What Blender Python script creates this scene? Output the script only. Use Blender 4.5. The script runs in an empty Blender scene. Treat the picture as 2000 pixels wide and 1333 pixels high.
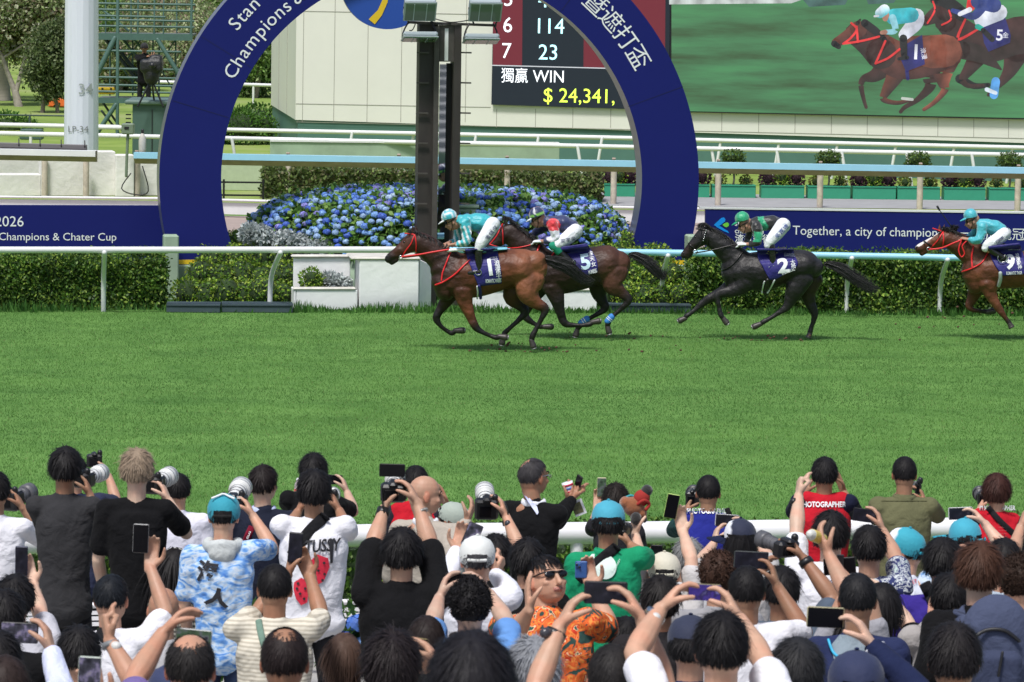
import bpy, math, random
import numpy as np
from mathutils import Vector, Matrix, Euler
from mathutils.bvhtree import BVHTree
R = math.radians
rng = np.random.default_rng(7)
random.seed(7)
SC = bpy.context.scene
COL = SC.collection
# ------------------------------------------------------------- camera, sky, sun, exposure
F = 8600.0                      # focal length in pixels of a 2000 px wide frame
CAMH = 5.66
PITCH = math.atan(820.0 / F)
ROLL = 0.0135
cd = bpy.data.cameras.new('camera'); cam = bpy.data.objects.new('camera', cd); COL.objects.link(cam)
cd.sensor_width = 36.0; cd.lens = 36.0 * F / 2000.0; cd.clip_start = 0.5; cd.clip_end = 3000
CM = Matrix.Rotation(R(90) - PITCH, 3, 'X') @ Matrix.Rotation(ROLL, 3, 'Z')
cam.matrix_world = Matrix.Translation((0, 0, CAMH)) @ CM.to_4x4()
SC.camera = cam
cd.dof.use_dof = True; cd.dof.focus_distance = 60.0; cd.dof.aperture_fstop = 20.0
W = bpy.data.worlds.new('World'); SC.world = W; W.use_nodes = True
SUN_EL, SUN_AZ = 62.0, 205.0     # azimuth: direction towards the sun, clockwise from +Y
nt = W.node_tree; bg = nt.nodes['Background']
sky = nt.nodes.new('ShaderNodeTexSky'); sky.sky_type = 'NISHITA'; sky.sun_disc = False
sky.sun_elevation = R(SUN_EL); sky.sun_rotation = R(SUN_AZ); sky.dust_density = 3.0; sky.air_density = 1.0; sky.ozone_density = 1.0
nt.links.new(sky.outputs[0], bg.inputs[0]); bg.inputs[1].default_value = 0.105
sd = bpy.data.lights.new('sun', 'SUN'); so = bpy.data.objects.new('sun', sd); COL.objects.link(so)
sd.energy = 3.1; sd.angle = R(11); sd.color = (1.0, 0.98, 0.95)
az = R(SUN_AZ); el = R(SUN_EL)
sv = Vector((math.sin(az) * math.cos(el), math.cos(az) * math.cos(el), math.sin(el)))
so.rotation_euler = sv.to_track_quat('Z', 'Y').to_euler()
SC.view_settings.view_transform = 'Standard'; SC.view_settings.look = 'None'
SC.view_settings.exposure = 0.2; SC.view_settings.gamma = 1.0
SC.cycles.max_bounces = 5; SC.cycles.diffuse_bounces = 3; SC.cycles.glossy_bounces = 3
SC.cycles.transparent_max_bounces = 8; SC.cycles.caustics_reflective = False; SC.cycles.caustics_refractive = False

# ------------------------------------------------------------- from photo pixels to the place
C0 = Vector((0, 0, CAMH))
def ray(px, py): return CM @ Vector(((px - 1000.0) / F, -(py - 666.5) / F, -1.0))
def WY(px, py, Y):               # point of the pixel at world depth Y
    d = ray(px, py); return C0 + d * (Y / d.y)
def WS(px, py, S):               # point of the pixel where one metre spans S pixels
    return C0 + ray(px, py) * (F / S)
def G(px, py, z=0.0):            # point of the pixel on the level z
    d = ray(px, py); return C0 + d * ((z - CAMH) / d.z)
class Plane:
    def __init__(s, P0, yaw):    # vertical plane through P0; yaw turns its right end away from the camera
        s.P0 = Vector(P0); s.u = Vector((math.cos(R(yaw)), math.sin(R(yaw)), 0)); s.n = Vector((-math.sin(R(yaw)), math.cos(R(yaw)), 0))
    def pt(s, px, py, off=0.0):
        P = s.P0 + s.n * off; d = ray(px, py); return C0 + d * ((P - C0).dot(s.n) / d.dot(s.n))

# ------------------------------------------------------------- materials
MC = {}
def mat(name, col, rough=0.6, metal=0.0, var=0.0, vscale=8.0, bump=0.0, bscale=40.0, emit=0.0, coat=0.0, stretch=None, sheen=0.0, spec=0.5):
    key = (name, tuple(col), rough, metal, var, bump)
    if key in MC: return MC[key]
    m = bpy.data.materials.new(name); m.use_nodes = True; t = m.node_tree; b = t.nodes['Principled BSDF']
    c = (*col, 1) if len(col) == 3 else col
    b.inputs['Base Color'].default_value = c; b.inputs['Roughness'].default_value = rough; b.inputs['Metallic'].default_value = metal
    b.inputs['Coat Weight'].default_value = coat; b.inputs['Sheen Weight'].default_value = sheen; b.inputs['Specular IOR Level'].default_value = spec
    if emit: b.inputs['Emission Color'].default_value = c; b.inputs['Emission Strength'].default_value = emit
    if var or bump:
        tc = t.nodes.new('ShaderNodeTexCoord'); mp = t.nodes.new('ShaderNodeMapping'); t.links.new(tc.outputs['Object'], mp.inputs[0])
        if stretch: mp.inputs['Scale'].default_value = stretch
    if var:
        n = t.nodes.new('ShaderNodeTexNoise'); n.inputs['Scale'].default_value = vscale; n.inputs['Detail'].default_value = 6
        n.inputs['Roughness'].default_value = 0.65
        t.links.new(mp.outputs[0], n.inputs['Vector'])
        r = t.nodes.new('ShaderNodeValToRGB'); e = r.color_ramp.elements
        e[0].position = 0.3; e[1].position = 0.7
        e[0].color = (*[max(x * (1 - var), 0) for x in c[:3]], 1); e[1].color = (*[min(x * (1 + var), 1) for x in c[:3]], 1)
        t.links.new(n.outputs['Fac'], r.inputs[0]); t.links.new(r.outputs[0], b.inputs['Base Color'])
    if bump:
        n = t.nodes.new('ShaderNodeTexNoise'); n.inputs['Scale'].default_value = bscale; n.inputs['Detail'].default_value = 4; n.inputs['Distortion'].default_value = 0.4
        t.links.new(mp.outputs[0], n.inputs['Vector'])
        bp = t.nodes.new('ShaderNodeBump'); bp.inputs['Strength'].default_value = min(bump, 1); bp.inputs['Distance'].default_value = 0.6 / bscale
        t.links.new(n.outputs['Fac'], bp.inputs['Height']); t.links.new(bp.outputs[0], b.inputs['Normal'])
    MC[key] = m; return m
def vcmat(name, rough=0.6, emit=False, bump=0.0, bscale=30.0, coat=0.0, transl=0.0, spec=0.5, var=0.0, vscale=14.0, sheen=0.0):
    key = ('vc', name)
    if key in MC: return MC[key]
    m = bpy.data.materials.new(name); m.use_nodes = True; t = m.node_tree; b = t.nodes['Principled BSDF']
    a = t.nodes.new('ShaderNodeAttribute'); a.attribute_name = 'Col'; src = a.outputs['Color']
    if var:
        n = t.nodes.new('ShaderNodeTexNoise'); n.inputs['Scale'].default_value = vscale; n.inputs['Detail'].default_value = 5
        tc = t.nodes.new('ShaderNodeTexCoord'); t.links.new(tc.outputs['Object'], n.inputs['Vector'])
        mr = t.nodes.new('ShaderNodeMapRange'); mr.inputs[1].default_value = 0.3; mr.inputs[2].default_value = 0.7; mr.inputs[3].default_value = 1 - var; mr.inputs[4].default_value = 1 + var
        t.links.new(n.outputs['Fac'], mr.inputs[0])
        mx = t.nodes.new('ShaderNodeVectorMath'); mx.operation = 'SCALE'; t.links.new(src, mx.inputs[0]); t.links.new(mr.outputs[0], mx.inputs['Scale']); src = mx.outputs[0]
    b.inputs['Roughness'].default_value = rough; b.inputs['Coat Weight'].default_value = coat; b.inputs['Specular IOR Level'].default_value = spec
    b.inputs['Sheen Weight'].default_value = sheen
    if emit:
        t.links.new(src, b.inputs['Emission Color']); b.inputs['Emission Strength'].default_value = emit; b.inputs['Base Color'].default_value = (0.01, 0.01, 0.01, 1)
    else: t.links.new(src, b.inputs['Base Color'])
    if bump:
        n = t.nodes.new('ShaderNodeTexNoise'); n.inputs['Scale'].default_value = bscale; n.inputs['Detail'].default_value = 4
        tc = t.nodes.new('ShaderNodeTexCoord'); t.links.new(tc.outputs['Object'], n.inputs['Vector'])
        bp = t.nodes.new('ShaderNodeBump'); bp.inputs['Strength'].default_value = bump; bp.inputs['Distance'].default_value = 0.5 / bscale
        t.links.new(n.outputs['Fac'], bp.inputs['Height']); t.links.new(bp.outputs[0], b.inputs['Normal'])
    if transl:
        tr = t.nodes.new('ShaderNodeBsdfTranslucent'); t.links.new(src, tr.inputs[0]); mix = t.nodes.new('ShaderNodeMixShader'); mix.inputs[0].default_value = transl
        t.links.new(b.outputs[0], mix.inputs[1]); t.links.new(tr.outputs[0], mix.inputs[2]); t.links.new(mix.outputs[0], t.nodes['Material Output'].inputs[0])
    MC[key] = m; return m
def cloth(col, name='cloth', **k):
    k.setdefault('bump', 0.45); k.setdefault('bscale', 8.0); k.setdefault('var', 0.06)
    return mat(name, col, rough=0.9, sheen=0.02, spec=0.12, **k)

# ------------------------------------------------------------- mesh helpers
def A(v): return np.asarray([tuple(x) for x in v], dtype=np.float64).reshape(-1, 3)
def link_mesh(name, V, Fc, m, parent=None, loc=None, cols=None, smooth=True):
    V = np.asarray(V, dtype=np.float32)
    if loc is not None: V = V - np.asarray(tuple(loc), dtype=np.float32)
    me = bpy.data.meshes.new(name)
    if isinstance(Fc, np.ndarray):
        nf, k = Fc.shape
        me.vertices.add(len(V)); me.vertices.foreach_set('co', V.ravel())
        me.loops.add(nf * k); me.loops.foreach_set('vertex_index', Fc.astype(np.int32).ravel())
        me.polygons.add(nf); me.polygons.foreach_set('loop_start', np.arange(0, nf * k, k, dtype=np.int32))
        me.update(calc_edges=True)
    else:
        me.from_pydata([tuple(v) for v in V.tolist()], [], Fc); me.update()
    if smooth and len(me.polygons): me.polygons.foreach_set('use_smooth', np.ones(len(me.polygons), dtype=bool))
    if cols is not None:
        ca = me.color_attributes.new('Col', 'FLOAT_COLOR', 'POINT')
        c4 = np.ones((len(V), 4), dtype=np.float32); c4[:, :3] = cols; ca.data.foreach_set('color', c4.ravel())
    if m is not None: me.materials.append(m)
    o = bpy.data.objects.new(name, me); COL.objects.link(o)
    if parent is not None: o.parent = parent
    return o
def setp(o, label=None, cat=None, group=None, kind=None):
    if label: o['label'] = label
    if cat: o['category'] = cat
    if group: o['group'] = group
    if kind: o['kind'] = kind
    return o
class Thing:
    """An Empty at the base of a thing; its parts are meshes parented to it."""
    def __init__(s, name, label, cat, loc, group=None):
        s.loc = Vector(loc); s.root = bpy.data.objects.new(name, None); s.root.location = s.loc; s.root.empty_display_size = 0.2
        COL.objects.link(s.root); setp(s.root, label, cat, group)
    def add(s, name, VF, m, parent=None, cols=None, smooth=True, label=None):
        o = link_mesh(name, VF[0], VF[1], m, parent or s.root, s.loc, cols, smooth)
        if label: o['label'] = label
        return o
def solo(name, VF, m, label, cat, group=None, loc=None, cols=None, smooth=True, kind=None):
    V = np.asarray(VF[0]);
    if loc is None: loc = Vector(((V[:, 0].min() + V[:, 0].max()) / 2, (V[:, 1].min() + V[:, 1].max()) / 2, V[:, 2].min()))
    o = link_mesh(name, V, VF[1], m, None, loc, cols, smooth); o.location = loc
    return setp(o, label, cat, group, kind)
def struct(name, VF, m, cols=None, smooth=False, kind='structure'):
    o = link_mesh(name, VF[0], VF[1], m, None, None, cols, smooth); o['kind'] = kind; return o
def join(parts):
    Vs, Fs, n = [], [], 0
    for V, Fc in parts:
        V = np.asarray(V, dtype=np.float64); Vs.append(V)
        for f in (Fc.tolist() if isinstance(Fc, np.ndarray) else Fc): Fs.append([i + n for i in f])
        n += len(V)
    return np.concatenate(Vs), Fs
def box(c, s, Rm=None, bev=0.0):
    x, y, z = [a / 2 for a in s]
    if bev <= 0:
        V = [(-x, -y, -z), (x, -y, -z), (x, y, -z), (-x, y, -z), (-x, -y, z), (x, -y, z), (x, y, z), (-x, y, z)]
        Fc = [[0, 3, 2, 1], [4, 5, 6, 7], [0, 1, 5, 4], [1, 2, 6, 5], [2, 3, 7, 6], [3, 0, 4, 7]]
    else:
        b = min(bev, x * .9, y * .9, z * .9); ring = []
        def rect(X, Y, Z, bb): return [(-X + bb, -Y, Z), (X - bb, -Y, Z), (X, -Y + bb, Z), (X, Y - bb, Z), (X - bb, Y, Z), (-X + bb, Y, Z), (-X, Y - bb, Z), (-X, -Y + bb, Z)]
        V = rect(x - b, y - b, -z, b * .5) + rect(x, y, -z + b, b) + rect(x, y, z - b, b) + rect(x - b, y - b, z, b * .5)
        Fc = [[7, 6, 5, 4, 3, 2, 1, 0], [24, 25, 26, 27, 28, 29, 30, 31]]
        for k in range(3):
            for i in range(8): j = (i + 1) % 8; Fc.append([k * 8 + i, k * 8 + j, k * 8 + 8 + j, k * 8 + 8 + i])
    V = np.array(V, dtype=float)
    if Rm is not None: V = V @ np.array(Rm.to_3x3() if hasattr(Rm, 'to_3x3') else Rm).T
    return V + np.array(tuple(c)), Fc
def seg_box(a, b, w, h, lift=0.0, bev=0.0):      # box from a to b, w across, h high
    a = Vector(a); b = Vector(b); d = b - a; L = d.length; x = d.normalized(); z = Vector((0, 0, 1))
    if abs(x.z) > .95: z = Vector((0, 1, 0))
    y = z.cross(x).normalized(); z = x.cross(y)
    M = Matrix((x, y, z)).transposed(); c = (a + b) / 2 + z * lift
    return box(c, (L, w, h), M, bev)
def ellip(c, r, n=12, Rm=None):
    m = n * 2; V = [(0, 0, 1)]
    for i in range(1, n):
        t = math.pi * i / n
        for j in range(m): p = 2 * math.pi * j / m; V.append((math.sin(t) * math.cos(p), math.sin(t) * math.sin(p), math.cos(t)))
    V.append((0, 0, -1)); Fc = []
    for j in range(m): Fc.append([0, 1 + j, 1 + (j + 1) % m])
    for i in range(n - 2):
        for j in range(m): a = 1 + i * m; k = (j + 1) % m; Fc.append([a + j, a + m + j, a + m + k, a + k])
    a = 1 + (n - 2) * m
    for j in range(m): Fc.append([len(V) - 1, a + (j + 1) % m, a + j])
    V = np.array(V) * np.array(r)
    if Rm is not None: V = V @ np.array(Rm.to_3x3() if hasattr(Rm, 'to_3x3') else Rm).T
    return V + np.array(tuple(c)), Fc
def crom(P, k):
    P = np.asarray(P, float); n = len(P)
    if n < 3 or k <= 1:
        t = np.linspace(0, n - 1, (n - 1) * k + 1); i = np.clip(t.astype(int), 0, n - 2); f = (t - i)[:, None]; return P[i] * (1 - f) + P[i + 1] * f
    out = []
    for i in range(n - 1):
        p0 = P[max(i - 1, 0)]; p1 = P[i]; p2 = P[i + 1]; p3 = P[min(i + 2, n - 1)]
        for j in range(k):
            t = j / k; out.append(.5 * ((2 * p1) + (p2 - p0) * t + (2 * p0 - 5 * p1 + 4 * p2 - p3) * t * t + (3 * p1 - p0 - 3 * p2 + p3) * t ** 3))
    out.append(P[-1]); return np.array(out)
def tube(P, r, lat=None, n=14, k=4, ref=(0, 1, 0), caps=True):
    """tapered tube through P; r = radius across the path, lat = radius along ref"""
    P = A(P); r = np.broadcast_to(np.asarray(r, float), (len(P),)).copy(); lat = r.copy() if lat is None else np.broadcast_to(np.asarray(lat, float), (len(P),)).copy()
    D = crom(np.column_stack([P, r, lat]), k); P = D[:, :3]; r = np.maximum(D[:, 3], 1e-4); lat = np.maximum(D[:, 4], 1e-4)
    T = np.gradient(P, axis=0); T /= np.linalg.norm(T, axis=1)[:, None] + 1e-12
    if caps:
        def cap(p, t, rr, ll, s):
            a = [(s * q, math.sqrt(max(1 - q * q, 0))) for q in (0.94, 0.7, 0.35)]
            return [(p + t * rr * q[0], max(rr * q[1], 1e-4), max(ll * q[1], 1e-4)) for q in a]
        c0 = cap(P[0], T[0], min(r[0], lat[0]), lat[0], -1); c1 = cap(P[-1], T[-1], min(r[-1], lat[-1]), lat[-1], 1)[::-1]
        q0 = r[0] / min(r[0], lat[0]); q1 = r[-1] / min(r[-1], lat[-1])
        P = np.vstack([[c[0] for c in c0], P, [c[0] for c in c1]]); T = np.vstack([[T[0]] * 3, T, [T[-1]] * 3])
        r = np.concatenate([[c[1] * q0 for c in c0], r, [c[1] * q1 for c in c1]]); lat = np.concatenate([[c[2] for c in c0], lat, [c[2] for c in c1]])
    ref = np.array(ref, float); V = []
    th = np.linspace(0, 2 * math.pi, n, endpoint=False); ct, st = np.cos(th), np.sin(th)
    for p, t, a, b in zip(P, T, r, lat):
        u = ref - t * ref.dot(t); l = np.linalg.norm(u)
        if l < .15: rf = np.array([0.3, 0, 1.0]); u = rf - t * rf.dot(t); l = np.linalg.norm(u)
        u /= l; v = np.cross(t, u); V.append(p + np.outer(ct, v) * a + np.outer(st, u) * b)
    m = len(V); V = np.vstack(V); i = np.arange(m - 1)[:, None] * n; j = np.arange(n)[None, :]; j2 = (j + 1) % n
    Fc = np.stack([(i + j), (i + j2), (i + n + j2), (i + n + j)], -1).reshape(-1, 4).tolist()
    Fc.append(list(range(n))[::-1]); Fc.append([(m - 1) * n + q for q in range(n)])
    return V, Fc
TS = bpy.data.scenes.new('scratch')
def evald(ob):
    TS.collection.objects.link(ob); vl = TS.view_layers[0]; vl.update(); dg = vl.depsgraph
    me = bpy.data.meshes.new_from_object(ob.evaluated_get(dg))
    n = len(me.vertices); V = np.empty(n * 3, np.float32); me.vertices.foreach_get('co', V); V = V.reshape(-1, 3)
    Fs = [list(p.vertices) for p in me.polygons] if not ob.get('q') else None
    if Fs is None:
        lt = np.empty(len(me.polygons), np.int32); me.polygons.foreach_get('loop_total', lt)
        li = np.empty(len(me.loops), np.int32); me.loops.foreach_get('vertex_index', li)
        Fs = li.reshape(-1, 4) if len(lt) and (lt == 4).all() else [list(p.vertices) for p in me.polygons]
    data = ob.data; bpy.data.objects.remove(ob); bpy.data.meshes.remove(me)
    try: (bpy.data.meshes if isinstance(data, bpy.types.Mesh) else bpy.data.curves).remove(data)
    except Exception: pass
    return V, Fs
def remesh(parts, vox, sm=3, fac=0.5):
    V, Fc = join(parts); me = bpy.data.meshes.new('t'); me.from_pydata([tuple(v) for v in V], [], Fc)
    ob = bpy.data.objects.new('t', me); ob['q'] = 1
    md = ob.modifiers.new('r', 'REMESH'); md.mode = 'VOXEL'; md.voxel_size = vox
    if sm: s = ob.modifiers.new('s', 'SMOOTH'); s.iterations = sm; s.factor = fac
    return evald(ob)
def textmesh(s, size=1.0, off=0.0, ext=0.0, align='CENTER', shear=0.0):
    c = bpy.data.curves.new('t', 'FONT'); c.body = s; c.size = size; c.offset = off; c.extrude = ext; c.align_x = align; c.align_y = 'CENTER'
    c.resolution_u = 3; c.shear = shear; c.fill_mode = 'BOTH' if ext else 'FRONT'
    return evald(bpy.data.objects.new('t', c))
def lat_noise(x, y, sc, seed=0):
    r = np.random.default_rng(seed); L = r.random((256, 256)); x = np.asarray(x) / sc + 1000; y = np.asarray(y) / sc + 1000
    i = np.floor(x).astype(int); j = np.floor(y).astype(int); fx = x - i; fy = y - j; fx = fx * fx * (3 - 2 * fx); fy = fy * fy * (3 - 2 * fy)
    g = lambda a, b: L[a % 256, b % 256]
    return (g(i, j) * (1 - fx) + g(i + 1, j) * fx) * (1 - fy) + (g(i, j + 1) * (1 - fx) + g(i + 1, j + 1) * fx) * fy
def leaves(P, size, cols, nrm=None, ratio=0.55, seed=0, droop=0.0):
    """one folded diamond leaf per point: positions P, vertex colours cols"""
    r = np.random.default_rng(seed); P = np.asarray(P, float); n = len(P); size = np.broadcast_to(size, (n,))[:, None]
    d = r.normal(size=(n, 3)); d[:, 2] -= droop; d /= np.linalg.norm(d, axis=1)[:, None]
    q = r.normal(size=(n, 3))
    if nrm is not None: q = q * .6 + np.asarray(nrm)
    w = np.cross(d, q); w /= np.linalg.norm(w, axis=1)[:, None] + 1e-9; up = np.cross(w, d)
    s = size * r.uniform(.7, 1.3, (n, 1))
    V = np.stack([P, P + d * s * .5 + w * s * ratio * .5 + up * s * .08, P + d * s, P + d * s * .5 - w * s * ratio * .5 + up * s * .08], 1).reshape(-1, 3)
    Fc = np.arange(n * 4).reshape(-1, 4); c = np.repeat(np.asarray(cols), 4, axis=0)
    return V, Fc, c
def pick(n, pal, seed=0, jit=0.15):
    r = np.random.default_rng(seed); pal = np.array(pal); c = pal[r.integers(0, len(pal), n)]
    return c * r.uniform(1 - jit, 1 + jit, (n, 1))
LEAF = vcmat('leaf', rough=0.5, transl=0.3, spec=0.3)
WHITE = mat('white_paint', (0.72, 0.73, 0.73), 0.35, var=0.05, vscale=3, spec=0.4)
BLACK = mat('black_plastic', (0.012, 0.012, 0.014), 0.4)
def subdiv(V, Fc, mx):
    V = [tuple(v) for v in np.asarray(V, float)]; Fs = []
    for f in (Fc.tolist() if isinstance(Fc, np.ndarray) else Fc):
        for i in range(1, len(f) - 1): Fs.append((f[0], f[i], f[i + 1]))
    for _ in range(3):
        mid = {}; out = []
        def need(a, b): return math.dist(V[a], V[b]) > mx
        def m_(a, b):
            k = (min(a, b), max(a, b))
            if k not in mid: mid[k] = len(V); V.append(tuple((V[a][i] + V[b][i]) / 2 for i in range(3)))
            return mid[k]
        for a, b, c in Fs:
            e = (need(a, b), need(b, c), need(c, a)); n = sum(e)
            if n == 0: out.append((a, b, c)); continue
            if n == 3: x, y, z = m_(a, b), m_(b, c), m_(c, a); out += [(a, x, z), (x, b, y), (z, y, c), (x, y, z)]; continue
            while not e[0]: a, b, c = b, c, a; e = (e[1], e[2], e[0])
            if n == 1: x = m_(a, b); out += [(a, x, c), (x, b, c)]
            elif e[1]: x, y = m_(a, b), m_(b, c); out += [(x, b, y), (a, x, y), (a, y, c)]
            else: x, z = m_(a, b), m_(c, a); out += [(a, x, z), (x, b, c), (x, c, z)]
        Fs = out
        if not mid: break
    return np.array(V), [list(f) for f in Fs]
# ============================================================= GROUND AND STRUCTURE
def sheet(name, pts, m, z=0.0):
    V = np.array([(p[0], p[1], z) for p in pts]); return struct(name, (V, [list(range(len(pts)))]), m)
def grassmat(name, c1, c2, c3, sc=0.35):
    m = bpy.data.materials.new(name); m.use_nodes = True; t = m.node_tree; b = t.nodes['Principled BSDF']; b.inputs['Roughness'].default_value = 0.9; b.inputs['Specular IOR Level'].default_value = 0.1
    tc = t.nodes.new('ShaderNodeTexCoord'); mp = t.nodes.new('ShaderNodeMapping'); mp.inputs['Scale'].default_value = (sc, sc * 1.2, 1); t.links.new(tc.outputs['Object'], mp.inputs[0])
    n = t.nodes.new('ShaderNodeTexNoise'); n.inputs['Scale'].default_value = 1.0; n.inputs['Detail'].default_value = 9; n.inputs['Roughness'].default_value = .68; t.links.new(mp.outputs[0], n.inputs['Vector'])
    r = t.nodes.new('ShaderNodeValToRGB'); e = r.color_ramp.elements; e[0].position = .33; e[0].color = (*c1, 1); e[1].position = .68; e[1].color = (*c3, 1); x = e.new(.5); x.color = (*c2, 1)
    t.links.new(n.outputs['Fac'], r.inputs[0]); t.links.new(r.outputs[0], b.inputs['Base Color']); return m
TURF = grassmat('turf', (0.072, 0.165, 0.038), (0.106, 0.22, 0.053), (0.138, 0.27, 0.068), 0.9)
LAWN = grassmat('far_lawn', (0.13, 0.20, 0.05), (0.22, 0.31, 0.07), (0.30, 0.33, 0.15), 0.25)
sheet('ground', [(-700, 84), (700, 84), (700, 1800), (-700, 1800)], LAWN)
sheet('turf_track', [(-60, 24.5), (60, 24.5), (60, 84), (-60, 84)], TURF)
DIRT = mat('dirt', (0.34, 0.27, 0.24), 0.95, var=0.16, vscale=1.6, stretch=(0.25, 2.5, 1))
sheet('dirt_track', [(-60, 67.5), (60, 75.5), (60, 84.2), (-60, 83.2)], DIRT, 0.004)
PATH = mat('asphalt_path', (0.30, 0.30, 0.31), 0.9, var=0.12, vscale=2.0)
g1 = G(1100, 402); g2 = G(2100, 412); g3 = G(2100, 388); g4 = G(1100, 376)
sheet('path', [(g1.x, g1.y), (g2.x, g2.y), (g3.x + 8, g3.y), (g4.x, g4.y)], PATH, 0.008)
# terrace steps under the spectators, rising towards the camera
TERR = mat('concrete_step', (0.36, 0.35, 0.33), 0.9, var=0.12, vscale=2.5)
def terr(Y): return 0.0 if Y > 31.2 else 0.45 + 0.15 * (int((31.2 - Y) / 1.45))
st = []
for k in range(17):
    y1 = 31.2 - 1.45 * k; st.append(box((0, y1 - 0.725, (0.45 + 0.15 * k) / 2 - .05), (26, 1.45, 0.45 + 0.15 * k + .1)))
st = [(v + 0.0, f) for v, f in st]
# butt steps end to end: shrink each by nothing, tops at different levels so no shared faces are visible
V, Fc = join([(v * np.array([1, 1, 1]), f) for v, f in st]); struct('terrace', (V, Fc), TERR)
# grass blades: denser tufts over the whole visible track
def blades(n, x0, x1, y0, y1, h, w, seed):
    r = np.random.default_rng(seed); y = r.uniform(y0, y1, n); hw = 0.125 * y + 0.8; x = r.uniform(-1, 1, n) * hw
    pat = lat_noise(x, y, 1.1, 3) * .3 + lat_noise(x, y, 0.33, 4) * .2 + lat_noise(x * .35, y, .5, 5) * .4 + lat_noise(x * .25, y, 2.6, 6) * .35
    hh = h * r.uniform(.5, 1.3, n) * (0.75 + .5 * pat); a = r.uniform(0, math.pi, n); lx = r.normal(0, .45, n) * hh; ly = r.normal(0, .45, n) * hh
    dx = np.cos(a) * w / 2; dy = np.sin(a) * w / 2; z = np.zeros(n)
    V = np.stack([np.stack([x - dx, y - dy, z], 1), np.stack([x + dx, y + dy, z], 1), np.stack([x + lx, y + ly, hh], 1)], 1).reshape(-1, 3)
    t = np.clip((pat - .40) * 1.6 + r.normal(0, .11, n), 0, 1)[:, None]
    c = np.array([0.086, 0.200, 0.046]) * (1 - t) + np.array([0.172, 0.336, 0.082]) * t; c *= (.90 + .22 * lat_noise(x * .12, y, 1.5, 16))[:, None]
    dry = r.random(n) < .03; c[dry] = (0.20, 0.22, 0.09)
    return V, np.arange(3 * n).reshape(-1, 3), np.repeat(c, 3, axis=0)
V, Fc, c = blades(520000, 0, 0, 32.5, 65.6, 0.021, 0.008, 11)
struct('grass', (V, Fc), vcmat('grass_blade', 0.6, transl=0.35, spec=0.2), cols=c, kind='stuff')
# taller tufts along the foot of the rear rail
gl = [G(-40, 609), G(300, 603), G(345, 608), G(600, 609), G(1300, 611), G(2040, 617)]
P = []
r = np.random.default_rng(5)
for a, b in zip(gl[:-1], gl[1:]):
    n = int((b - a).length * 420); t = r.random(n)[:, None]; P.append(np.array(a)[None] * (1 - t) + np.array(b)[None] * t + np.stack([r.normal(0, .05, n), r.normal(-.02, .12, n), np.zeros(n)], 1))
P = np.vstack(P); n = len(P); hh = r.uniform(.04, .13, n) * (0.5 + lat_noise(P[:, 0], P[:, 1], .5, 8)); dx = r.normal(0, .008, n)
V = np.stack([P - np.stack([dx + .006, dx, 0 * dx], 1), P + np.stack([dx + .006, dx, 0 * dx], 1), P + np.stack([r.normal(0, .03, n), r.normal(0, .03, n), hh], 1)], 1).reshape(-1, 3)
struct('long_grass', (V, np.arange(3 * n).reshape(-1, 3)), vcmat('grass_blade'), cols=np.repeat(pick(n, [(0.085, 0.21, 0.045), (0.13, 0.29, 0.065), (0.06, 0.15, 0.035)], 3), 3, axis=0), kind='stuff')

# ------------------------------------------------------------- rails
def rail_thing(name, label, cat, pts, r, posts, m, pm=None, pr=0.035, group=None, flat=None, base_z=0.0):
    """pts: world points of the rail's centre line; posts: (top, foot) world points"""
    T = Thing(name, label, cat, (pts[0].x, pts[0].y, 0), group)
    T.add('top_rail', tube(pts, r, n=16, k=3) if flat is None else join([seg_box(a, b, flat[0], flat[1], bev=.02) for a, b in zip(pts[:-1], pts[1:])]), m)
    for tp, ft in posts:
        mid = Vector((ft.x + (tp.x - ft.x) * .12, ft.y + (tp.y - ft.y) * .12, ft.z + (tp.z - ft.z) * .55))
        T.add('post', tube([ft, mid, tp], pr, n=10, k=4), pm or m)
    return T
# rear turf rail: white run, then the pale blue run
def onrail(px, yc, S=None): return G(px, yc, 0.92)
WR = [G(-40, 488.5, .92), G(350, 488.5, .92), G(862, 488, .92)]
BLUE = mat('pale_blue_paint', (0.30, 0.60, 0.76), 0.35, var=0.04, vscale=3)
def post(px0, py0, px1, py1, z=.9): f = G(px1, py1, 0); t = G(px0, py0, z); return (t, f)
rail_thing('running_rail', 'white tubular running rail along the back edge of the turf, left of the brown horses', 'railing', WR, 0.047, [post(204, 494, 202, 609), post(548, 494, 527, 606)], WHITE, pr=.036)
BR = [G(866, 489, .92), G(1300, 494, .92), G(1825, 503, .92), G(2060, 509, .92)]
rail_thing('running_rail', 'pale blue tubular running rail behind the black horse, at the right', 'railing', BR, 0.047, [post(1055, 492, 1045, 608), post(1305, 500, 1292, 606), post(1449, 500, 1445, 609), post(1664, 505, 1653, 613), post(1851, 508, 1835, 615), post(2050, 511, 2042, 617)], BLUE, WHITE, pr=.036)
# big white rail in front of the crowd
FR = [G(-80, 1066, 1.06), G(75, 1060, 1.06), G(720, 1046, 1.06), G(1170, 1041.5, 1.06), G(2060, 1030, 1.06)]
VN = mat('vinyl_white', (0.78, 0.77, 0.79), 0.3, var=0.03, vscale=2)
rail_thing('crowd_rail', 'thick white plastic rail in front of the spectators', 'railing', FR, 0.085, [(p + Vector((0, 0, -.05)), Vector((p.x, p.y, 0))) for p in (G(262, 1056, 1.06), G(1127, 1042, 1.06), G(1872, 1033, 1.06))], VN, pr=.05)

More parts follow.
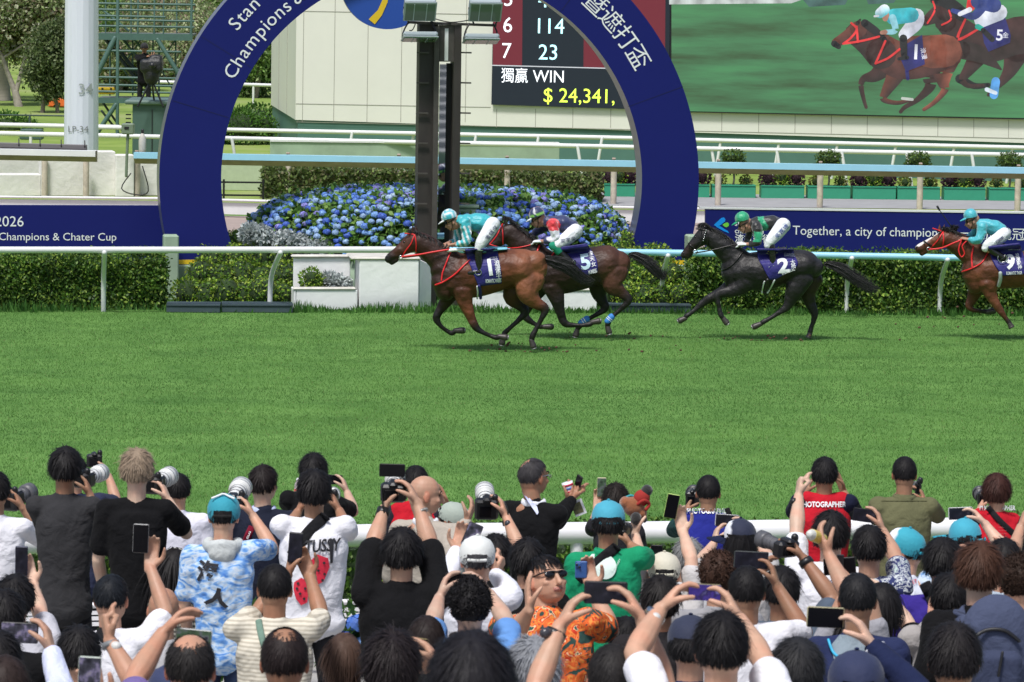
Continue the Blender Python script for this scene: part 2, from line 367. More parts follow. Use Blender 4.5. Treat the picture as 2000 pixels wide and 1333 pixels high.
# ------------------------------------------------------------- arch
NAVY = mat('navy_vinyl', (0.0085, 0.013, 0.135), 0.5, spec=0.22, var=0.03, vscale=1.2)
NAVS = mat('navy_edge', (0.15, 0.15, 0.22), 0.3, metal=0.3)
WTX = mat('white_lettering', (0.80, 0.82, 0.84), 0.5)
AP = Plane(WS(840, 480, 130), 9.0)
def arcpt(cx, cy, r, a): return (cx + r * math.cos(a), cy - r * math.sin(a))
N = 96; aO0 = math.pi + math.asin(158 / 527); aI0 = math.pi + math.asin(158 / 411)
O, I = [], []
for k in range(N + 1):
    t = k / N; a = aO0 + (-math.asin(158 / 527) - aO0) * t; O.append(arcpt(838, 350, 527, a)); b = aI0 + (-math.asin(158 / 411) - aI0) * t; I.append(arcpt(843, 350, 411, b))
DEP = 0.5
def strip_ring(off): return [AP.pt(x, y) + AP.n * off for x, y in O], [AP.pt(x, y) + AP.n * off for x, y in I]
o0, i0 = strip_ring(0); o1, i1 = strip_ring(DEP)
arch = Thing('arch', 'large navy blue ring arch with white lettering standing over the flower mound', 'arch', (AP.pt(840, 508).x, AP.pt(840, 508).y, 0.5))
n = N + 1
V = A(o0 + i0); Fc = [[k, k + 1, n + k + 1, n + k] for k in range(N)]
V2 = A(o1 + i1); arch.add('ring_front', (np.vstack([V, V2]), Fc + [[2 * n + k + 1, 2 * n + k, 3 * n + k, 3 * n + k + 1] for k in range(N)] + [[0, n, 3 * n, 2 * n], [N, 2 * n + N, 3 * n + N, n + N]]), NAVY, smooth=False)
V = A([p + AP.n * .004 for p in o0] + [p - AP.n * .004 for p in o1]); arch.add('outer_edge', (V, [[k, n + k, n + k + 1, k + 1] for k in range(N)]), NAVS)
V = A([p + AP.n * .004 for p in i0] + [p - AP.n * .004 for p in i1]); arch.add('inner_edge', (V, [[k, k + 1, n + k + 1, n + k] for k in range(N)]), NAVS)
YEL = mat('yellow_band', (0.75, 0.50, 0.02), 0.5)
for xa, xb, yy in ((345, 470, 512), (1214, 1336, 513)):
    p = AP.pt(xa, yy); q = AP.pt(xb, yy); arch.add('base_band', seg_box(p + AP.n * .25, q + AP.n * .25, .52, .065), YEL, smooth=False)
ASC = .86
sm = []
for a in (20, 52, 84, 116, 148, 163):
    d0 = [arcpt(840, 350, q, R(a)) for q in (412, 526)]; d1 = [arcpt(840, 350, q, R(a + .12)) for q in (412, 526)]; sm.append((A([AP.pt(*q, -.003) for q in (d0[0], d0[1], d1[1], d1[0])]), [[0, 1, 2, 3]]))
for q in sm: arch.add('panel_seam', q, mat('seam_navy', (.004, .006, .06), .6), smooth=False)
def arctext(s, r, a0, step, cap, flip=False, cx=838, cy=350):
    out = []; a = a0
    for ch, w in s:
        if ch != ' ':
            V, Fc = textmesh(ch, 1.0, 0.0); sc = cap / 0.73
            px, py = arcpt(cx, cy, r, a); th = a - math.pi / 2
            xs = V[:, 0] * sc; ys = V[:, 1] * sc + (0 if not flip else 0)
            X = px + xs * math.cos(th) + ys * math.cos(a); Y = py - (xs * math.sin(th) + ys * math.sin(a))
            out.append((A([AP.pt(x, y, -.006) for x, y in zip(X, Y)]), Fc))
        a -= w * ASC / r
    return join(out)
CW = dict(zip('Champions&Star ', [31, 24, 22, 37, 26, 10, 26, 24, 20, 26, 27, 15, 22, 16, 10]))
def cadv(s): # centre-to-centre advances
    return [(c, (CW.get(c, 22) + CW.get(s[i + 1] if i + 1 < len(s) else ' ', 22)) / 2) for i, c in enumerate(s)]
arch.add('lettering', arctext(cadv('Champions &'), 438, math.pi - math.asin((350 - 138) / 443), 0, 28), WTX, smooth=False)
arch.add('lettering', arctext(cadv('Stan'), 484, math.pi - math.asin((350 - 48) / 484), 0, 28), WTX, smooth=False)
arch.add('lettering', arctext([(c, 52) for c in '暨遮打盃'], 470, math.asin((350 - 0) / 482), 0, 34), WTX, smooth=False)
# round emblem hanging inside the top of the arch
DISC = mat('blue_disc', (0.020, 0.075, 0.36), 0.45)
dc = AP.pt(757, -35, .12); cyl = []
def disc(c, r, u, w, nrm, t, n=72):
    ring = [c + (u * math.cos(2 * math.pi * k / n) + w * math.sin(2 * math.pi * k / n)) * r for k in range(n)]
    V = A(ring + [p + nrm * t for p in ring]); return V, [list(range(n))] + [list(range(2 * n - 1, n - 1, -1))] + [[k, n + k, n + (k + 1) % n, (k + 1) % n] for k in range(n)]
UZ = Vector((0, 0, 1))
emb = Thing('round_emblem', 'round blue emblem with a yellow stroke hanging at the top of the arch', 'emblem', dc)
emb.add('disc', disc(dc, 92 / 130, AP.u, UZ, AP.n, .12), DISC, smooth=False)
sw = [(720, 38), (732, 48), (746, 30), (757, 5), (762, -30), (750, -30), (747, 0), (738, 20)]
emb.add('stroke', (A([AP.pt(x, y, .112) for x, y in sw]), [list(range(len(sw)))]), YEL, smooth=False)
emb.add('hanger', tube([dc + UZ * .68 + AP.n * .06, dc + UZ * 1.1 + AP.n * .06], .03), BLACK)

# ------------------------------------------------------------- printed boards
def quad(pl, x0, y0, x1, y1, x2, y2, x3, y3, off, t):   # TL TR BR BL
    a = [pl.pt(x, y, off) for x, y in ((x0, y0), (x1, y1), (x2, y2), (x3, y3))]; b = [p + pl.n * t for p in a]
    return A(a + b), [[3, 2, 1, 0], [4, 5, 6, 7], [0, 1, 5, 4], [1, 2, 6, 5], [2, 3, 7, 6], [3, 0, 4, 7]]
def ptext(s, fn, x, y, cap, rot=0.0, w=1.0, off=0.0, align='CENTER', shear=0.0, base=False, capr=.73):
    V, Fc = textmesh(s, 1.0, off, align=align, shear=shear); sc = cap / capr; c, q = math.cos(rot), math.sin(rot)
    X = V[:, 0] * sc * w; Y = V[:, 1] * sc
    return A([fn(x + a * c + b * q, y + a * q - b * c) for a, b in zip(X, Y)]), Fc
SP = Plane(WS(200, 445, 129), 8.0)
bd = Thing('advertising_board', 'long navy board lettered 2026 and Champions & Chater Cup at the foot of the arch, left', 'signboard', (SP.pt(200, 500).x, SP.pt(200, 500).y, .5))
bd.add('panel', quad(SP, -60, 401, 318, 402, 345, 506, -60, 506, 0, .08), NAVY, smooth=False)
bd.add('lettering', ptext('2026', lambda x, y: SP.pt(x, y, -.005), 47, 434, 21, .004, align='RIGHT'), WTX, smooth=False)
bd.add('lettering', ptext('Champions & Chater Cup', lambda x, y: SP.pt(x, y, -.005), 228, 464, 15.5, .004, align='RIGHT', w=1.03), WTX, smooth=False)
SR = Plane(WS(1600, 450, 124), 8.0); f5 = lambda x, y: SR.pt(x, y, -.005)
bd = Thing('advertising_board', 'long navy board lettered Together, a city of champions behind the black horse', 'signboard', (SR.pt(1600, 495).x, SR.pt(1600, 495).y, .3))
bd.add('panel', quad(SR, 1378, 409, 2060, 419, 2060, 508, 1378, 498, 0, .08), NAVY, smooth=False)
bd.add('top_edge', quad(SR, 1368, 405, 2060, 415, 2060, 418.5, 1368, 408.5, -.01, .12), WHITE, smooth=False)
bd.add('lettering', ptext('Together, a city of champions', f5, 1548, 451, 18.5, .016, align='LEFT', w=.96), WTX, smooth=False)
bd.add('lettering', ptext('一起成就冠軍', f5, 1872, 458, 19, .016, align='LEFT', w=1.0), WTX, smooth=False)
for s, yy in (('standard', 437), ('chartered', 451.5), ('渣打銀行', 467)): bd.add('lettering', ptext(s, f5, 1435, yy, 10.5 if s[0] in 'sc' else 13, .016, align='LEFT', off=.012), WTX, smooth=False)
def poly(fn, pts): return A([fn(x, y) for x, y in pts]), [list(range(len(pts)))[::-1]]
LB = mat('logo_blue', (0.0, 0.28, 0.85), 0.5); LG = mat('logo_green', (0.18, 0.62, 0.05), 0.5)
bd.add('logo_stroke', poly(f5, [(1394, 440), (1409, 426), (1414, 425), (1417, 429), (1416, 433), (1406, 441), (1400, 443)]), LB, smooth=False)
bd.add('logo_stroke', poly(f5, [(1398, 443), (1406, 442), (1422, 452), (1424, 456), (1414, 452)]), LB, smooth=False)
bd.add('logo_drop', poly(f5, [(1411, 439.5), (1416, 436), (1421, 435), (1424, 438), (1423, 442), (1419, 444.5), (1415, 443)]), LG, smooth=False)

# ------------------------------------------------------------- pale green arch plinths
PG = mat('pale_green_concrete', (0.30, 0.40, 0.29), 0.85, var=0.14, vscale=2.2)
def plinth(label, xa, xb, pa, pb):
    t = Thing('arch_plinth', label, 'plinth', (AP.pt((xa + xb) / 2, 600).x, AP.pt(xa, 600).y, 0), 'plinths of the arch')
    a = AP.pt(xa, 517); b = AP.pt(xb, 517); h = a.z
    V, Fc = seg_box(Vector((a.x, a.y, h / 2)) + AP.n * .25, Vector((b.x, b.y, h / 2)) + AP.n * .25, .7, h - .004, bev=.02); t.add('block', (V, Fc), PG, smooth=False)
    a = AP.pt(pa, 456); b = AP.pt(pb, 456)
    V, Fc = seg_box(Vector((a.x, a.y, a.z / 2)) - AP.n * .30, Vector((b.x, b.y, a.z / 2)) - AP.n * .30, .3, a.z, bev=.02); t.add('pillar', (V, Fc), PG, smooth=False)
plinth('pale green concrete plinth under the left foot of the arch', 330, 470, 316, 345)
plinth('pale green concrete plinth under the right foot of the arch', 1212, 1356, 1333, 1356)

# ------------------------------------------------------------- winning post
PP = Plane(WS(858, 300, 133), 8.0); STL = mat('dark_steel', (0.040, 0.034, 0.031), 0.55, metal=0.2, var=0.25, vscale=5, stretch=(1, 1, .2))
STG = mat('grey_steel', (0.075, 0.066, 0.06), 0.5, metal=0.2, var=0.2, vscale=6)
wp = Thing('winning_post', 'tall dark steel winning post with a mirror slot and floodlights on top', 'winning post', PP.pt(857, 500))
def colbox(x0, x1, y0, y1, off, t, pl=PP): return quad(pl, x0, y0, x1, y0, x1 - (y1 - y0) * .0135, y1, x0 - (y1 - y0) * .0135, y1, off, t)
wp.add('column', colbox(820, 856, 48, 640, .10, .35), STL, smooth=False)
wp.add('flange', colbox(849, 859, 52, 640, 0, .095), STG, smooth=False)
wp.add('column', colbox(888, 902, 48, 640, 0, .45), STL, smooth=False)
wp.add('header', colbox(859.5, 887.5, 50, 121, .03, .2), STG, smooth=False)
wp.add('white_marker', colbox(869, 876, 56, 119, .015, .014), WHITE, smooth=False)
wp.add('slot_back', colbox(872, 887, 124, 640, .30, .03), BLACK, smooth=False)
MIR = mat('mirror', (0.62, 0.66, 0.70), 0.02, metal=1.0)
mv, mf = colbox(859, 872, 126, 640, .16, .02); wp.add('mirror', (mv, mf), MIR, smooth=False)
for k in range(6):
    yy = 103 + 59 * k
    for xa, xb in ((814, 838), (899, 921)):
        wp.add('rung', seg_box(PP.pt(xa - k * .8, yy, .05), PP.pt(xb - k * .8, yy + .5, .05), .03, .022), STG, smooth=False)
wp.add('cross_arm', seg_box(PP.pt(797, 44, .1), PP.pt(968, 50, .1), .22, .035), STG, smooth=False)
LHS = mat('lamp_housing', (0.42, 0.48, 0.50), 0.35, metal=0.3); LGL = mat('lamp_glass', (0.13, 0.17, 0.13), 0.15)
def flood(x0, x1, y0, y1, tilt, label, th=.16):
    c = PP.pt((x0 + x1) / 2, (y0 + y1) / 2, -.22); w = (x1 - x0) / 133; h = .36
    fl = Thing('floodlight', label, 'floodlight', c, 'floodlights on the winning post'); M = Matrix.Rotation(R(8), 3, 'Z') @ Matrix.Rotation(R(tilt), 3, 'X')
    def at(dx, dy, dz): return c + M @ Vector((dx, dy, dz))
    fl.add('housing', box(c, (w, th, h * .9), M, .02), LHS, smooth=False)
    fl.add('rim', box(at(0, -th / 2 - .012, 0), (w * 1.04, .024, h), M, .01), LHS, smooth=False)
    fl.add('glass', box(at(0, -th / 2 - .028, 0), (w * .94, .010, h * .86), M), LGL, smooth=False)
    for sx in (-.2, .2): fl.add('divider', box(at(w * sx, -th / 2 - .034, 0), (.012, .010, h * .86), M), LHS, smooth=False)
    for sx in (-.5, .5): fl.add('bracket', tube([at(w * sx, 0, 0), Vector((at(w * sx * .9, 0, 0).x, c.y + .12, (c.z + PP.pt(860, 46).z) / 2)), Vector((at(w * sx * .7, 0, 0).x, c.y + .2, PP.pt(860, 46).z))], .012, n=8), BLACK)
flood(789, 850, 0, 30, 38, 'upper left floodlight on top of the winning post, tilted down')
flood(916, 978, 0, 32, 38, 'upper right floodlight on top of the winning post, tilted down')
flood(786, 853, 62, 78, 78, 'lower left floodlight hanging flat under the arm of the winning post', .07)
flood(906, 973, 66, 82, 78, 'lower right floodlight hanging flat under the arm of the winning post', .07)
for k, (a, b) in enumerate((((835, 38), (880, 46)), ((845, 36), (915, 40)), ((800, 60), (812, 45)))):
    wp.add('cable', tube([PP.pt(*a, -.02), PP.pt((a[0] + b[0]) / 2, (a[1] + b[1]) / 2 + 6, -.04), PP.pt(*b, -.02)], .008, n=6), BLACK)

# ------------------------------------------------------------- screen building
BA = WS(577, 240, 82); BB = WS(2150, 262, 88); BACK = WS(529, 236, 76)
BA.z = BB.z = BACK.z = 0; u = (BB - BA).normalized(); yawB = math.degrees(math.atan2(u.y, u.x)); BP = Plane(BA, yawB)
CRM = mat('cream_panel', (0.72, 0.715, 0.65), 0.5, var=0.03, vscale=.8); GRB = mat('green_base', (0.075, 0.17, 0.14), 0.6, var=0.08, vscale=1.5); JNT = mat('panel_joint', (0.30, 0.29, 0.25), 0.8)
bl = Thing('screen_building', 'cream panelled building with a dark green base carrying the big race screens', 'building', (BA.x, BA.y, 0))
H = 9.0; zb = 5.66 - (238 + 154) / 82
def prism(pts, z0, z1): n = len(pts); V = A([(p.x, p.y, z0) for p in pts] + [(p.x, p.y, z1) for p in pts]); return V, [list(range(n))[::-1], list(range(n, 2 * n))] + [[k, (k + 1) % n, n + (k + 1) % n, n + k] for k in range(n)]
BR2 = BB + (BACK - BA); i_ = -BP.n * -.06
bl.add('wall', prism([BA, BB, BR2, BACK], zb, H), CRM, smooth=False)
bl.add('base', prism([BA + BP.n * .05 + BP.u * .04, BB + BP.n * .05, BR2, BACK + BP.u * .04], 0, zb), GRB, smooth=False)
js = []
def fb(x, y, off=-.004): return BP.pt(x, y, off)
def vline(x0, y0, y1, w=.012): return quad(BP, x0 - .5, y0, x0 + .5, y0, x0 + .5 - (y1 - y0) * .0135, y1, x0 - .5 - (y1 - y0) * .0135, y1, -.004, .003)
for x in (594, 655, 720, 786, 850, 912): js.append(vline(x, -20, 239))
for x in (970, 1046, 1119, 1193): js.append(vline(x, 213, 250))
for i, x in enumerate((1410, 1482, 1553, 1624, 1694, 1763, 1832, 1902, 1970)): js.append(vline(x, 219 + i * 2, 258 + i * 1.6))
def hline(x0, y0, x1, y1): return quad(BP, x0, y0 - .5, x1, y1 - .5, x1, y1 + .5, x0, y0 + .5, -.0075, .003)
js += [hline(578, 22, 961, 29), hline(578, 203, 958, 210), hline(578, 238.5, 2140, 274)]
bl.add('panel_joints', join(js), JNT, smooth=False)
sj = []
for k in range(1, 3):
    p = BA + (BACK - BA) * (k / 3); sj.append(seg_box(Vector((p.x - .003, p.y, zb)), Vector((p.x - .003, p.y, 6)), .012, .012))
bl.add('panel_joints', join(sj), JNT, smooth=False)
LEDD = mat('led_dark', (0.016, 0.021, 0.028), 0.7, spec=0.1, emit=0.6, var=0.03); LEDR = mat('led_red', (0.085, 0.010, 0.018), 0.5, emit=1.0)
bo = Thing('odds_board', 'dark electronic odds board with dollar dividend figures on the cream building', 'display board', BP.pt(1130, 210, -.05))
bo.add('panel', quad(BP, 965, -60, 1309, -52, 1306, 216, 959.5, 205, -.10, .095), LEDD, smooth=False)
for a, b in (((964, -50), (1021, -48)), ((1141, -48), (1300, -44))):
    bo.add('red_field', quad(BP, a[0], -50, b[0], -48, b[0] - 1.5, 129.5 + (b[0] - 961) * .027, a[0] - 1.5, 127 + (a[0] - 961) * .027, -.104, .003), LEDR, smooth=False)
LW = mat('led_white', (0.75, 0.78, 0.85), 0.5, emit=1.0); LC = mat('led_cyan', (0.45, 0.85, 0.95), 0.5, emit=1.0); LY = mat('led_yellow', (0.65, 0.90, 0.08), 0.5, emit=1.0)
bo.add('divider_line', quad(BP, 961, 127, 1306, 136, 1306, 138, 961, 129, -.107, .002), mat('led_grey', (.35, .36, .4), .5, emit=.8), smooth=False)
fl_ = lambda x, y: BP.pt(x, y, -.11)
for s, x, y, cp, mm in (('5', 993, -1, 31, LW), ('6', 991.5, 50.5, 31, LW), ('7', 989, 101, 31, LW), ('4', 1061, 2, 31, LC), ('114', 1073, 53, 31, LC), ('23', 1071, 104, 31, LC)):
    bo.add('figures', ptext(s, fl_, x, y, cp, .02, w=.95), mm, smooth=False)
bo.add('figures', ptext('獨贏', fl_, 1005, 150, 23, .02, w=.85), LW, smooth=False); bo.add('figures', ptext('WIN', fl_, 1072, 151, 24.5, .02, w=.9), LW, smooth=False)
bo.add('figures', ptext('$ 24,341,', fl_, 1131, 189, 29, .02, w=.95), LY, smooth=False)
# big video screen: the picture it shows is flat, laid in thin layers on its face
vs = Thing('video_screen', 'huge video screen showing two galloping horses on green turf', 'video screen', BP.pt(1650, 225, -.05))
vs.add('frame', quad(BP, 1309.5, -70, 2145, -52, 2143, 237, 1309.5, 219, -.12, .11), BLACK, smooth=False)
gm = bpy.data.materials.new('screen_turf'); gm.use_nodes = True; t = gm.node_tree; b = t.nodes['Principled BSDF']
tc = t.nodes.new('ShaderNodeTexCoord'); mp = t.nodes.new('ShaderNodeMapping'); mp.inputs['Scale'].default_value = (.22, .22, 2.2); t.links.new(tc.outputs['Object'], mp.inputs[0])
nn = t.nodes.new('ShaderNodeTexNoise'); nn.inputs['Scale'].default_value = 1; nn.inputs['Detail'].default_value = 7; nn.inputs['Roughness'].default_value = .62; t.links.new(mp.outputs[0], nn.inputs['Vector'])
rr = t.nodes.new('ShaderNodeValToRGB'); e = rr.color_ramp.elements; e[0].position = .30; e[0].color = (0.06, 0.10, 0.05, 1); e[1].position = .70; e[1].color = (0.10, 0.34, 0.14, 1); x = e.new(.5); x.color = (0.085, 0.23, 0.11, 1)
t.links.new(nn.outputs['Fac'], rr.inputs[0]); t.links.new(rr.outputs[0], b.inputs['Emission Color']); b.inputs['Emission Strength'].default_value = 0.85; b.inputs['Specular IOR Level'].default_value = .1; b.inputs['Base Color'].default_value = (.01, .01, .01, 1)
vs.add('picture_ground', quad(BP, 1311.5, -60, 2140, -46, 2140, 234, 1311.5, 217, -.125, .004), gm, smooth=False)
LAY = [-.13]
def scr(x, y): return BP.pt(1300 + x / 2.854, y / 2.854, LAY[0])
SEM = vcmat('screen_picture', emit=0.95, var=.38, vscale=3.2)
SPV = []; 
def sribbon(pts, rad, ctop, cbot=None, soft=0):
    LAY[0] -= .0012; cbot = cbot or ctop; D = crom(np.column_stack([np.array(pts, float), rad]), 6); P = D[:, :2]; r_ = D[:, 2]; T = np.gradient(P, axis=0); T /= np.linalg.norm(T, axis=1)[:, None] + 1e-9
    Nn = np.stack([T[:, 1], -T[:, 0]], 1); Nn *= np.where(Nn[:, 1] > 0, -1, 1)[:, None]      # towards the top
    V = []; c = []; m = len(P)
    def add(p, cc): V.append(scr(*p)); c.append(cc)
    for q, rr_, n_ in zip(P, r_, Nn):
        add(q + n_ * rr_, ctop); add(q, tuple((np.array(ctop) + np.array(cbot)) / 2)); add(q - n_ * rr_, cbot)
    Fc = []
    for i in range(m - 1):
        for j in (0, 1): a = i * 3 + j; Fc.append([a, a + 1, a + 4, a + 3])
    for e_, i0_ in ((0, 0), (1, (m - 1) * 3)):      # round ends
        q = P[-1] if e_ else P[0]; rr_ = r_[-1] if e_ else r_[0]; k0 = len(V)
        for k in range(13): a = 2 * math.pi * k / 12; add(q + np.array([math.cos(a), math.sin(a)]) * rr_ * .999, tuple(np.array(ctop) * (.5 - .5 * math.sin(a)) + np.array(cbot) * (.5 + .5 * math.sin(a))))
        Fc.append(list(range(k0, k0 + 12)))
    SPV.append((A(V), Fc, np.array(c)))
def spoly(pts, c): LAY[0] -= .0012; SPV.append((A([scr(*p) for p in pts]), [list(range(len(pts)))], np.array([c] * len(pts))))
dk = (.030, .018, .018); bay = (.15, .045, .030); bay2 = (.26, .075, .045); dbr = (.060, .022, .022); skin_ = (.45, .22, .16); blk = (.012, .012, .016); red = (.75, .035, .04); navy = (.02, .02, .15); whi = (.8, .82, .9); aqua = (.06, .55, .62)
spoly([(20, 0), (760, 0), (700, 20), (20, 26)], (.55, .6, .58)); spoly([(765, 0), (1015, 0), (1000, 28), (800, 40)], (.05, .12, .11)); spoly([(1120, 0), (1285, 0), (1270, 18), (1130, 25)], (.05, .12, .11))
# second horse on the screen
sribbon([(1640, 440), (1720, 480), (1800, 475)], [26, 18, 12], blk); sribbon([(1960, 270), (1925, 380), (1880, 450), (1830, 500), (1800, 530)], [80, 44, 24, 13, 10], dbr, dk); sribbon([(1760, 290), (1690, 390), (1655, 445), (1690, 480), (1770, 478)], [60, 34, 20, 13, 9], dbr, dk)
sribbon([(1840, 455), (1830, 530)], [24, 24], (.10, .35, .75)); sribbon([(1790, 500), (1840, 520)], [12, 10], (.7, .8, .9))
sribbon([(1560, 120), (1640, 180), (1780, 260), (1960, 200), (2100, 210)], [62, 80, 90, 105, 105], dbr, dk); sribbon([(1560, 60), (1500, 90), (1450, 120)], [60, 44, 26], dbr, dk); sribbon([(1500, 0), (1580, 20), (1650, 80)], [26, 34, 40], blk)
sribbon([(1490, 10), (1500, 60), (1460, 130)], [5, 5, 5], red); sribbon([(1580, 60), (1590, 110), (1540, 140)], [5, 5, 5], red); sribbon([(1670, 110), (1630, 220), (1740, 165)], [6, 8, 6], red)
spoly([(1760, 150), (1890, 90), (1925, 200), (1920, 240), (1800, 290), (1775, 240)], navy)
sribbon([(1860, 70), (1760, 115)], [45, 40], whi, (.55, .6, .7)); sribbon([(1770, 30), (1720, 90), (1650, 75), (1600, 60)], [30, 22, 16, 12], (.03, .05, .22)); sribbon([(1710, 10), (1700, 40)], [30, 24], red); sribbon([(1695, 55), (1640, 80)], [14, 12], whi)
sribbon([(1740, 10), (1830, 30)], [40, 42], (.03, .05, .2)); sribbon([(1740, 150), (1760, 160)], [16, 14], (.02, .4, .3)); sribbon([(1770, 170), (1820, 220)], [14, 16], blk)
# first horse on the screen
sribbon([(1650, 280), (1740, 300), (1820, 350), (1870, 388)], [50, 48, 25, 5], dk); sribbon([(1250, 350), (1170, 420), (1105, 440), (1090, 480), (1103, 550), (1118, 600)], [60, 38, 20, 15, 11, 9], dbr, dk)
sribbon([(1480, 330), (1475, 430), (1470, 490), (1400, 560), (1335, 598), (1310, 625)], [80, 46, 28, 15, 12, 10], dbr, dk); sribbon([(1560, 300), (1545, 400), (1550, 465), (1555, 505), (1500, 570), (1440, 612)], [95, 62, 34, 20, 13, 10], bay2, dbr)
sribbon([(1310, 340), (1275, 430), (1230, 510), (1215, 555), (1290, 575), (1370, 556)], [80, 48, 28, 17, 12, 10], bay, dk); sribbon([(1320, 550), (1375, 556)], [8, 8], (.55, .6, .55))
sribbon([(1200, 270), (1290, 330), (1400, 320), (1560, 290)], [85, 105, 120, 95], bay, dbr); sribbon([(1480, 290), (1560, 285)], [92, 92], bay2, bay); sribbon([(1060, 190), (1130, 240), (1200, 300)], [62, 72, 88], dbr, dk)
sribbon([(1075, 165), (1010, 205), (950, 240)], [48, 34, 26], bay, dbr); sribbon([(940, 245), (965, 262)], [18, 14], blk); sribbon([(1070, 130), (1085, 110)], [12, 5], dk); sribbon([(1110, 130), (1170, 175), (1220, 220)], [22, 22, 14], blk)
for q in ([(1035, 130), (1065, 165), (1030, 215), (990, 245)], [(1065, 150), (1072, 235)], [(990, 245), (1090, 230), (1190, 205)], [(1225, 230), (1195, 300), (1170, 355)], [(1305, 275), (1240, 325), (1170, 355)]): sribbon(q, [6] * len(q), red)
spoly([(1345, 245), (1430, 195), (1445, 360), (1340, 400), (1310, 330)], navy); sribbon([(1345, 395), (1350, 440)], [10, 10], navy)
sribbon([(1400, 90), (1390, 130), (1330, 195)], [42, 44, 32], whi, (.6, .63, .75)); sribbon([(1270, 95), (1370, 85)], [45, 42], aqua, (.04, .4, .5)); sribbon([(1265, 100), (1280, 170), (1225, 180)], [20, 17, 13], (.3, .65, .75)); sribbon([(1225, 180), (1205, 183)], [13, 11], skin_)
sribbon([(1225, 85), (1225, 105)], [22, 16], skin_); sribbon([(1195, 75), (1220, 55)], [28, 30], whi, aqua); sribbon([(1165, 92), (1185, 90)], [6, 6], whi)
sribbon([(1325, 215), (1330, 310)], [22, 18], blk); sribbon([(1300, 330), (1345, 322)], [9, 12], blk)
LAY[0] -= .002
for s, x, y, cp in (('1', 1395, 295, 85), ('5', 1862, 200, 62)):
    V, Fc = ptext(s, scr, x, y, cp, .05, off=.02); SPV.append((V, Fc, np.array([whi] * len(V))))
for s, x, y, cp, ro in (('浪漫', 1437, 300, 24, 1.4), ('金', 1895, 200, 26, 0), ('VMMU', 1400, 362, 17, -.25)):
    if s == 'VMMU': continue
    V, Fc = ptext(s, scr, x, y, cp, ro); SPV.append((V, Fc, np.array([whi] * len(V))))
V, Fc = join([(a, b_) for a, b_, _ in SPV]); vs.add('picture', (V, Fc), SEM, cols=np.vstack([c for *_, c in SPV]) * .90 + .008, smooth=False)
# ============================================================= PLANTING AND THINGS BEHIND THE TRACK
r = np.random.default_rng(21)
HG = [(0.045, 0.11, 0.02), (0.08, 0.17, 0.025), (0.14, 0.26, 0.04), (0.25, 0.36, 0.06), (0.035, 0.08, 0.015)]
YG = [(0.21, 0.38, 0.035), (0.34, 0.50, 0.05), (0.13, 0.28, 0.03), (0.42, 0.54, 0.08), (0.09, 0.20, 0.025)]
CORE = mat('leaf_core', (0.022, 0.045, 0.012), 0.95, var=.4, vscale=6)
def hedge(name, label, cat, a, b, depth, h, n, size, pal, group=None, seed=0, core=CORE, rag=.05, part='foliage'):
    """a, b: ends of the hedge's front foot; leaves clothe its front, top, ends and some of its inside"""
    T = Thing(name, label, cat, (a + b) / 2, group); rr = np.random.default_rng(seed); d = b - a; L = d.length; u = d.normalized(); nn = Vector((-u.y, u.x, 0))
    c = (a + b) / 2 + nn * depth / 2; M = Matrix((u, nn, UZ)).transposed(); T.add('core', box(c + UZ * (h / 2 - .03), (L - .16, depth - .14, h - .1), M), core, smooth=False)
    k = rr.random(n); s = rr.random(n) * L; q = np.zeros(n); z = rr.random(n) * h; nr = np.zeros((n, 3))
    f = k < .62; tp = (k >= .62) & (k < .86); e = k >= .86
    lump = (lat_noise(s, z, .35, seed + 1) - .4) * rag * 3
    q[f] = rr.normal(.02, .03, f.sum()) - lump[f]; nr[f] = np.array(-nn)
    q[tp] = rr.random(tp.sum()) * depth; z[tp] = h + rr.normal(0, .025, tp.sum()) + lump[tp] * .7; nr[tp] = (0, 0, 1)
    se = rr.random(e.sum()) < .5; s[e] = np.where(se, rr.normal(.02, .04, e.sum()), L - rr.normal(.02, .04, e.sum())); q[e] = rr.random(e.sum()) * depth; nr[e] = np.where(se[:, None], np.array(-u), np.array(u))
    P = np.array(a)[None] + np.outer(s, u) + np.outer(q, nn) + np.outer(z, (0, 0, 1)); P[:, 2] += a.z * 0
    sh = np.clip(.55 + .75 * lat_noise(s, z * 1.3, .22, seed + 3), .4, 1.3)[:, None]
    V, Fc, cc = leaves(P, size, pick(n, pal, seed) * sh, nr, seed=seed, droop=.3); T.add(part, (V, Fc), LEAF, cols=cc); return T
hedge('hedge', 'dark green clipped hedge behind the white rail at the left', 'hedge', G(-60, 607), G(325, 605), .9, .76, 15000, .055, HG, 'hedges behind the turf rail', 31)
hedge('hedge', 'dark green clipped hedge behind the pale blue rail at the right', 'hedge', G(1352, 611), G(2080, 617), .9, .84, 26000, .058, HG, 'hedges behind the turf rail', 32)
BRH = [(0.13, 0.19, 0.05), (0.20, 0.27, 0.08), (0.11, 0.15, 0.05), (0.23, 0.21, 0.11), (0.08, 0.12, 0.04)]
hedge('hedge', 'long olive brown hedge behind the hydrangea mound', 'hedge', G(516, 388), G(1168, 397), 1.1, .62, 15000, .085, BRH, None, 33, mat('leaf_core_brown', (0.05, 0.05, 0.025), .95, var=.4, vscale=5), .09)
# low hedge right behind the crowd rail
hedge('hedge', 'low clipped hedge between the crowd rail and the white slatted barrier', 'hedge', G(-120, 1262, .1) * 1.0, G(2150, 1236, .1), .9, .78, 26000, .045, [(0.10, 0.19, 0.03), (0.15, 0.25, 0.04), (0.06, 0.13, 0.02), (0.04, 0.09, 0.015)], None, 34)
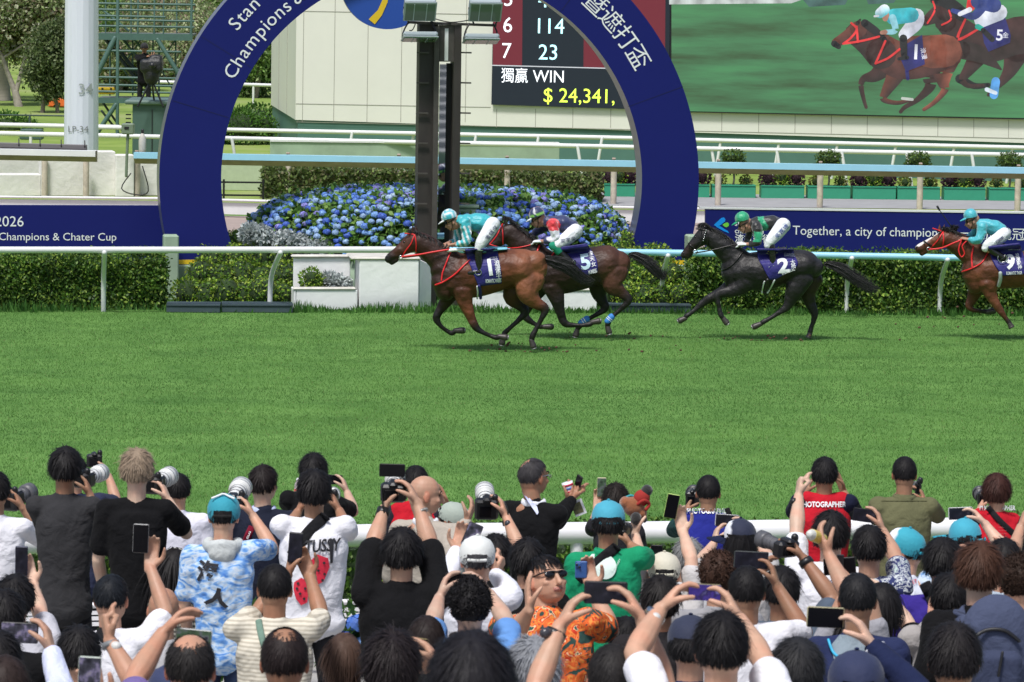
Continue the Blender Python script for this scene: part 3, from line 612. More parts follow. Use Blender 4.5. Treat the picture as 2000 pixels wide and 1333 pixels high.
# golden green stepped shrubs in dark troughs, one each side of the mound
TRG = mat('dark_trough', (0.045, 0.070, 0.085), 0.6, var=.1)
def blob_leaves(centers, n, size, pal, seed, flat=1.0, core=None):
    rr = np.random.default_rng(seed); P, Nn, sh = [], [], []
    tot = sum(c[3] * c[3] for c in centers)
    for i, (x, y, z, rad) in enumerate(centers):
        m = int(n * rad * rad / tot); d = rr.normal(size=(m, 3)); d /= np.linalg.norm(d, axis=1)[:, None]; rr_ = rad * (1 - np.abs(rr.normal(0, .12, m))) * (.85 + .3 * lat_noise(np.arctan2(d[:, 1], d[:, 0]) * 2, d[:, 2] * 2, .8, seed + i))
        P.append(np.array([x, y, z]) + d * rr_[:, None] * np.array([1, 1, flat])); Nn.append(d); sh.append(np.clip(.8 + .35 * rr.normal(0, .5, m), .5, 1.3))
    P = np.vstack(P); Nn = np.vstack(Nn); sh = np.concatenate(sh)[:, None]
    return leaves(P, size, pick(len(P), pal, seed) * sh, Nn, seed=seed)
def stepped(label, base, rows, seed):
    T = Thing('golden_shrub', label, 'shrub', G(base[0], base[1]), 'golden green shrubs beside the mound'); cs = []
    for (x0, x1, y, S, rad) in rows:
        k = max(2, int((x1 - x0) / S / (rad * 1.1)))
        for i in range(k): p = WS(x0 + (x1 - x0) * (i + .5) / k, y + r.normal(0, 3), S); cs.append((p.x, p.y + r.normal(0, .05), p.z, rad * r.uniform(.9, 1.15)))
    V, Fc, cc = blob_leaves(cs, 13000, .05, YG, seed); T.add('foliage', (V, Fc), LEAF, cols=cc)
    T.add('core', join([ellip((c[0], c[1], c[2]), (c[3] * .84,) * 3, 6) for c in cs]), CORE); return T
stepped('golden green stepped shrub left of the white planters', (460, 600), [(352, 566, 575, 133.5, .23), (375, 572, 540, 132, .25), (392, 572, 508, 131, .26), (425, 570, 482, 129.5, .24), (450, 560, 470, 128.5, .2)], 41)
stepped('golden green stepped shrub right of the white planters', (1240, 602), [(1165, 1345, 580, 133, .23), (1160, 1330, 545, 132, .25), (1150, 1300, 512, 131, .26), (1140, 1240, 482, 129, .24), (1135, 1215, 462, 128, .2)], 42)
def trough(name, label, xa, xb, ya, yb, yt, m, group=None, depth=.45, div=()):
    a = G(xa, ya); b = G(xb, yb); h = max(.1, WY(xa, yt, a.y).z); d = (b - a).normalized(); nn = Vector((-d.y, d.x, 0))
    T = Thing(name, label, 'planter', (a + b) / 2, group)
    T.add('box', seg_box(a + nn * depth / 2 + UZ * h / 2, b + nn * depth / 2 + UZ * h / 2, depth, h, bev=.01), m, smooth=False)
    T.add('rim', seg_box(a + nn * depth / 2 + UZ * (h + .012), b + nn * depth / 2 + UZ * (h + .012), depth + .03, .022), m, smooth=False); return T, a, b, nn, h
for lb, xa, xb in (('dark slate trough under the left golden shrub, left one', 325, 430), ('dark slate trough under the left golden shrub, right one', 433, 572), ('dark slate trough under the right golden shrub', 1190, 1350)):
    trough('trough', lb, xa, xb, 611, 612, 599, TRG, 'slate troughs')

# ------------------------------------------------------------- white planter walls
PW = mat('white_render', (0.86, 0.87, 0.87), 0.55, var=0.07, vscale=1.6, bump=.1, bscale=8); PE = mat('planter_edge', (0.60, 0.58, 0.53), 0.8, var=.2, vscale=5)
FP = Plane(G(760, 607), 7.0)
def pbox(T, name, x0, x1, y0, y1, off, t, m, bev=.01):
    a = FP.pt(x0, (y0 + y1) / 2, off); b = FP.pt(x1, (y0 + y1) / 2, off); h = (y1 - y0) / 133.5; T.add(name, seg_box(a + FP.n * t / 2, b + FP.n * t / 2, t, h, bev=bev), m, smooth=False)
wpt = Thing('white_planter', 'low white planter with a side wall holding a small golden bush, left one', 'planter', FP.pt(640, 607))
pbox(wpt, 'front_wall', 579, 698, 567, 612, 0, .06, PW); pbox(wpt, 'front_rim', 572, 696, 562, 568, -.02, .14, PE, .02)
pbox(wpt, 'back_wall', 573, 684, 503, 612, .62, .08, PW); pbox(wpt, 'back_rim', 569, 690, 498.5, 504.5, .58, .16, PE, .02); pbox(wpt, 'end_wall', 574, 578.5, 567, 612, .0, .6, PW)
pbox(wpt, 'soil', 580, 696, 572, 578, .065, .54, mat('soil', (.05, .035, .025), .95, var=.3))
mw = Thing('white_wall', 'tall white rendered wall in front of the winning post', 'wall', FP.pt(770, 607))
pbox(mw, 'wall', 702, 818, 509, 612, -.02, .85, PW); pbox(mw, 'coping', 686, 822, 503, 508.5, -.04, .92, PE, .02)
a = FP.pt(819, 560, .0); b = FP.pt(842, 560, .45); V = A([(a.x, a.y, 0), (b.x, b.y, 0), (b.x, b.y, .62), (a.x, a.y, .74)]); V2 = V + np.array(FP.n) * .3
mw.add('buttress', (np.vstack([V, V2]), [[0, 1, 2, 3], [7, 6, 5, 4], [1, 5, 6, 2], [3, 2, 6, 7], [0, 4, 5, 1]]), PW, smooth=False)
rw = Thing('white_planter', 'low white planter box behind the forelegs of the brown horses, right one', 'planter', FP.pt(1040, 607))
pbox(rw, 'front_wall', 912, 1166, 570, 612, 0, .5, PW); pbox(rw, 'front_rim', 908, 1170, 563.5, 570, -.02, .56, PE, .02)
pbox(rw, 'back_wall', 930, 1140, 505, 612, .7, .2, PW)
def bush(name, label, cat, pal, cs, n, size, seed, group=None, flat=1.0, core=None):
    T = Thing(name, label, cat, (cs[0][0], cs[0][1], min(c[2] - c[3] * flat for c in cs)), group); V, Fc, cc = blob_leaves(cs, n, size, pal, seed, flat); T.add('foliage', (V, Fc), LEAF, cols=cc)
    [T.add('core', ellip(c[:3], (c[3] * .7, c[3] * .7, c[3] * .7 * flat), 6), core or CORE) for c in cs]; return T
p = FP.pt(609, 546, .3); bush('bush', 'small golden bush in the left white planter', 'bush', YG, [(p.x, p.y, p.z, .17), (p.x + .05, p.y, p.z - .06, .15)], 900, .045, 51)
SILV = [(0.52, 0.58, 0.58), (0.64, 0.70, 0.70), (0.40, 0.46, 0.46), (0.74, 0.79, 0.79)]; SCORE = mat('silver_core', (0.12, 0.14, 0.13), .9)
p = FP.pt(650, 550, .32); bush('silver_plant', 'silvery dusty plant beside the small golden bush', 'plant', SILV, [(p.x - .07, p.y, p.z, .13), (p.x + .08, p.y, p.z - .02, .12), (p.x + .2, p.y, p.z - .04, .1)], 1000, .05, 52, core=SCORE)
# ------------------------------------------------------------- hydrangea mound
mc = WS(855, 480, 127.5); MX, MY, MZ, zb0 = 2.98, 2.3, .90, .62
T = Thing('flower_mound', 'big domed bed of blue hydrangeas around the winning post', 'flower bed', (mc.x, mc.y, 0))
def mound(a, e):
    return np.stack([mc.x + MX * np.cos(e) * np.cos(a), mc.y + MY * np.cos(e) * np.sin(a), zb0 + MZ * (1 - (1 - np.sin(e)) ** 1.7)], -1)
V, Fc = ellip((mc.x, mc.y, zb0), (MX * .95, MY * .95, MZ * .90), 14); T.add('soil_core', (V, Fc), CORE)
T.add('bed_wall', tube([Vector((mc.x, mc.y, 0)), Vector((mc.x, mc.y, .3)), Vector((mc.x, mc.y, .62))], [3.0, 3.0, 2.95], lat=[2.3, 2.3, 2.25], n=40, k=1, ref=(0, 1, 0), caps=False), PG)
n = 20000; a = r.uniform(-math.pi, math.pi, n); e = np.arcsin(r.uniform(0.0, 1, n)); P = mound(a, e) * 1.0; P[:, 2] += r.normal(.0, .045, n)
V, Fc, cc = leaves(P, .085, pick(n, [(0.08, 0.19, 0.03), (0.13, 0.27, 0.05), (0.21, 0.35, 0.08), (0.05, 0.12, 0.02)], 5), np.stack([np.cos(a) * .5, np.sin(a) * .5, np.ones(n)], 1), ratio=.75, seed=6); T.add('foliage', (V, Fc), LEAF, cols=cc)
BLU = [(0.10, 0.21, 0.62), (0.15, 0.29, 0.70), (0.23, 0.41, 0.76), (0.36, 0.52, 0.78), (0.09, 0.17, 0.58), (0.28, 0.27, 0.64), (0.46, 0.60, 0.76)]
def flower(c, rad, col, seed):
    rr = np.random.default_rng(seed); m = 46; k = np.arange(m); z = 1 - 1.55 * (k + .5) / m; th = k * 2.39996; q = np.sqrt(1 - z * z); d = np.stack([q * np.cos(th), q * np.sin(th), z], 1)
    P = d * rad * rr.uniform(.86, 1.08, (m, 1)) * np.array([1, 1, .8]); s = rad * .36
    w = np.cross(d, rr.normal(size=(m, 3))); w /= np.linalg.norm(w, axis=1)[:, None]; v = np.cross(d, w)
    V = np.stack([P + w * s, P + v * s, P - w * s, P - v * s], 1).reshape(-1, 3); c_ = np.clip(np.array(col) * rr.uniform(.75, 1.25, (m, 1)) + rr.normal(0, .015, (m, 1)), .01, .9)
    cv, cf = ellip((0, 0, 0), (rad * .8, rad * .8, rad * .62), 5); V2 = np.vstack([V, cv]) + np.array(c); Fq = np.arange(4 * m).reshape(-1, 4).tolist() + [[i + 4 * m for i in f] for f in cf]
    return V2, Fq, np.vstack([np.repeat(c_, 4, axis=0), np.tile(np.array(col) * .6, (len(cv), 1))])
FLM = vcmat('petal', .6, transl=.2, spec=.2); pts = []; tries = 0
while len(pts) < 1150 and tries < 60000:
    tries += 1; a = r.uniform(-math.pi, math.pi); e = math.asin(r.uniform(0.02, 1)); 
    if math.sin(a) > .55 and e < .6: continue
    p = mound(a, e); p[2] += r.uniform(.01, .06)
    if lat_noise(p[0], p[1] * 1.4 + p[2], .3, 77) < .24: continue
    if abs(p[0] - PP.pt(858, 400).x) < .36 and p[1] < PP.pt(858, 400).y + .5 and p[1] > PP.pt(858, 400).y - .1: continue
    if all((p[0] - q[0]) ** 2 + (p[1] - q[1]) ** 2 + (p[2] - q[2]) ** 2 > .072 ** 2 for q in pts): pts.append(p)
pts.sort(key=lambda q: q[1]); rest = []
for i, p in enumerate(pts):
    pal = BLU[int(lat_noise(p[0], p[1], .6, 9) * 5 + r.random() * 3) % 7]; fl = flower(p, r.uniform(.044, .068), pal, 100 + i)
    if i < 100: T.add('flower_head', fl[:2], FLM, cols=fl[2])
    else: rest.append(fl)
V, Fc = join([(a_, b_) for a_, b_, _ in rest]); o = T.add('flower_heads', (V, Fc), FLM, cols=np.vstack([c for *_, c in rest])); o['kind'] = 'stuff'
def silver(label, x0, x1, y0, y1, S, seed, n=9):
    cs = []
    for i in range(n): t = i / (n - 1); p = WS(x0 + (x1 - x0) * t, y0 + (y1 - y0) * t, S); cs.append((p.x, p.y - .05 * (i % 2), p.z - .04, .135 + .035 * math.sin(i * 2.3)))
    bush('silver_plant', label, 'plant', SILV, cs, 3400, .07, seed, core=SCORE)
silver('silvery foliage along the lower left edge of the hydrangea mound', 488, 630, 452, 482, 131, 61, 7); silver('silvery foliage along the lower right edge of the hydrangea mound', 1085, 1205, 425, 470, 129, 62)
p = WS(912, 412, 131)
bx = Thing('green_box', 'small pale green metal box among the hydrangeas behind the leading jockey', 'box', p); bx.add('body', box(p + Vector((0, 0, -.1)), (.32, .3, .3), None, .03), PG, smooth=False); bx.add('lid', box(p + Vector((0, 0, .07)), (.36, .34, .04), None, .01), PG, smooth=False)

# ------------------------------------------------------------- low white edge rail of the dirt track
def band(name, label, pts, yo, h, w, m, cap=None, group=None, cat='railing'):
    T = Thing(name, label, cat, (pts[0].x, pts[0].y, 0), group)
    for i, (a, b) in enumerate(zip(pts[:-1], pts[1:])): T.add('rail_board', seg_box(a + UZ * (yo - h / 2), b + UZ * (yo - h / 2), w, h, bev=.02), m, smooth=False)
    return T
lp = [G(-60, 384, .33), G(310, 388, .33), G(520, 393, .33), G(1260, 406, .33), G(1378, 408, .33), G(2060, 416, .33)]
T = Thing('low_edge_rail', 'low white double edge rail of the dirt track, running behind the arch', 'railing', (lp[0].x, lp[0].y, 0))
for a, b in zip(lp[:-1], lp[1:]):
    T.add('upper_board', seg_box(a, b, .10, .045, bev=.015), WHITE, smooth=False); T.add('lower_board', seg_box(a - UZ * .16 + Vector((0, .04, 0)), b - UZ * .16 + Vector((0, .04, 0)), .06, .22), WHITE, smooth=False)
# ------------------------------------------------------------- awning rails of the inner track
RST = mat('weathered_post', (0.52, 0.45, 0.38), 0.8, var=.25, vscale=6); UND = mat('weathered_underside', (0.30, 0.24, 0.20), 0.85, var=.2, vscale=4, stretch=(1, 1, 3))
def awning(name, label, A_, B_, posts, m, group):
    T = Thing(name, label, 'railing', (A_.x, A_.y, 0), group); d = (B_ - A_).normalized(); nn = Vector((-d.y, d.x, 0)); h = Vector((0, 0, 1))
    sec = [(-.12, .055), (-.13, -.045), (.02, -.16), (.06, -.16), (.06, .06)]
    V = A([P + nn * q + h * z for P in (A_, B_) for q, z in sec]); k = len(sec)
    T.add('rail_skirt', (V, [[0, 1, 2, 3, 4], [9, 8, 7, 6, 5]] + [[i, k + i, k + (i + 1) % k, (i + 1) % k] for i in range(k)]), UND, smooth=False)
    V = A([P - nn * .135 + h * z for P in (A_, B_) for z in (.062, -.05)] + [P - nn * .121 + h * z for P in (A_, B_) for z in (.062, -.05)] + [P + nn * .07 + h * .064 for P in (A_, B_)])
    T.add('rail_face', (V, [[0, 1, 3, 2], [0, 2, 9, 8], [1, 5, 7, 3]]), m, smooth=False)
    for (x, y) in posts:
        f = G(x, y); t = Vector((f.x, f.y, A_.z - .25)); T.add('post', tube([f, (f + t) / 2, t], .062, n=10, k=2), RST)
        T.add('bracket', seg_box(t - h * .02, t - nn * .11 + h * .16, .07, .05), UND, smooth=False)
    return T
def on98(px, py): return G(px, py, 1.02)
awning('awning_rail', 'pale blue capped cantilever rail of the inner track behind the arch', on98(263, 304), on98(2070, 335), [(268, 384), (563, 388), (779, 391), (990, 395), (1198, 399), (1402, 402), (1601, 406), (1796, 409), (1987, 413)], BLUE, 'cantilever rails')
awning('awning_rail', 'white capped cantilever rail of the inner track at the far left', on98(-60, 296), on98(189, 301), [(-20, 383), (87, 384), (168, 385)], WHITE, 'cantilever rails')
def thinrail(label, pts, rad, posts, tilt=0, m=WHITE):
    T = Thing('far_rail', label, 'railing', (pts[0].x, pts[0].y, 0), 'white rails before the screen building'); T.add('top_rail', tube(pts, rad, n=10, k=2), m)
    for p in posts: f = Vector((p.x + tilt, p.y, 0)); T.add('post', tube([f, p], .035, n=8, k=1), m)
    return T
def R1(x, y): return G(x, y, .80)
thinrail('upper of the two white rails before the green base of the screen building', [R1(190, 249), R1(650, 258), R1(1240, 270.5), R1(1363, 274), R1(2080, 291)], .05, [R1(1408 + 114 * k, 275 + 2.7 * k) for k in range(7)] + [R1(688, 259), R1(808, 261), R1(930, 264), R1(1052, 267), R1(1176, 270)], -.12)
thinrail('lower of the two white rails before the green base of the screen building', [R1(190, 265), R1(650, 275), R1(1240, 288), R1(1363, 290.5), R1(2080, 305)], .05, [R1(1390 + 127 * k, 291 + 2.7 * k) for k in range(6)] + [R1(453, 272), R1(1128, 286)], .14)
thinrail('upper white rail in front of the trees, left of the lamp post', [R1(-60, 243), R1(232, 249)], .055, [R1(-20, 244)]); thinrail('lower white rail in front of the trees, left of the lamp post', [R1(-60, 260), R1(232, 266)], .055, [R1(60, 261)])
# pale green long box wall and green hoarding behind the brown hedge
def wallbox(name, label, cat, x0, y0, x1, y1, yt, m, t=.3, cap=None):
    a = G(x0, y0); b = G(x1, y1); h = WY(x0, yt, a.y).z; d = (b - a).normalized(); nn = Vector((-d.y, d.x, 0)); T = Thing(name, label, cat, (a + b) / 2)
    T.add('wall', seg_box(a + nn * t / 2 + UZ * h / 2, b + nn * t / 2 + UZ * h / 2, t, h, bev=.01), m, smooth=False)
    if cap: T.add('coping', seg_box(a + nn * t / 2 + UZ * (h + .02), b + nn * t / 2 + UZ * (h + .02), t + .06, .04), cap, smooth=False)
    return T
wallbox('green_wall', 'long pale green concrete wall between the arch and the winning post', 'wall', 527, 346, 1092, 352, 277, PG, .4, WHITE)
wallbox('green_wall', 'low pale green wall behind the dark bench frame, seen through the arch', 'wall', 420, 372, 560, 374, 318, mat('pale_green_plain', (.42, .50, .33), .85, var=.08), .2)
T = Thing('bench_frame', 'dark metal bench frame seen through the left of the arch', 'bench', G(475, 392))
for z, w in ((.36, .04), (.10, .04)): T.add('bar', seg_box(G(430, 391) + UZ * z, G(516, 392) + UZ * z, w, .035), BLACK, smooth=False)
for x in (437, 514): T.add('leg', seg_box(G(x, 391.5), G(x, 391.5) + UZ * .42, .04, .04), BLACK, smooth=False)

# ------------------------------------------------------------- white concrete wall, bin, control box, bottle (left)
WC = mat('stained_white_concrete', (0.72, 0.71, 0.68), .9, var=.15, vscale=1.3, bump=.15, bscale=5)
T = Thing('concrete_wall', 'stained white concrete wall with a recess behind the white rail at the left', 'wall', G(100, 384))
def cw(x0, x1, yt, off=0, base=383, t=.5):
    a = G(x0, base + off); b = G(x1, base + off); h = WY(x0, yt, a.y).z; d = (b - a).normalized(); nn = Vector((-d.y, d.x, 0)); T.add('block', seg_box(a + nn * t / 2 + UZ * h / 2, b + nn * t / 2 + UZ * h / 2, t, h, bev=.015), WC, smooth=False)
cw(-60, 80, 341); cw(80.6, 225, 296, .5); cw(225.6, 262, 303, 1.5, t=.4); cw(262.6, 312, 309, 0, t=.4); cw(-60, 84, 302, -10, t=.4)
T = Thing('litter_bin', 'grey green litter bin with a yellow notice against the white wall', 'bin', G(194, 381)); p = G(194, 381) + UZ * .22
GRG = mat('grey_green_metal', (0.16, 0.21, 0.15), .45)
T.add('body', box(p, (.34, .26, .42), None, .05), GRG, smooth=False); T.add('side_panel', box(p + Vector((-.176, 0, 0)), (.02, .2, .36)), BLACK, smooth=False); T.add('side_panel', box(p + Vector((.176, 0, 0)), (.02, .2, .36)), BLACK, smooth=False)
T.add('opening', box(p + Vector((0, -.131, .0)), (.13, .012, .27)), BLACK, smooth=False); T.add('notice', box(p + Vector((0, -.139, .055)), (.115, .006, .13)), mat('yellow_notice', (.62, .68, .10), .6), smooth=False)
tm = textmesh('N', .11); T.add('lettering', (np.stack([tm[0][:, 0] + p.x - .02, np.full(len(tm[0]), p.y - .1445), tm[0][:, 1] + p.z + .06], 1), tm[1]), BLACK, smooth=False)
T.add('notice', box(p + Vector((.01, -.139, -.07)), (.09, .006, .05)), mat('yellow_notice', (.62, .68, .10), .6), smooth=False)
for x, c in ((190, (0.05, .12, .07)), (196.5, (.62, .42, .03))):
    q = G(x, 381) + UZ * .56; T.add('post_stripe', box(q + Vector((0, .1, 0)), (.06, .02, .26)), mat('stripe', c, .6), smooth=False)
T = Thing('control_box', 'small grey green control box on a thin pole beside the green cabin', 'control box', G(248, 383)); q = WS(250, 252, 97)
T.add('box', box(q, (.25, .2, .22), None, .02), GRG, smooth=False); T.add('window', box(q + Vector((-.02, -.106, .02)), (.09, .01, .05)), BLACK, smooth=False); T.add('pole', tube([q - UZ * .1, q + Vector((-.02, 0, -.55)), q + Vector((-.03, 0, -.95))], .03, n=8), GRG)
T.add('cable', tube([q + Vector((.06, 0, -.9)), q + Vector((-.12, -.05, -1.2)), q + Vector((.15, -.05, -1.32)), q + Vector((.42, -.05, -1.25)), q + Vector((.3, -.05, -.75))], .012, n=6), BLACK)
T = Thing('bottle', 'white plastic bottle standing on the end of the blue rail', 'bottle', on98(278, 303)); q = on98(278, 303) + UZ * .07
T.add('body', tube([q, q + UZ * .18, q + UZ * .28, q + UZ * .34], [.07, .075, .06, .03], n=12, k=3), mat('bottle_white', (.5, .48, .43), .4, var=.1)); T.add('cap', tube([q + UZ * .34, q + UZ * .41], .028, n=10, k=1), BLACK)
# fluorescent light batten behind the white rail
T = Thing('light_batten', 'long dark grey light batten with wire guards above the white rail', 'light batten', WS(60, 285, 96)); a = WS(-60, 282, 95.5); b = WS(170, 288, 95.5)
T.add('housing', seg_box(a, b, .12, .10, bev=.01), mat('grey_metal', (.16, .15, .16), .5), smooth=False); T.add('tray', seg_box(a - UZ * .075, b - UZ * .075, .2, .05), mat('grey_metal2', (.10, .095, .10), .6), smooth=False)
for t in (.12, .42, .6, .78, .98): q = a.lerp(b, t); T.add('guard', tube([q + UZ * .13, q + Vector((.01, -.07, .02)), q - UZ * .03], .012, n=6), BLACK)
# lamp post
T = Thing('lamp_post', 'very thick pale steel lamp post numbered 34', 'lamp post', WS(158, 300, 93) - UZ * .0); T.root.location.z = 0; T.loc = T.root.location.copy()
LPM = mat('galvanised_steel', (0.66, 0.70, 0.78), .5, metal=.05, var=.06, vscale=1.2, stretch=(4, 4, .3)); p0 = WS(158, 420, 93); p0.z = 0
V, Fc = tube([p0, p0 + UZ * 4, p0 + UZ * 12], [.365, .35, .31], n=18, k=1, caps=False); T.add('shaft', (V, Fc), LPM, smooth=False)
def bend(s, px, py, cap, m, off=0.0):
    sc = cap / .73; tm = subdiv(*textmesh(s, 1.0, off), .12); rad = .366; out = []
    for vx, vy, vz in tm[0]:
        X = px + vx * sc; Y = py - vy * sc; q = WS(X, Y, 93); dx = q.x - (p0.x + .0); dx = max(-rad * .98, min(rad * .98, dx)); out.append((q.x, p0.y - math.sqrt(rad * rad - dx * dx) - .012, q.z))
    T.add('lettering', (A(out), tm[1]), m, smooth=False)
bend('34', 172.5, 173, 21, mat('grey_lettering', (.34, .38, .37), .7), .01); bend('LP-34', 157, 251, 13, mat('faded_lettering', (.22, .24, .24), .7))
# green cabin
CG = mat('cabin_green', (0.060, 0.115, 0.095), .55, var=.06); T = Thing('green_cabin', 'dark green metal cabin below the scaffold tower', 'cabin', WS(280, 302, 86))
q = WS(305, 258, 86); T.add('body', box(q + Vector((.2, .9, -.3)), (1.5, 1.6, 1.9), None, .02), CG, smooth=False); T.add('roof', box(q + Vector((.15, .9, .66)), (1.75, 1.8, .10), None, .03), mat('cabin_roof', (.11, .17, .15), .5), smooth=False)
T.add('door_gap', box(q + Vector((-.10, .09, -.2)), (.02, .01, 1.4)), BLACK, smooth=False)
for k in range(7): T.add('louvre', box(q + Vector((-.64, .08, .38 - k * .09)), (.12, .03, .03)), BLACK, smooth=False)
# ------------------------------------------------------------- scaffold tower
SCF = mat('scaffold_green', (0.060, 0.125, 0.110), .5, var=.1); S_ = 76
T = Thing('scaffold_tower', 'green scaffold camera tower with stairs left of the arch', 'scaffold tower', (WS(280, 300, S_).x, WS(280, 300, S_).y, 0))
def sp(x, y, dy=0): return WS(x, y, S_) + Vector((0, dy, 0))
def bar(x0, y0, x1, y1, rad=.028, dy=0, dy2=None, nm='tube', m=SCF): T.add(nm, tube([sp(x0, y0, dy), sp(x1, y1, dy if dy2 is None else dy2)], rad, n=8, k=1), m)
for x, y0 in ((230, -10), (302, -10), (270, -10)): bar(x, y0, x - 1, 290 if x == 230 else 70, .045 if x == 230 else .025, nm='upright')
bar(302, 70, 301, 200, .025, 1.5, nm='upright'); bar(320, -10, 319, 66, .02); bar(375, -20, 373, 78, .035, nm='upright')
for x in (200, 250, 340): bar(x, -10, x, 66, .02, .9)
for x in (205, 250, 290, 335): bar(x, 78, x, 190, .022, 1.4)
for a_ in ((232, 78, 268, 130), (268, 78, 232, 130), (303, 135, 335, 190), (335, 80, 303, 130), (232, 140, 265, 190)): bar(*a_, .018, 1.4)
for y, x1 in ((8, 380), (20, 378), (32, 322), (40, 378), (52, 378), (100, 352), (135, 360), (152, 352), (167, 350), (180, 345)): bar(190, y - 1, x1, y + 2, .03, nm='ledger')
for y, h, x1 in ((66, .17, 376), (192, .14, 345)):
    T.add('deck_beam', seg_box(sp(188, y - 1 + h * 38, 0), sp(x1, y + 1 + h * 38, 0), .08, h * 1.0), SCF, smooth=False); T.add('deck', seg_box(sp(190, y + 2, .8), sp(x1, y + 4, .8), 1.4, .05), mat('deck_grey', (.12, .14, .13), .8), smooth=False)
bar(224, 75, 190, 145, .07, nm='brace'); bar(308, 78, 352, 150, .06, nm='brace'); bar(226, 205, 190, 260, .06, nm='brace')
for k, (x0, y0, x1, y1) in enumerate(((196, 74, 262, 160), (206, 74, 275, 163), (230, 75, 285, 140), (252, 75, 300, 130), (192, 20, 245, 62), (192, 200, 235, 262), (192, 220, 225, 262))): bar(x0, y0, x1, y1, .03 if k > 1 else .05, .9, nm='stair_stringer', m=mat('dark_scaffold', (.02, .035, .035), .6) if k < 2 or k > 4 else SCF)
q = sp(207, 178, .2); tb = Thing('tool_case', 'yellow case standing on the scaffold deck', 'case', q - UZ * .12); tb.add('case', box(q, (.42, .2, .19), None, .02), YEL, smooth=False); tb.add('lid', box(q + UZ * .11, (.40, .19, .03)), mat('case_grey', (.4, .4, .38), .5), smooth=False)
for dx in (-.1, .12): tb.add('latch', box(q + Vector((dx, -.106, .05)), (.05, .012, .05)), BLACK, smooth=False)
# ------------------------------------------------------------- far trees, bushes, rails and machine
BRK = mat('bark', (0.20, 0.17, 0.14), .95, var=.3, vscale=9, bump=.4, bscale=20); PB = mat('pale_bark', (0.30, 0.27, 0.23), .95, var=.25, vscale=9)
TG = [(0.25, 0.35, 0.14), (0.36, 0.44, 0.20), (0.19, 0.26, 0.10), (0.46, 0.50, 0.30), (0.34, 0.33, 0.20), (0.26, 0.20, 0.14)]
def tree(name, label, foot, trunk, crowns, n, size, pal, seed, bark=BRK, group=None, extra=None, S=None):
    T = Thing(name, label, 'tree' if 'tree' in name else 'bush', foot, group); rr = np.random.default_rng(seed)
    tr = []
    for pts, rad in trunk: tr.append(tube(pts, [q * .62 for q in rad], n=9, k=4))
    for i, (pp, rd) in enumerate(tr[:0]): pass
    for j, part in enumerate(tr): T.add('trunk' if j == 0 else 'limb', part, bark)
    P, sh = [], []; tot = sum(c[3] ** 2 for c in crowns)
    for i, (x, y, z, rad) in enumerate(crowns):
        m = int(n * rad * rad / tot); ncl = max(8, m // 26); c = rr.normal(size=(ncl, 3)); c /= np.linalg.norm(c, axis=1)[:, None]; c *= (rad * rr.random((ncl, 1)) ** .45)
        idx = rr.integers(0, ncl, m); P.append(np.array([x, y, z]) + c[idx] * np.array([1, 1, .85]) + rr.normal(0, rad * .075 + size * .7, (m, 3))); sh.append((rr.uniform(.65, 1.25, ncl))[idx])
    P = np.vstack(P); sh = np.concatenate(sh)[:, None]; V, Fc, cc = leaves(P, size, pick(len(P), pal, seed) * sh, np.tile([0, 0, .6], (len(P), 1)), seed=seed); T.add('crown', (V, Fc), LEAF, cols=cc)
    if extra is not None:
        k, es, ep = extra; ii = rr.integers(0, len(P), k); V, Fc, cc = leaves(P[ii] + np.array([0, -.3, .1]), es, pick(k, ep, seed + 1), np.tile([0, -1, .5], (k, 1)), ratio=1.0, seed=seed + 2); o = T.add('blossom', (V, Fc), LEAF, cols=cc); o['kind'] = 'stuff'
    return T
def t3(x, y, S, dy=0): return WS(x, y, S) + Vector((0, dy, 0))
S0 = 66; f0 = G(40, 235)
tree('frangipani_tree', 'pale barked tree with white blossom left of the lamp post', f0, [
    ([t3(52, 262, S0), t3(38, 215, S0), t3(30, 180, S0)], [.24, .22, .17]), ([t3(30, 182, S0), t3(14, 140, S0), t3(2, 108, S0), t3(-20, 70, S0)], [.15, .12, .10, .06]), ([t3(30, 185, S0), t3(42, 140, S0), t3(52, 105, S0), t3(66, 78, S0)], [.13, .10, .08, .05]),
    ([t3(8, 112, S0), t3(40, 92, S0), t3(62, 78, S0)], [.07, .06, .03]), ([t3(6, 100, S0), t3(8, 60, S0), t3(-2, 40, S0)], [.07, .05, .03]), ([t3(52, 105, S0), t3(50, 70, S0), t3(70, 45, S0)], [.06, .04, .02])],
    [(*t3(x, y, S0, dy), rd) for x, y, dy, rd in ((0, 10, 0, 1.0), (45, 25, .5, .95), (95, 10, 0, 1.0), (20, 60, .8, .7), (70, 55, .3, .6), (-20, 60, 0, .8), (120, 40, .6, .9), (60, -20, 1, 1.2), (110, 70, .4, .6), (30, 95, .6, .5), (-15, 90, .4, .6))], 26000, .13, TG, 71, PB, extra=(900, .13, [(.75, .75, .6), (.65, .66, .48)]))
tree('willow_bush', 'feathery olive bush beside the lamp post', G(108, 245), [([t3(118, 262, 68), t3(112, 215, 68), t3(104, 160, 68)], [.12, .09, .05]), ([t3(80, 262, 68), t3(84, 210, 68), t3(92, 150, 68)], [.16, .1, .05])],
     [(*t3(x, y, 68, 0), rd) for x, y, rd in ((100, 110, .7), (112, 140, .6), (85, 135, .55), (110, 80, .6), (95, 170, .4))], 15000, .12, [(.15, .20, .08), (.07, .11, .04), (.16, .20, .09)], 72, BRK)
def palm(x): return Thing('palm_trunk', 'ringed pale palm trunk at the left edge', 'tree', G(x, 240))
T = palm(6); T.add('trunk', tube([t3(6, 262, 64), t3(6, 200, 64), t3(4, 140, 64), t3(3, 80, 64)], [.27, .25, .2, .18], n=14), mat('palm_bark', (.36, .32, .28), .9, var=.2, vscale=8, stretch=(.3, .3, 3)))
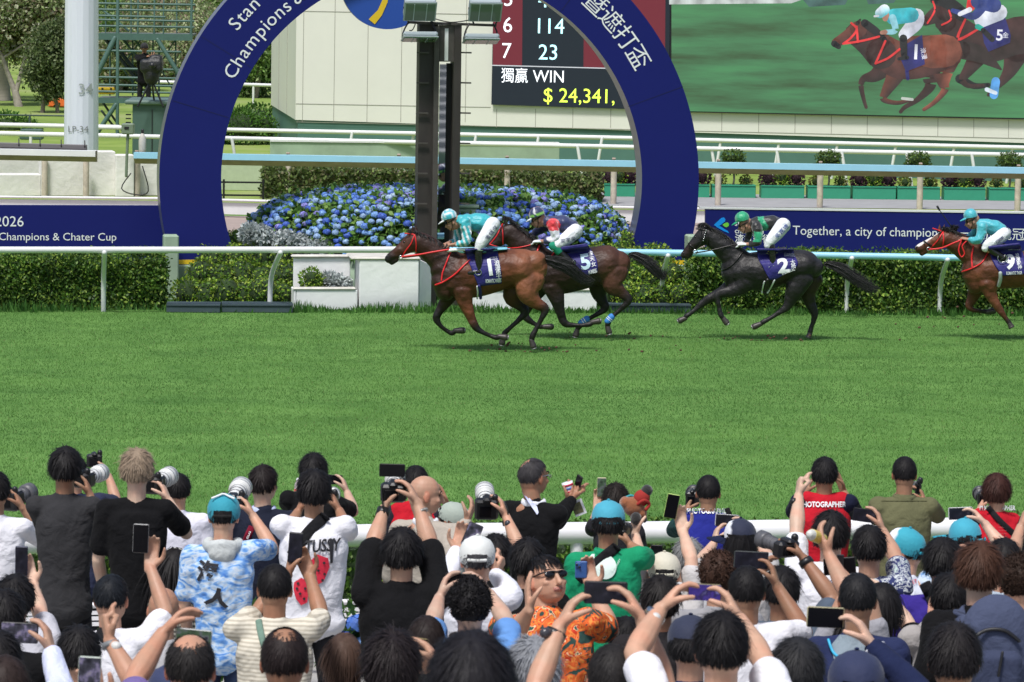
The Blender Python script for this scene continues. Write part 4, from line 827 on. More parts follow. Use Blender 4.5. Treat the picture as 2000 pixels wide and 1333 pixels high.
V, Fc, cc = blob_leaves([(*t3(3, -10, 64), 1.4)], 1500, .5, TG, 73); T.add('frond', (V, Fc), LEAF, cols=cc)
DG = [(0.14, 0.24, 0.07), (0.21, 0.34, 0.10), (0.28, 0.42, 0.13), (0.38, 0.48, 0.21)]
k = 0
for lb, x, y, S, rads in (('broad tree behind the left part of the scaffold tower', 215, 20, 52, ((205, 20, 1.4), (235, 5, 1.3), (190, 50, 1.2), (250, 40, 1.1))), ('drooping tree behind the top of the scaffold tower', 262, 20, 48, ((258, 8, 1.2), (275, -5, 1.2))),
                          ('leafy tree behind the right side of the scaffold tower', 315, 60, 56, ((300, 95, 1.1), (325, 75, 1.2), (345, 100, .9), (310, 120, .9))), ('dark tree just left of the top of the arch', 400, 10, 46, ((360, -5, 1.7), (400, 0, 1.6), (440, -10, 1.8))),
                          ('low leafy tree between the cabin and the tower legs', 235, 120, 60, ((215, 110, .9), (245, 130, .8), (225, 150, .7), (260, 100, .9))), ('bushy tree at the right leg of the scaffold tower', 355, 120, 58, ((345, 135, .8), (370, 105, 1.0), (390, 80, 1.1), (335, 160, .6))), ('leafy tree filling the gap under the top deck', 290, 30, 54, ((285, 35, 1.0), (310, 25, 1.1), (340, 40, 1.2), (375, 45, 1.2))),
                          ('slender tree seen through the left of the arch', 500, 120, 62, ((500, 100, .9), (520, 70, .9), (490, 140, .8), (515, 40, 1.0), (480, 170, .6), (525, 150, .8))), ('tree behind the first, seen through the upper left of the arch', 540, 60, 52, ((540, 30, 1.3), (560, 70, 1.2), (520, 0, 1.4)))):
    k += 1; f = t3(x, y, S); f.z = 0; tree('far_tree', lb, f, [([f, Vector((f.x + .1, f.y, f.z + .8)), t3(x, y - 5, S)], [.14, .12, .06]), ([f + UZ * 1.2, t3(x + 14, y - 8, S)], [.07, .03]), ([f + UZ * 1.0, t3(x - 14, y - 4, S)], [.07, .03])],
         [(*t3(a, b, S, (i % 3) * .6), rd) for i, (a, b, rd) in enumerate(rads)], 11000, .14, TG if k in (3, 5, 6, 7) else DG, 80 + k, BRK, 'trees beyond the inner track')
for lb, x, y, S, rd, sd_ in (('clipped bright green shrub behind the white rail at the far left', 15, 256, 74, .5, 91), ('low shrub at the foot of the screen building, left', 505, 240, 74, .5, 92), ('low shrub beside the green hoarding, left of the arch opening', 470, 250, 78, .5, 93)):
    p = t3(x, y, S); bush('shrub', lb, 'shrub', [(0.10, .24, .04), (.16, .32, .06), (.07, .16, .03)], [(p.x, p.y, p.z, rd), (p.x + rd, p.y + .2, p.z - .05, rd * .85), (p.x - rd, p.y + .1, p.z - .05, rd * .85)], 2600, .09, sd_)
# backdrop wood far away so no bare horizon shows between crowns
n = 16000; P = np.stack([r.uniform(-60, 30, n), r.uniform(230, 260, n), r.uniform(0, 9, n) ** 1.0], 1); V, Fc, cc = leaves(P, 1.1, pick(n, DG, 4), None, seed=3)
o = struct('distant_wood', (V, Fc), LEAF, cols=cc, kind='stuff')
T = thinrail('far white rail beyond the scaffold tower, near the top', [t3(250, 21, 46), t3(400, 24, 46)], .05, [t3(362, 24, 46), t3(340, 23, 46)]); T = thinrail('far white rail seen behind the seated deck of the scaffold', [t3(300, 160, 66), t3(560, 168, 66)], .05, [t3(495, 166, 66)])
T = Thing('orange_machine', 'orange maintenance machine half hidden behind the bushes', 'machine', t3(112, 238, 66)); ORG = mat('orange_paint', (.80, .16, .03), .5)
q = t3(115, 200, 66); T.add('body', box(q, (.6, .6, .25), None, .03), ORG, smooth=False); T.add('hood', box(q + Vector((-.2, 0, .28)), (.16, .4, .35), None, .03), ORG, smooth=False); T.add('frame', box(q + Vector((0, 0, -.35)), (.5, .5, .12), None, .02), ORG, smooth=False)
for dx in (-.2, .2): T.add('wheel', tube([q + Vector((dx, -.3, -.5)), q + Vector((dx, -.2, -.5))], .14, n=14, k=1), BLACK)
T = Thing('wire_fence', 'dark wire mesh fence in front of the far trees, left', 'fence', t3(60, 262, 78)); DGR = mat('fence_green', (.03, .06, .05), .6); a = t3(-60, 224, 76); b = t3(132, 227, 76)
T.add('top_wire', tube([a, b], .02, n=6, k=1), DGR)
for x in (58, 130, -40): T.add('post', tube([t3(x, 226, 76), t3(x, 290, 76)], .03, n=6, k=1), DGR)
T = Thing('wire_fence', 'dark wire mesh fence seen through the arch left of the screen building', 'fence', t3(490, 262, 78)); T.add('top_wire', tube([t3(440, 227, 76), t3(532, 228, 76)], .02, n=6, k=1), DGR)
for x in (459,): T.add('post', tube([t3(x, 227, 76), t3(x, 300, 76)], .03, n=6, k=1), DGR)
T = Thing('utility_box', 'teal green metal box beside the clipped shrub at the far left', 'box', t3(62, 270, 80)); q = t3(62, 264, 82); T.add('body', box(q, (.55, .4, .22), None, .03), CG, smooth=False); T.add('lid', box(q + UZ * .12, (.5, .36, .03)), mat('cabin_roof', (.11, .17, .15), .5), smooth=False)

# ------------------------------------------------------------- green planter troughs with topiary (right)
PLG = mat('planter_green', (0.035, 0.30, 0.17), .5, var=.05); BUR = [(0.085, 0.035, 0.055), (0.12, 0.05, 0.075), (0.05, 0.022, 0.035)]; BC = mat('burgundy_core', (.025, .01, .015), .9)
TOP = [(0.10, 0.18, 0.03), (0.15, 0.25, 0.045), (0.06, 0.11, 0.02)]
xs = [(1180, 1240), (1262, 1300), (1306, 1386), (1391, 1476), (1487, 1571), (1578, 1661), (1666, 1750), (1753, 1836), (1844, 1925), (1932, 2015)]
ords = ['first', 'second', 'third', 'fourth', 'fifth', 'sixth', 'seventh', 'eighth', 'ninth', 'tenth']
kinds = 'BBBTBTBTBT'
for i, (xa, xb) in enumerate(xs):
    yb = 387 + (xa - 1391) * .011
    T, a, b, nn, h = trough('green_trough', f'bright green planter trough, {ords[i]} from the left of its row', xa, xb, yb, yb + .8, yb - 23.5, PLG, 'green troughs along the grey path', .4)
    w = (b - a).length; m = (a + b) / 2 + nn * .2 + UZ * h
    if kinds[i] == 'B':
        for j, (f, pal, nm) in enumerate(((-.33, BUR, 'burgundy'), (0, YG, 'golden green'), (.33, BUR, 'burgundy'))):
            p = m + (b - a) * f; rd = .155 if j != 1 else .17; bush('ball_shrub', f'{nm} ball shrub, {("left", "middle", "right")[j]} plant in the {ords[i]} green trough', 'shrub', pal, [(p.x, p.y, p.z + .16, rd)], 420, .06, 200 + i * 3 + j, 'ball shrubs in the green troughs', 1.15, BC if j != 1 else CORE)
    else:
        p = m; T2 = Thing('topiary_tree', f'dome headed topiary tree rising from the {ords[i]} green trough', 'topiary', p, 'topiary trees'); V, Fc, cc = blob_leaves([(p.x, p.y, p.z + .42, .26), (p.x, p.y, p.z + .60, .25)], 1100, .06, TOP, 260 + i, .6); T2.add('crown', (V, Fc), LEAF, cols=cc)
        T2.add('core', ellip((p.x, p.y, p.z + .48), (.19, .19, .16), 6), CORE); T2.add('trunk', tube([p, p + Vector((.02, 0, .15)), p + UZ * .36], .022, n=7), BRK)
        for sx in (-.3, .3): q = m + (b - a) * sx; bush('small_bush', f'small yellowish bush {"left" if sx < 0 else "right"} of the topiary stem in the {ords[i]} green trough', 'bush', [(.22, .26, .04), (.13, .20, .03), (.28, .22, .08)], [(q.x, q.y, q.z + .1, .11)], 220, .055, 300 + i * 2 + (sx > 0), 'small yellowish bushes')
# ============================================================= HORSES AND JOCKEYS
def bvh_of(V, Fc): return BVHTree.FromPolygons([Vector(v) for v in np.asarray(V, float)], [tuple(f) for f in (Fc.tolist() if isinstance(Fc, np.ndarray) else Fc)])
def hit(bv, px, py, off=.008, fallY=None):
    d = ray(px, py).normalized(); h = bv.ray_cast(C0, d)
    if h[0] is None: return WY(px, py, fallY) - d * off if fallY else None
    return h[0] - d * off
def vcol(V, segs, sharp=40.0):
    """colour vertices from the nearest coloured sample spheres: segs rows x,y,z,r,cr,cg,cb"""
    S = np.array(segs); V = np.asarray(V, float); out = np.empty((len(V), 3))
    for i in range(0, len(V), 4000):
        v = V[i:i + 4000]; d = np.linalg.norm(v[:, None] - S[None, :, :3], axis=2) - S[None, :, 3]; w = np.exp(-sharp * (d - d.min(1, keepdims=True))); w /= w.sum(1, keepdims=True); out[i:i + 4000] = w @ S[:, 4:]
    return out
class Frame:
    def __init__(s, ox, oy, sc, S, refx, refy):
        s.ox, s.oy, s.sc, s.S = ox, oy, sc, S; s.Y = WS(refx, refy, S).y
    def px(s, x, y): return (s.ox + x / s.sc, s.oy + y / s.sc)
    def p(s, x, y, dy=0.0): return WY(*s.px(x, y), s.Y + dy)
    def r(s, r): return r / s.sc / s.S
def chain(fr, pts, lat=None, n=14, k=4):
    """pts rows: x, y, r, dy, [lat]"""
    P = [fr.p(q[0], q[1], q[3]) for q in pts]; rad = [fr.r(q[2]) for q in pts]; la = [(q[4] if len(q) > 4 and q[4] else fr.r(q[2])) for q in pts]
    return tube(P, rad, lat=la, n=n, k=k)
def csamp(fr, pts, cols, k=4):
    D = crom(np.array([[*fr.p(q[0], q[1], q[3]), fr.r(q[2])] for q in pts]), k); C_ = crom(np.array(cols, float), k) if not isinstance(cols[0], (int, float)) else np.tile(cols, (len(D), 1)); return np.hstack([D, np.clip(C_, .001, 1)])
SILK = dict(rough=.45, sheen=.3, bump=.5, bscale=14)
def strap(T, name, bv, fr, pts, rad, m, parent=None, sub=6, dys=None, off=None, label=None):
    P = []; pp = crom(np.array(pts, float), sub) if len(pts) > 2 else np.array([np.array(pts[0]) * (1 - t) + np.array(pts[1]) * t for t in np.linspace(0, 1, 9)])
    last = None
    for i, (x, y) in enumerate(pp):
        q = hit(bv, *fr.px(x, y), off if off is not None else rad * .7) if bv else None
        if q is None or (last is not None and abs(q.y - last) > .35): q = WY(*fr.px(x, y), last if last is not None else fr.Y - .2)
        last = q.y; P.append(q)
    return T.add(name, tube(P, rad, n=8, k=1), m, parent, label=label)
def drape(bv, fr, poly_, nx, ny, off=.012):
    """grid between a left and right edge polyline (TL,BL / TR,BR in crop px) laid over the body"""
    L = crom(np.array(poly_[0], float), 6); Rr = crom(np.array(poly_[1], float), 6); V = []; lastrow = None
    for j in range(ny + 1):
        t = j / ny; l = L[min(int(t * (len(L) - 1)), len(L) - 1)]; q = Rr[min(int(t * (len(Rr) - 1)), len(Rr) - 1)]
        for i in range(nx + 1):
            s = i / nx; x, y = l * (1 - s) + q * s; h = hit(bv, *fr.px(x, y), off); V.append([x, y, None if h is None else h.y])
    V = np.array([[a, b, np.nan if c is None else c] for a, b, c in V]); ys = V[:, 2].reshape(ny + 1, nx + 1)
    for j in range(ny + 1):
        for i in range(nx + 1):
            if np.isnan(ys[j, i]): ys[j, i] = ys[j - 1, i] if j and not np.isnan(ys[j - 1, i]) else (ys[j, i - 1] if i and not np.isnan(ys[j, i - 1]) else np.nan)
    if np.isnan(ys).any(): ys[np.isnan(ys)] = np.nanmin(ys)
    for _ in range(3): y2 = ys.copy(); y2[1:-1, 1:-1] = np.minimum(ys[1:-1, 1:-1], (ys[:-2, 1:-1] + ys[2:, 1:-1] + ys[1:-1, :-2] + ys[1:-1, 2:]) / 4); ys = y2
    P = A([WY(*fr.px(a, b), yy) for (a, b, _), yy in zip(V, ys.ravel())]); w = nx + 1
    return P, [[j * w + i, (j + 1) * w + i, (j + 1) * w + i + 1, j * w + i + 1] for j in range(ny) for i in range(nx)]
def thick(VF, t=.006):
    V, Fc = VF; n = len(V); V2 = V + np.array([0, t, 0]); ed = {}
    for f in Fc:
        for a, b in zip(f, f[1:] + f[:1]):
            if (b, a) in ed: ed.pop((b, a))
            else: ed[(a, b)] = 1
    return np.vstack([V, V2]), Fc + [[i + n for i in f][::-1] for f in Fc] + [[b, a, a + n, b + n] for a, b in ed]
def decal(T, name, bv, s, px, py, cap, m, parent=None, rot=0.0, w=1.0, off=0.0, lift=.012, align='CENTER', shear=0.0, fallY=None, fr=None):
    V, Fc = textmesh(s, 1.0, off, align=align, shear=shear)
    if not len(V): return
    sc = cap / .73; V, Fc = subdiv(V, Fc, 9.0 / sc); c, q = math.cos(rot), math.sin(rot); P = []; last = fallY
    for a, b, _ in V:
        X = px + a * sc * w * c + b * sc * q; Y = py + a * sc * w * q - b * sc * c; h = hit(bv, X, Y, lift)
        if h is None: h = WY(X, Y, last or T.loc.y)
        last = h.y; P.append(h)
    return T.add(name, (A(P), Fc), m, parent, smooth=False)
HORSEM = vcmat('horse_coat', rough=.5, bump=.45, bscale=7, coat=.0, var=.35, vscale=5, sheen=.0, spec=.35)
HAIRB = mat('black_hair', (.010, .009, .010), .45, bump=.5, bscale=60, stretch=(1, 1, 6))
def strands(paths, n, rad, seed, length_j=.15, spread=None, wid=.008):
    """hair built as many tapering ribbons following a guide path: paths = list of (P(k,3), spread radii)"""
    rr = np.random.default_rng(seed); Vs = []; 
    for P, sp_ in paths:
        D = crom(np.column_stack([A(P), sp_]), 5); P_, sp2 = D[:, :3], D[:, 3]; k = len(P_)
        for _ in range(n):
            o = rr.normal(size=3); o /= np.linalg.norm(o); o *= rr.random() ** .5; L = int(k * rr.uniform(.62, 1)); Q = P_[:L] + o * sp2[:L, None] + np.cumsum(rr.normal(0, .003, (L, 3)), 0)
            w = rr.normal(size=3); w[1] *= .3; w /= np.linalg.norm(w); ww = wid * np.linspace(1, .15, L)[:, None]; Vs.append((Q - w * ww, Q + w * ww))
    V, Fc, b = [], [], 0
    for a, c in Vs:
        L = len(a); V.append(np.stack([a, c], 1).reshape(-1, 3)); i = np.arange(L - 1) * 2 + b; Fc.append(np.stack([i, i + 1, i + 3, i + 2], 1)); b += 2 * L
    return np.vstack(V), np.vstack(Fc)
RED = mat('red_leather', (.68, .02, .025), .4); STEEL = mat('steel', (.6, .6, .62), .25, metal=1.0); NVC = mat('saddle_cloth_navy', (.018, .014, .16), .6, bump=.35, bscale=8)
HOOF = mat('hoof', (.045, .038, .035), .45, var=.3, vscale=20); SHOE = mat('horseshoe', (.38, .38, .38), .4, metal=.6)
def horse(name, label, fr, body, legs, tail, mane, ears, cols, extra=None, hoofs=()):
    foot = fr.p(*body[0][0][3][:2], 0); T = Thing('horse', label, 'horse', (foot.x, fr.Y, 0), 'racehorses galloping on the turf')
    prim, seg = [], []
    for pts, cc in body: prim.append(chain(fr, pts, n=20)); seg.append(csamp(fr, pts, cc))
    for pts, cc in legs: prim.append(chain(fr, pts, n=14)); seg.append(csamp(fr, pts, cc))
    for pts, cc in ears: prim.append(chain(fr, pts, n=8, k=2)); seg.append(csamp(fr, pts, cc, 2))
    V, Fc = remesh(prim, .011, 9, .55); c = vcol(V, np.vstack(seg), 45.0)
    mus = (lat_noise(V[:, 0] * 1.0 + V[:, 2] * .5, V[:, 2] * 1.0, .16, 41) - .5) * .016 + (lat_noise(V[:, 0], V[:, 2] * 1.4, .06, 42) - .5) * .006
    V = V.copy(); V[:, 1] += mus * np.sign(V[:, 1] - fr.Y)
    for fn in (extra or []): c = fn(V, c, fr)
    T.add('body', (V, Fc), HORSEM, cols=c); bv = bvh_of(V, Fc)
    for (x, y, dx, dy_, dep, shoe) in hoofs:      # ankle x,y; toe direction; depth
        a = fr.p(x, y, dep); b = fr.p(x + dx, y + dy_, dep); d = (b - a).normalized(); up = Vector((0, 1, 0)).cross(d)
        h = T.add('hoof', tube([a - d * .02, a + d * .045, b], [.034, .042, .044], lat=[.034, .045, .048], n=12, k=2), HOOF)
        if shoe: T.add('shoe', tube([b + d * .028, b + d * .036], [.038, .038], lat=[.042, .042], n=14, k=1, caps=False), SHOE, h)
    T.add('tail', strands([([fr.p(q[0], q[1], q[3]) for q in tail], [fr.r(q[2]) for q in tail])], 620, 0, 5, wid=.006), HAIRB)
    mp = []
    for q in mane:       # root x,y -> tip x,y
        mp.append(([fr.p(q[0], q[1], q[4]), fr.p((q[0] + q[2]) / 2, (q[1] + q[3]) / 2 - 4, q[4] - .02), fr.p(q[2], q[3], q[4] - .03)], [fr.r(12), fr.r(15), fr.r(14)]))
    T.add('mane', strands(mp, 75, 0, 6, wid=.006), HAIRB)
    return T, bv
def eye(T, fr, bv, x, y, rad=.02):
    q = hit(bv, *fr.px(x, y), -.008)
    if q: T.add('eye', ellip(q, (rad, rad * .7, rad * .8), 6), mat('eye_dark', (.006, .005, .005), .08))
    for dx, dy_ in ((0, 0),): pass
def nostril(T, fr, bv, x, y):
    q = hit(bv, *fr.px(x, y), -.004)
    if q: T.add('nostril', ellip(q, (.018, .008, .024), 6), mat('nostril_dark', (.008, .006, .006), .5))
K = (.010, .008, .008)
# --- the leading bay, number 1
BAY = (.120, .038, .017); BAY_LIT = (.205, .075, .036); DB = (.034, .014, .010); DBR = (.068, .023, .013)  # the lighter bay paints light falling on the rump into the coat
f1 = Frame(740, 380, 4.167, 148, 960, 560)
body1 = [([(1265, 600, 112, 0, .20), (1200, 595, 148, 0, .27), (1060, 600, 158, 0, .28), (920, 625, 178, 0, .29), (780, 650, 190, 0, .28), (660, 665, 178, 0, .26), (570, 640, 150, 0, .22), (530, 600, 120, 0, .17)], [BAY_LIT, BAY_LIT, BAY, BAY, BAY, DBR, DB, DB]),
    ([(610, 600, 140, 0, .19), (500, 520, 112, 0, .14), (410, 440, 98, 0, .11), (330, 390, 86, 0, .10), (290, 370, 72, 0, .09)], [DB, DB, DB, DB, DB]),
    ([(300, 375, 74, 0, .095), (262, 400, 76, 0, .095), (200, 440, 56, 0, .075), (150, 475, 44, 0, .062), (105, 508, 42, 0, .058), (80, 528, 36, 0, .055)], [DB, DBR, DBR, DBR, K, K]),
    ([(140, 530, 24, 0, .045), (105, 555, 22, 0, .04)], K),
    ([(520, 700, 95, 0, .20), (540, 790, 80, 0, .17)], [DB, DB]), ([(1255, 560, 118, -.06, .16), (1300, 640, 60, -.05, .12)], BAY_LIT)]
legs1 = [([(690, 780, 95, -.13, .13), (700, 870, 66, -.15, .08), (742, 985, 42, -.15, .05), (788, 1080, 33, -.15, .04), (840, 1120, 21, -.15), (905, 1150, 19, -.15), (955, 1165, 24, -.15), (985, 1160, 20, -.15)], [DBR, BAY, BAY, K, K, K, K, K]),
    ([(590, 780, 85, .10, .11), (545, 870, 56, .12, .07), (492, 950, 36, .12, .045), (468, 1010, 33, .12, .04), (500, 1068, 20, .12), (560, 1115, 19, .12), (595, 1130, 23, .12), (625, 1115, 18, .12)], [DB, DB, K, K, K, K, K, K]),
    ([(1230, 680, 125, -.12, .12), (1215, 800, 98, -.14, .12), (1275, 880, 56, -.14, .065), (1352, 930, 38, -.14, .042), (1330, 1000, 24, -.14), (1288, 1080, 21, -.14), (1248, 1160, 26, -.14), (1245, 1195, 20, -.14)], [BAY_LIT, BAY_LIT, BAY, K, K, K, K, K]),
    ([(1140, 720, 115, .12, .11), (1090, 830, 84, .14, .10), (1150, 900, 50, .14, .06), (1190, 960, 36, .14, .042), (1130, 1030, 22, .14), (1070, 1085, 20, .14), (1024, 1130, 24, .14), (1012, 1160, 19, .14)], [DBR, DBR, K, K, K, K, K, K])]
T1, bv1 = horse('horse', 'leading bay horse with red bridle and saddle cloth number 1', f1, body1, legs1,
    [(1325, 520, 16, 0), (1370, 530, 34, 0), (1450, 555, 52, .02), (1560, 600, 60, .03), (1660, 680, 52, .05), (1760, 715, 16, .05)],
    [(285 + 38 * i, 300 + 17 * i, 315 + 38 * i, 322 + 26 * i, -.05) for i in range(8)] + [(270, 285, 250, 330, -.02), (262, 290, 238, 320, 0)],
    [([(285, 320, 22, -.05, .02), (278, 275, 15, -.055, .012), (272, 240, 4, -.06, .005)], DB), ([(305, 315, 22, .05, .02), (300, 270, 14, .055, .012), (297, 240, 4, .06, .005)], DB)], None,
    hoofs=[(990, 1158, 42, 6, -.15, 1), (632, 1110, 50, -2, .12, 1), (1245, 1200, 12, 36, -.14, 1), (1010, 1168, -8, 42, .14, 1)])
eye(T1, f1, bv1, 208, 390); nostril(T1, f1, bv1, 72, 510)
br = T1.add('bridle', join([tube([hit(bv1, *f1.px(x, y), .006) or f1.p(x, y, -.08) for x, y in crom(np.array(p_, float), 5)], .008, n=6, k=1) for p_ in ([(212, 318), (250, 322), (290, 328)], [(290, 328), (262, 400), (225, 450), (190, 505)], [(292, 328), (303, 400), (302, 475)], [(190, 505), (245, 500), (302, 490)])]), RED)
T1.add('bit_ring', tube([f1.p(180 + 14 * math.cos(a), 512 + 14 * math.sin(a), -.075) for a in np.linspace(0, 6.28, 13)], .006, n=6, k=1), STEEL, br)
T1.add('rein', tube([f1.p(190, 508, -.09), f1.p(330, 490, -.15), f1.p(450, 468, -.17), f1.p(565, 450, -.16)], .012, n=6, k=3), RED); T1.add('rein', tube([f1.p(195, 515, .09), f1.p(380, 490, .14), f1.p(570, 440, .1)], .010, n=6, k=3), RED)
strap(T1, 'breastplate', bv1, f1, [(585, 465), (548, 560), (518, 640), (510, 700)], .010, RED); strap(T1, 'breastplate', bv1, f1, [(740, 535), (690, 580), (620, 650), (530, 710), (460, 738)], .012, RED)
cl = T1.add('saddle_cloth', thick(drape(bv1, f1, ([(700, 445), (720, 520), (760, 620), (810, 750)], [(965, 440), (975, 520), (995, 620), (1000, 725)]), 22, 20, .014)), NVC); cbv = bvh_of(*drape(bv1, f1, ([(700, 445), (720, 520), (760, 620), (810, 750)], [(965, 440), (975, 520), (995, 620), (1000, 725)]), 22, 20, .014))
CW_ = mat('cloth_white', (.82, .84, .88), .7); CB_ = mat('cloth_pale_blue', (.55, .75, .85), .7)
decal(T1, 'number', cbv, '1', *f1.px(905, 600), 33, CW_, cl, rot=-.15, off=.03, lift=.006)
for i, ch in enumerate('浪漫勇士'): decal(T1, 'lettering', cbv, ch, *f1.px(962 + 5 * i, 560 + 38 * i), 8.2, CW_, cl, rot=-.1, off=.01, lift=.006)
decal(T1, 'lettering', cbv, 'ROMANTIC WARRIOR', *f1.px(940, 705), 7.5, CW_, cl, rot=-.05, w=.33, off=.03, lift=.006)
decal(T1, 'lettering', cbv, 'standard', *f1.px(930, 512), 3.0, CW_, cl, rot=-.1, lift=.006); decal(T1, 'lettering', cbv, 'chartered', *f1.px(932, 528), 3.0, CW_, cl, rot=-.1, lift=.006)
strap(T1, 'girth', bv1, f1, [(815, 745), (825, 790), (828, 845)], .02, NVC); strap(T1, 'girth', bv1, f1, [(800, 750), (805, 800), (800, 848)], .011, CW_)
sd1 = T1.add('saddle', tube([f1.p(700, 455, 0), f1.p(780, 465, 0), f1.p(860, 470, 0), f1.p(900, 455, 0)], [.03, .05, .05, .03], lat=[.12, .18, .19, .14], n=14), BLACK); T1.add('saddle_pad', tube([f1.p(845, 462, 0), f1.p(920, 445, 0), f1.p(1040, 440, 0)], [.03, .035, .012], lat=[.2, .2, .16], n=12), mat('pad_blue', (.22, .55, .68), .7))
T1.add('neck_strap', tube([f1.p(565, 458, -.14), f1.p(620, 452, -.17), f1.p(712, 448, -.18)], .022, n=8), CW_)
# --- dark bay number 5 behind
f5_ = Frame(730, 380, 3.333, 143.5, 1100, 560)
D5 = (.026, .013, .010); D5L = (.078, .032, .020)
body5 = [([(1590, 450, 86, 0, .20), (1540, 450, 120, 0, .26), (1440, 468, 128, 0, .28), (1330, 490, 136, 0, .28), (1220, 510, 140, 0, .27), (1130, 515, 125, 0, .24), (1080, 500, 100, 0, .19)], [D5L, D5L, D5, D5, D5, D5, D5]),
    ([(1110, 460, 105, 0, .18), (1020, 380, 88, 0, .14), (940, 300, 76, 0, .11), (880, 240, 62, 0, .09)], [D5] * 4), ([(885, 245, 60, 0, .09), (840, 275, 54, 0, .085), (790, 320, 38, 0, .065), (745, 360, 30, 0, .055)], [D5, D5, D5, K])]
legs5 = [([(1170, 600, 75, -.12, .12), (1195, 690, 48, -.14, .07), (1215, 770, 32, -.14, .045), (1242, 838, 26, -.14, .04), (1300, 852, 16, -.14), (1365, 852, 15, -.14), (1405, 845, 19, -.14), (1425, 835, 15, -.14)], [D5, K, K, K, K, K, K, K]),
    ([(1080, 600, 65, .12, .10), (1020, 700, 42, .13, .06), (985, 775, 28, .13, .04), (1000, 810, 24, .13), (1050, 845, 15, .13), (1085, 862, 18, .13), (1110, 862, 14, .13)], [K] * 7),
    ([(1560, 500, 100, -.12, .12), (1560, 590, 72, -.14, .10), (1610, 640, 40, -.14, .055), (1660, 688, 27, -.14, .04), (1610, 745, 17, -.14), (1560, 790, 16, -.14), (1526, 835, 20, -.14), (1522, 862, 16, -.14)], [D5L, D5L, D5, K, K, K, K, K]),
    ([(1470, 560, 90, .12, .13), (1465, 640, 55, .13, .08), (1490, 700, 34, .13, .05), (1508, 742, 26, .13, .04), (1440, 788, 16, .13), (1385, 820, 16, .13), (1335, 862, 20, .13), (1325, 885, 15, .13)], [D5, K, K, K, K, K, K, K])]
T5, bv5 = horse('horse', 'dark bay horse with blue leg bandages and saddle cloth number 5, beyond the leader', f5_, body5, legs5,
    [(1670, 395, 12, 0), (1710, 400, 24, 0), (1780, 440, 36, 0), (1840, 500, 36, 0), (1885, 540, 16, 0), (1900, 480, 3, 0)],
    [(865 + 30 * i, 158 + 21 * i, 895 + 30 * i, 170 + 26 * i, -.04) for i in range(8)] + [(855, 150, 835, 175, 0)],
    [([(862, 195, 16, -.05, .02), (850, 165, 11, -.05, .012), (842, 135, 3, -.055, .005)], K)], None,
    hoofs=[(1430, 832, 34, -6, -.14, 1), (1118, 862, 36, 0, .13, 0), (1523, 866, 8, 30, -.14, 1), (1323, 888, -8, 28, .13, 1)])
for p_ in ([(838, 192), (840, 250), (842, 325)], [(836, 195), (800, 270), (755, 325)], [(755, 325), (800, 340), (860, 348)], [(860, 348), (930, 348), (1000, 335), (1030, 325)]): strap(T5, 'bridle', bv5, f5_, p_, .008, RED)
strap(T5, 'breastplate', bv5, f5_, [(1080, 330), (1068, 360), (1058, 390)], .012, RED); strap(T5, 'breastplate', bv5, f5_, [(1175, 380), (1160, 400), (1152, 412)], .012, RED)
dr5 = drape(bv5, f5_, ([(1200, 345), (1200, 400), (1230, 450), (1300, 490)], [(1385, 320), (1420, 370), (1455, 440), (1455, 500)]), 20, 18, .014)
V5, F5 = drape(bv5, f5_, ([(1200, 345), (1195, 400), (1240, 460), (1390, 530)], [(1385, 320), (1420, 370), (1452, 430), (1458, 500)]), 20, 18, .014)
cl = T5.add('saddle_cloth', thick((V5, F5)), NVC); cb5 = bvh_of(V5, F5)
decal(T5, 'number', cb5, '5', *f5_.px(1378, 443), 30, CB_, cl, rot=-.18, off=.035, lift=.006)
for i, ch in enumerate('金天女'): decal(T5, 'lettering', cb5, ch, *f5_.px(1412 + 10 * i, 385 + 36 * i), 7.5, CW_, cl, rot=-.2, off=.01, lift=.006)
decal(T5, 'lettering', cb5, 'NUMBERS', *f5_.px(1425, 503), 8, CW_, cl, rot=-.25, w=.35, off=.03, lift=.006)
T5.add('saddle', tube([f5_.p(1190, 360, 0), f5_.p(1260, 368, 0), f5_.p(1330, 345, 0)], [.03, .045, .03], lat=[.12, .18, .14], n=14), BLACK)
BB_ = mat('blue_bandage', (.04, .22, .62), .7)
for a_, b_, dd in (((1548, 798), (1524, 826), -.14), ((1388, 812), (1350, 838), .13)):
    bd_ = T5.add('leg_bandage', tube([f5_.p(*a_, dd), f5_.p(*b_, dd)], .047, n=12, k=2), BB_)
    for t in (.3, .62): q = f5_.p(a_[0] + (b_[0] - a_[0]) * t, a_[1] + (b_[1] - a_[1]) * t, dd); q2 = f5_.p(a_[0] + (b_[0] - a_[0]) * (t + .1), a_[1] + (b_[1] - a_[1]) * (t + .1), dd); T5.add('stripe', tube([q, q2], .0495, n=12, k=1, caps=False), CW_, bd_)
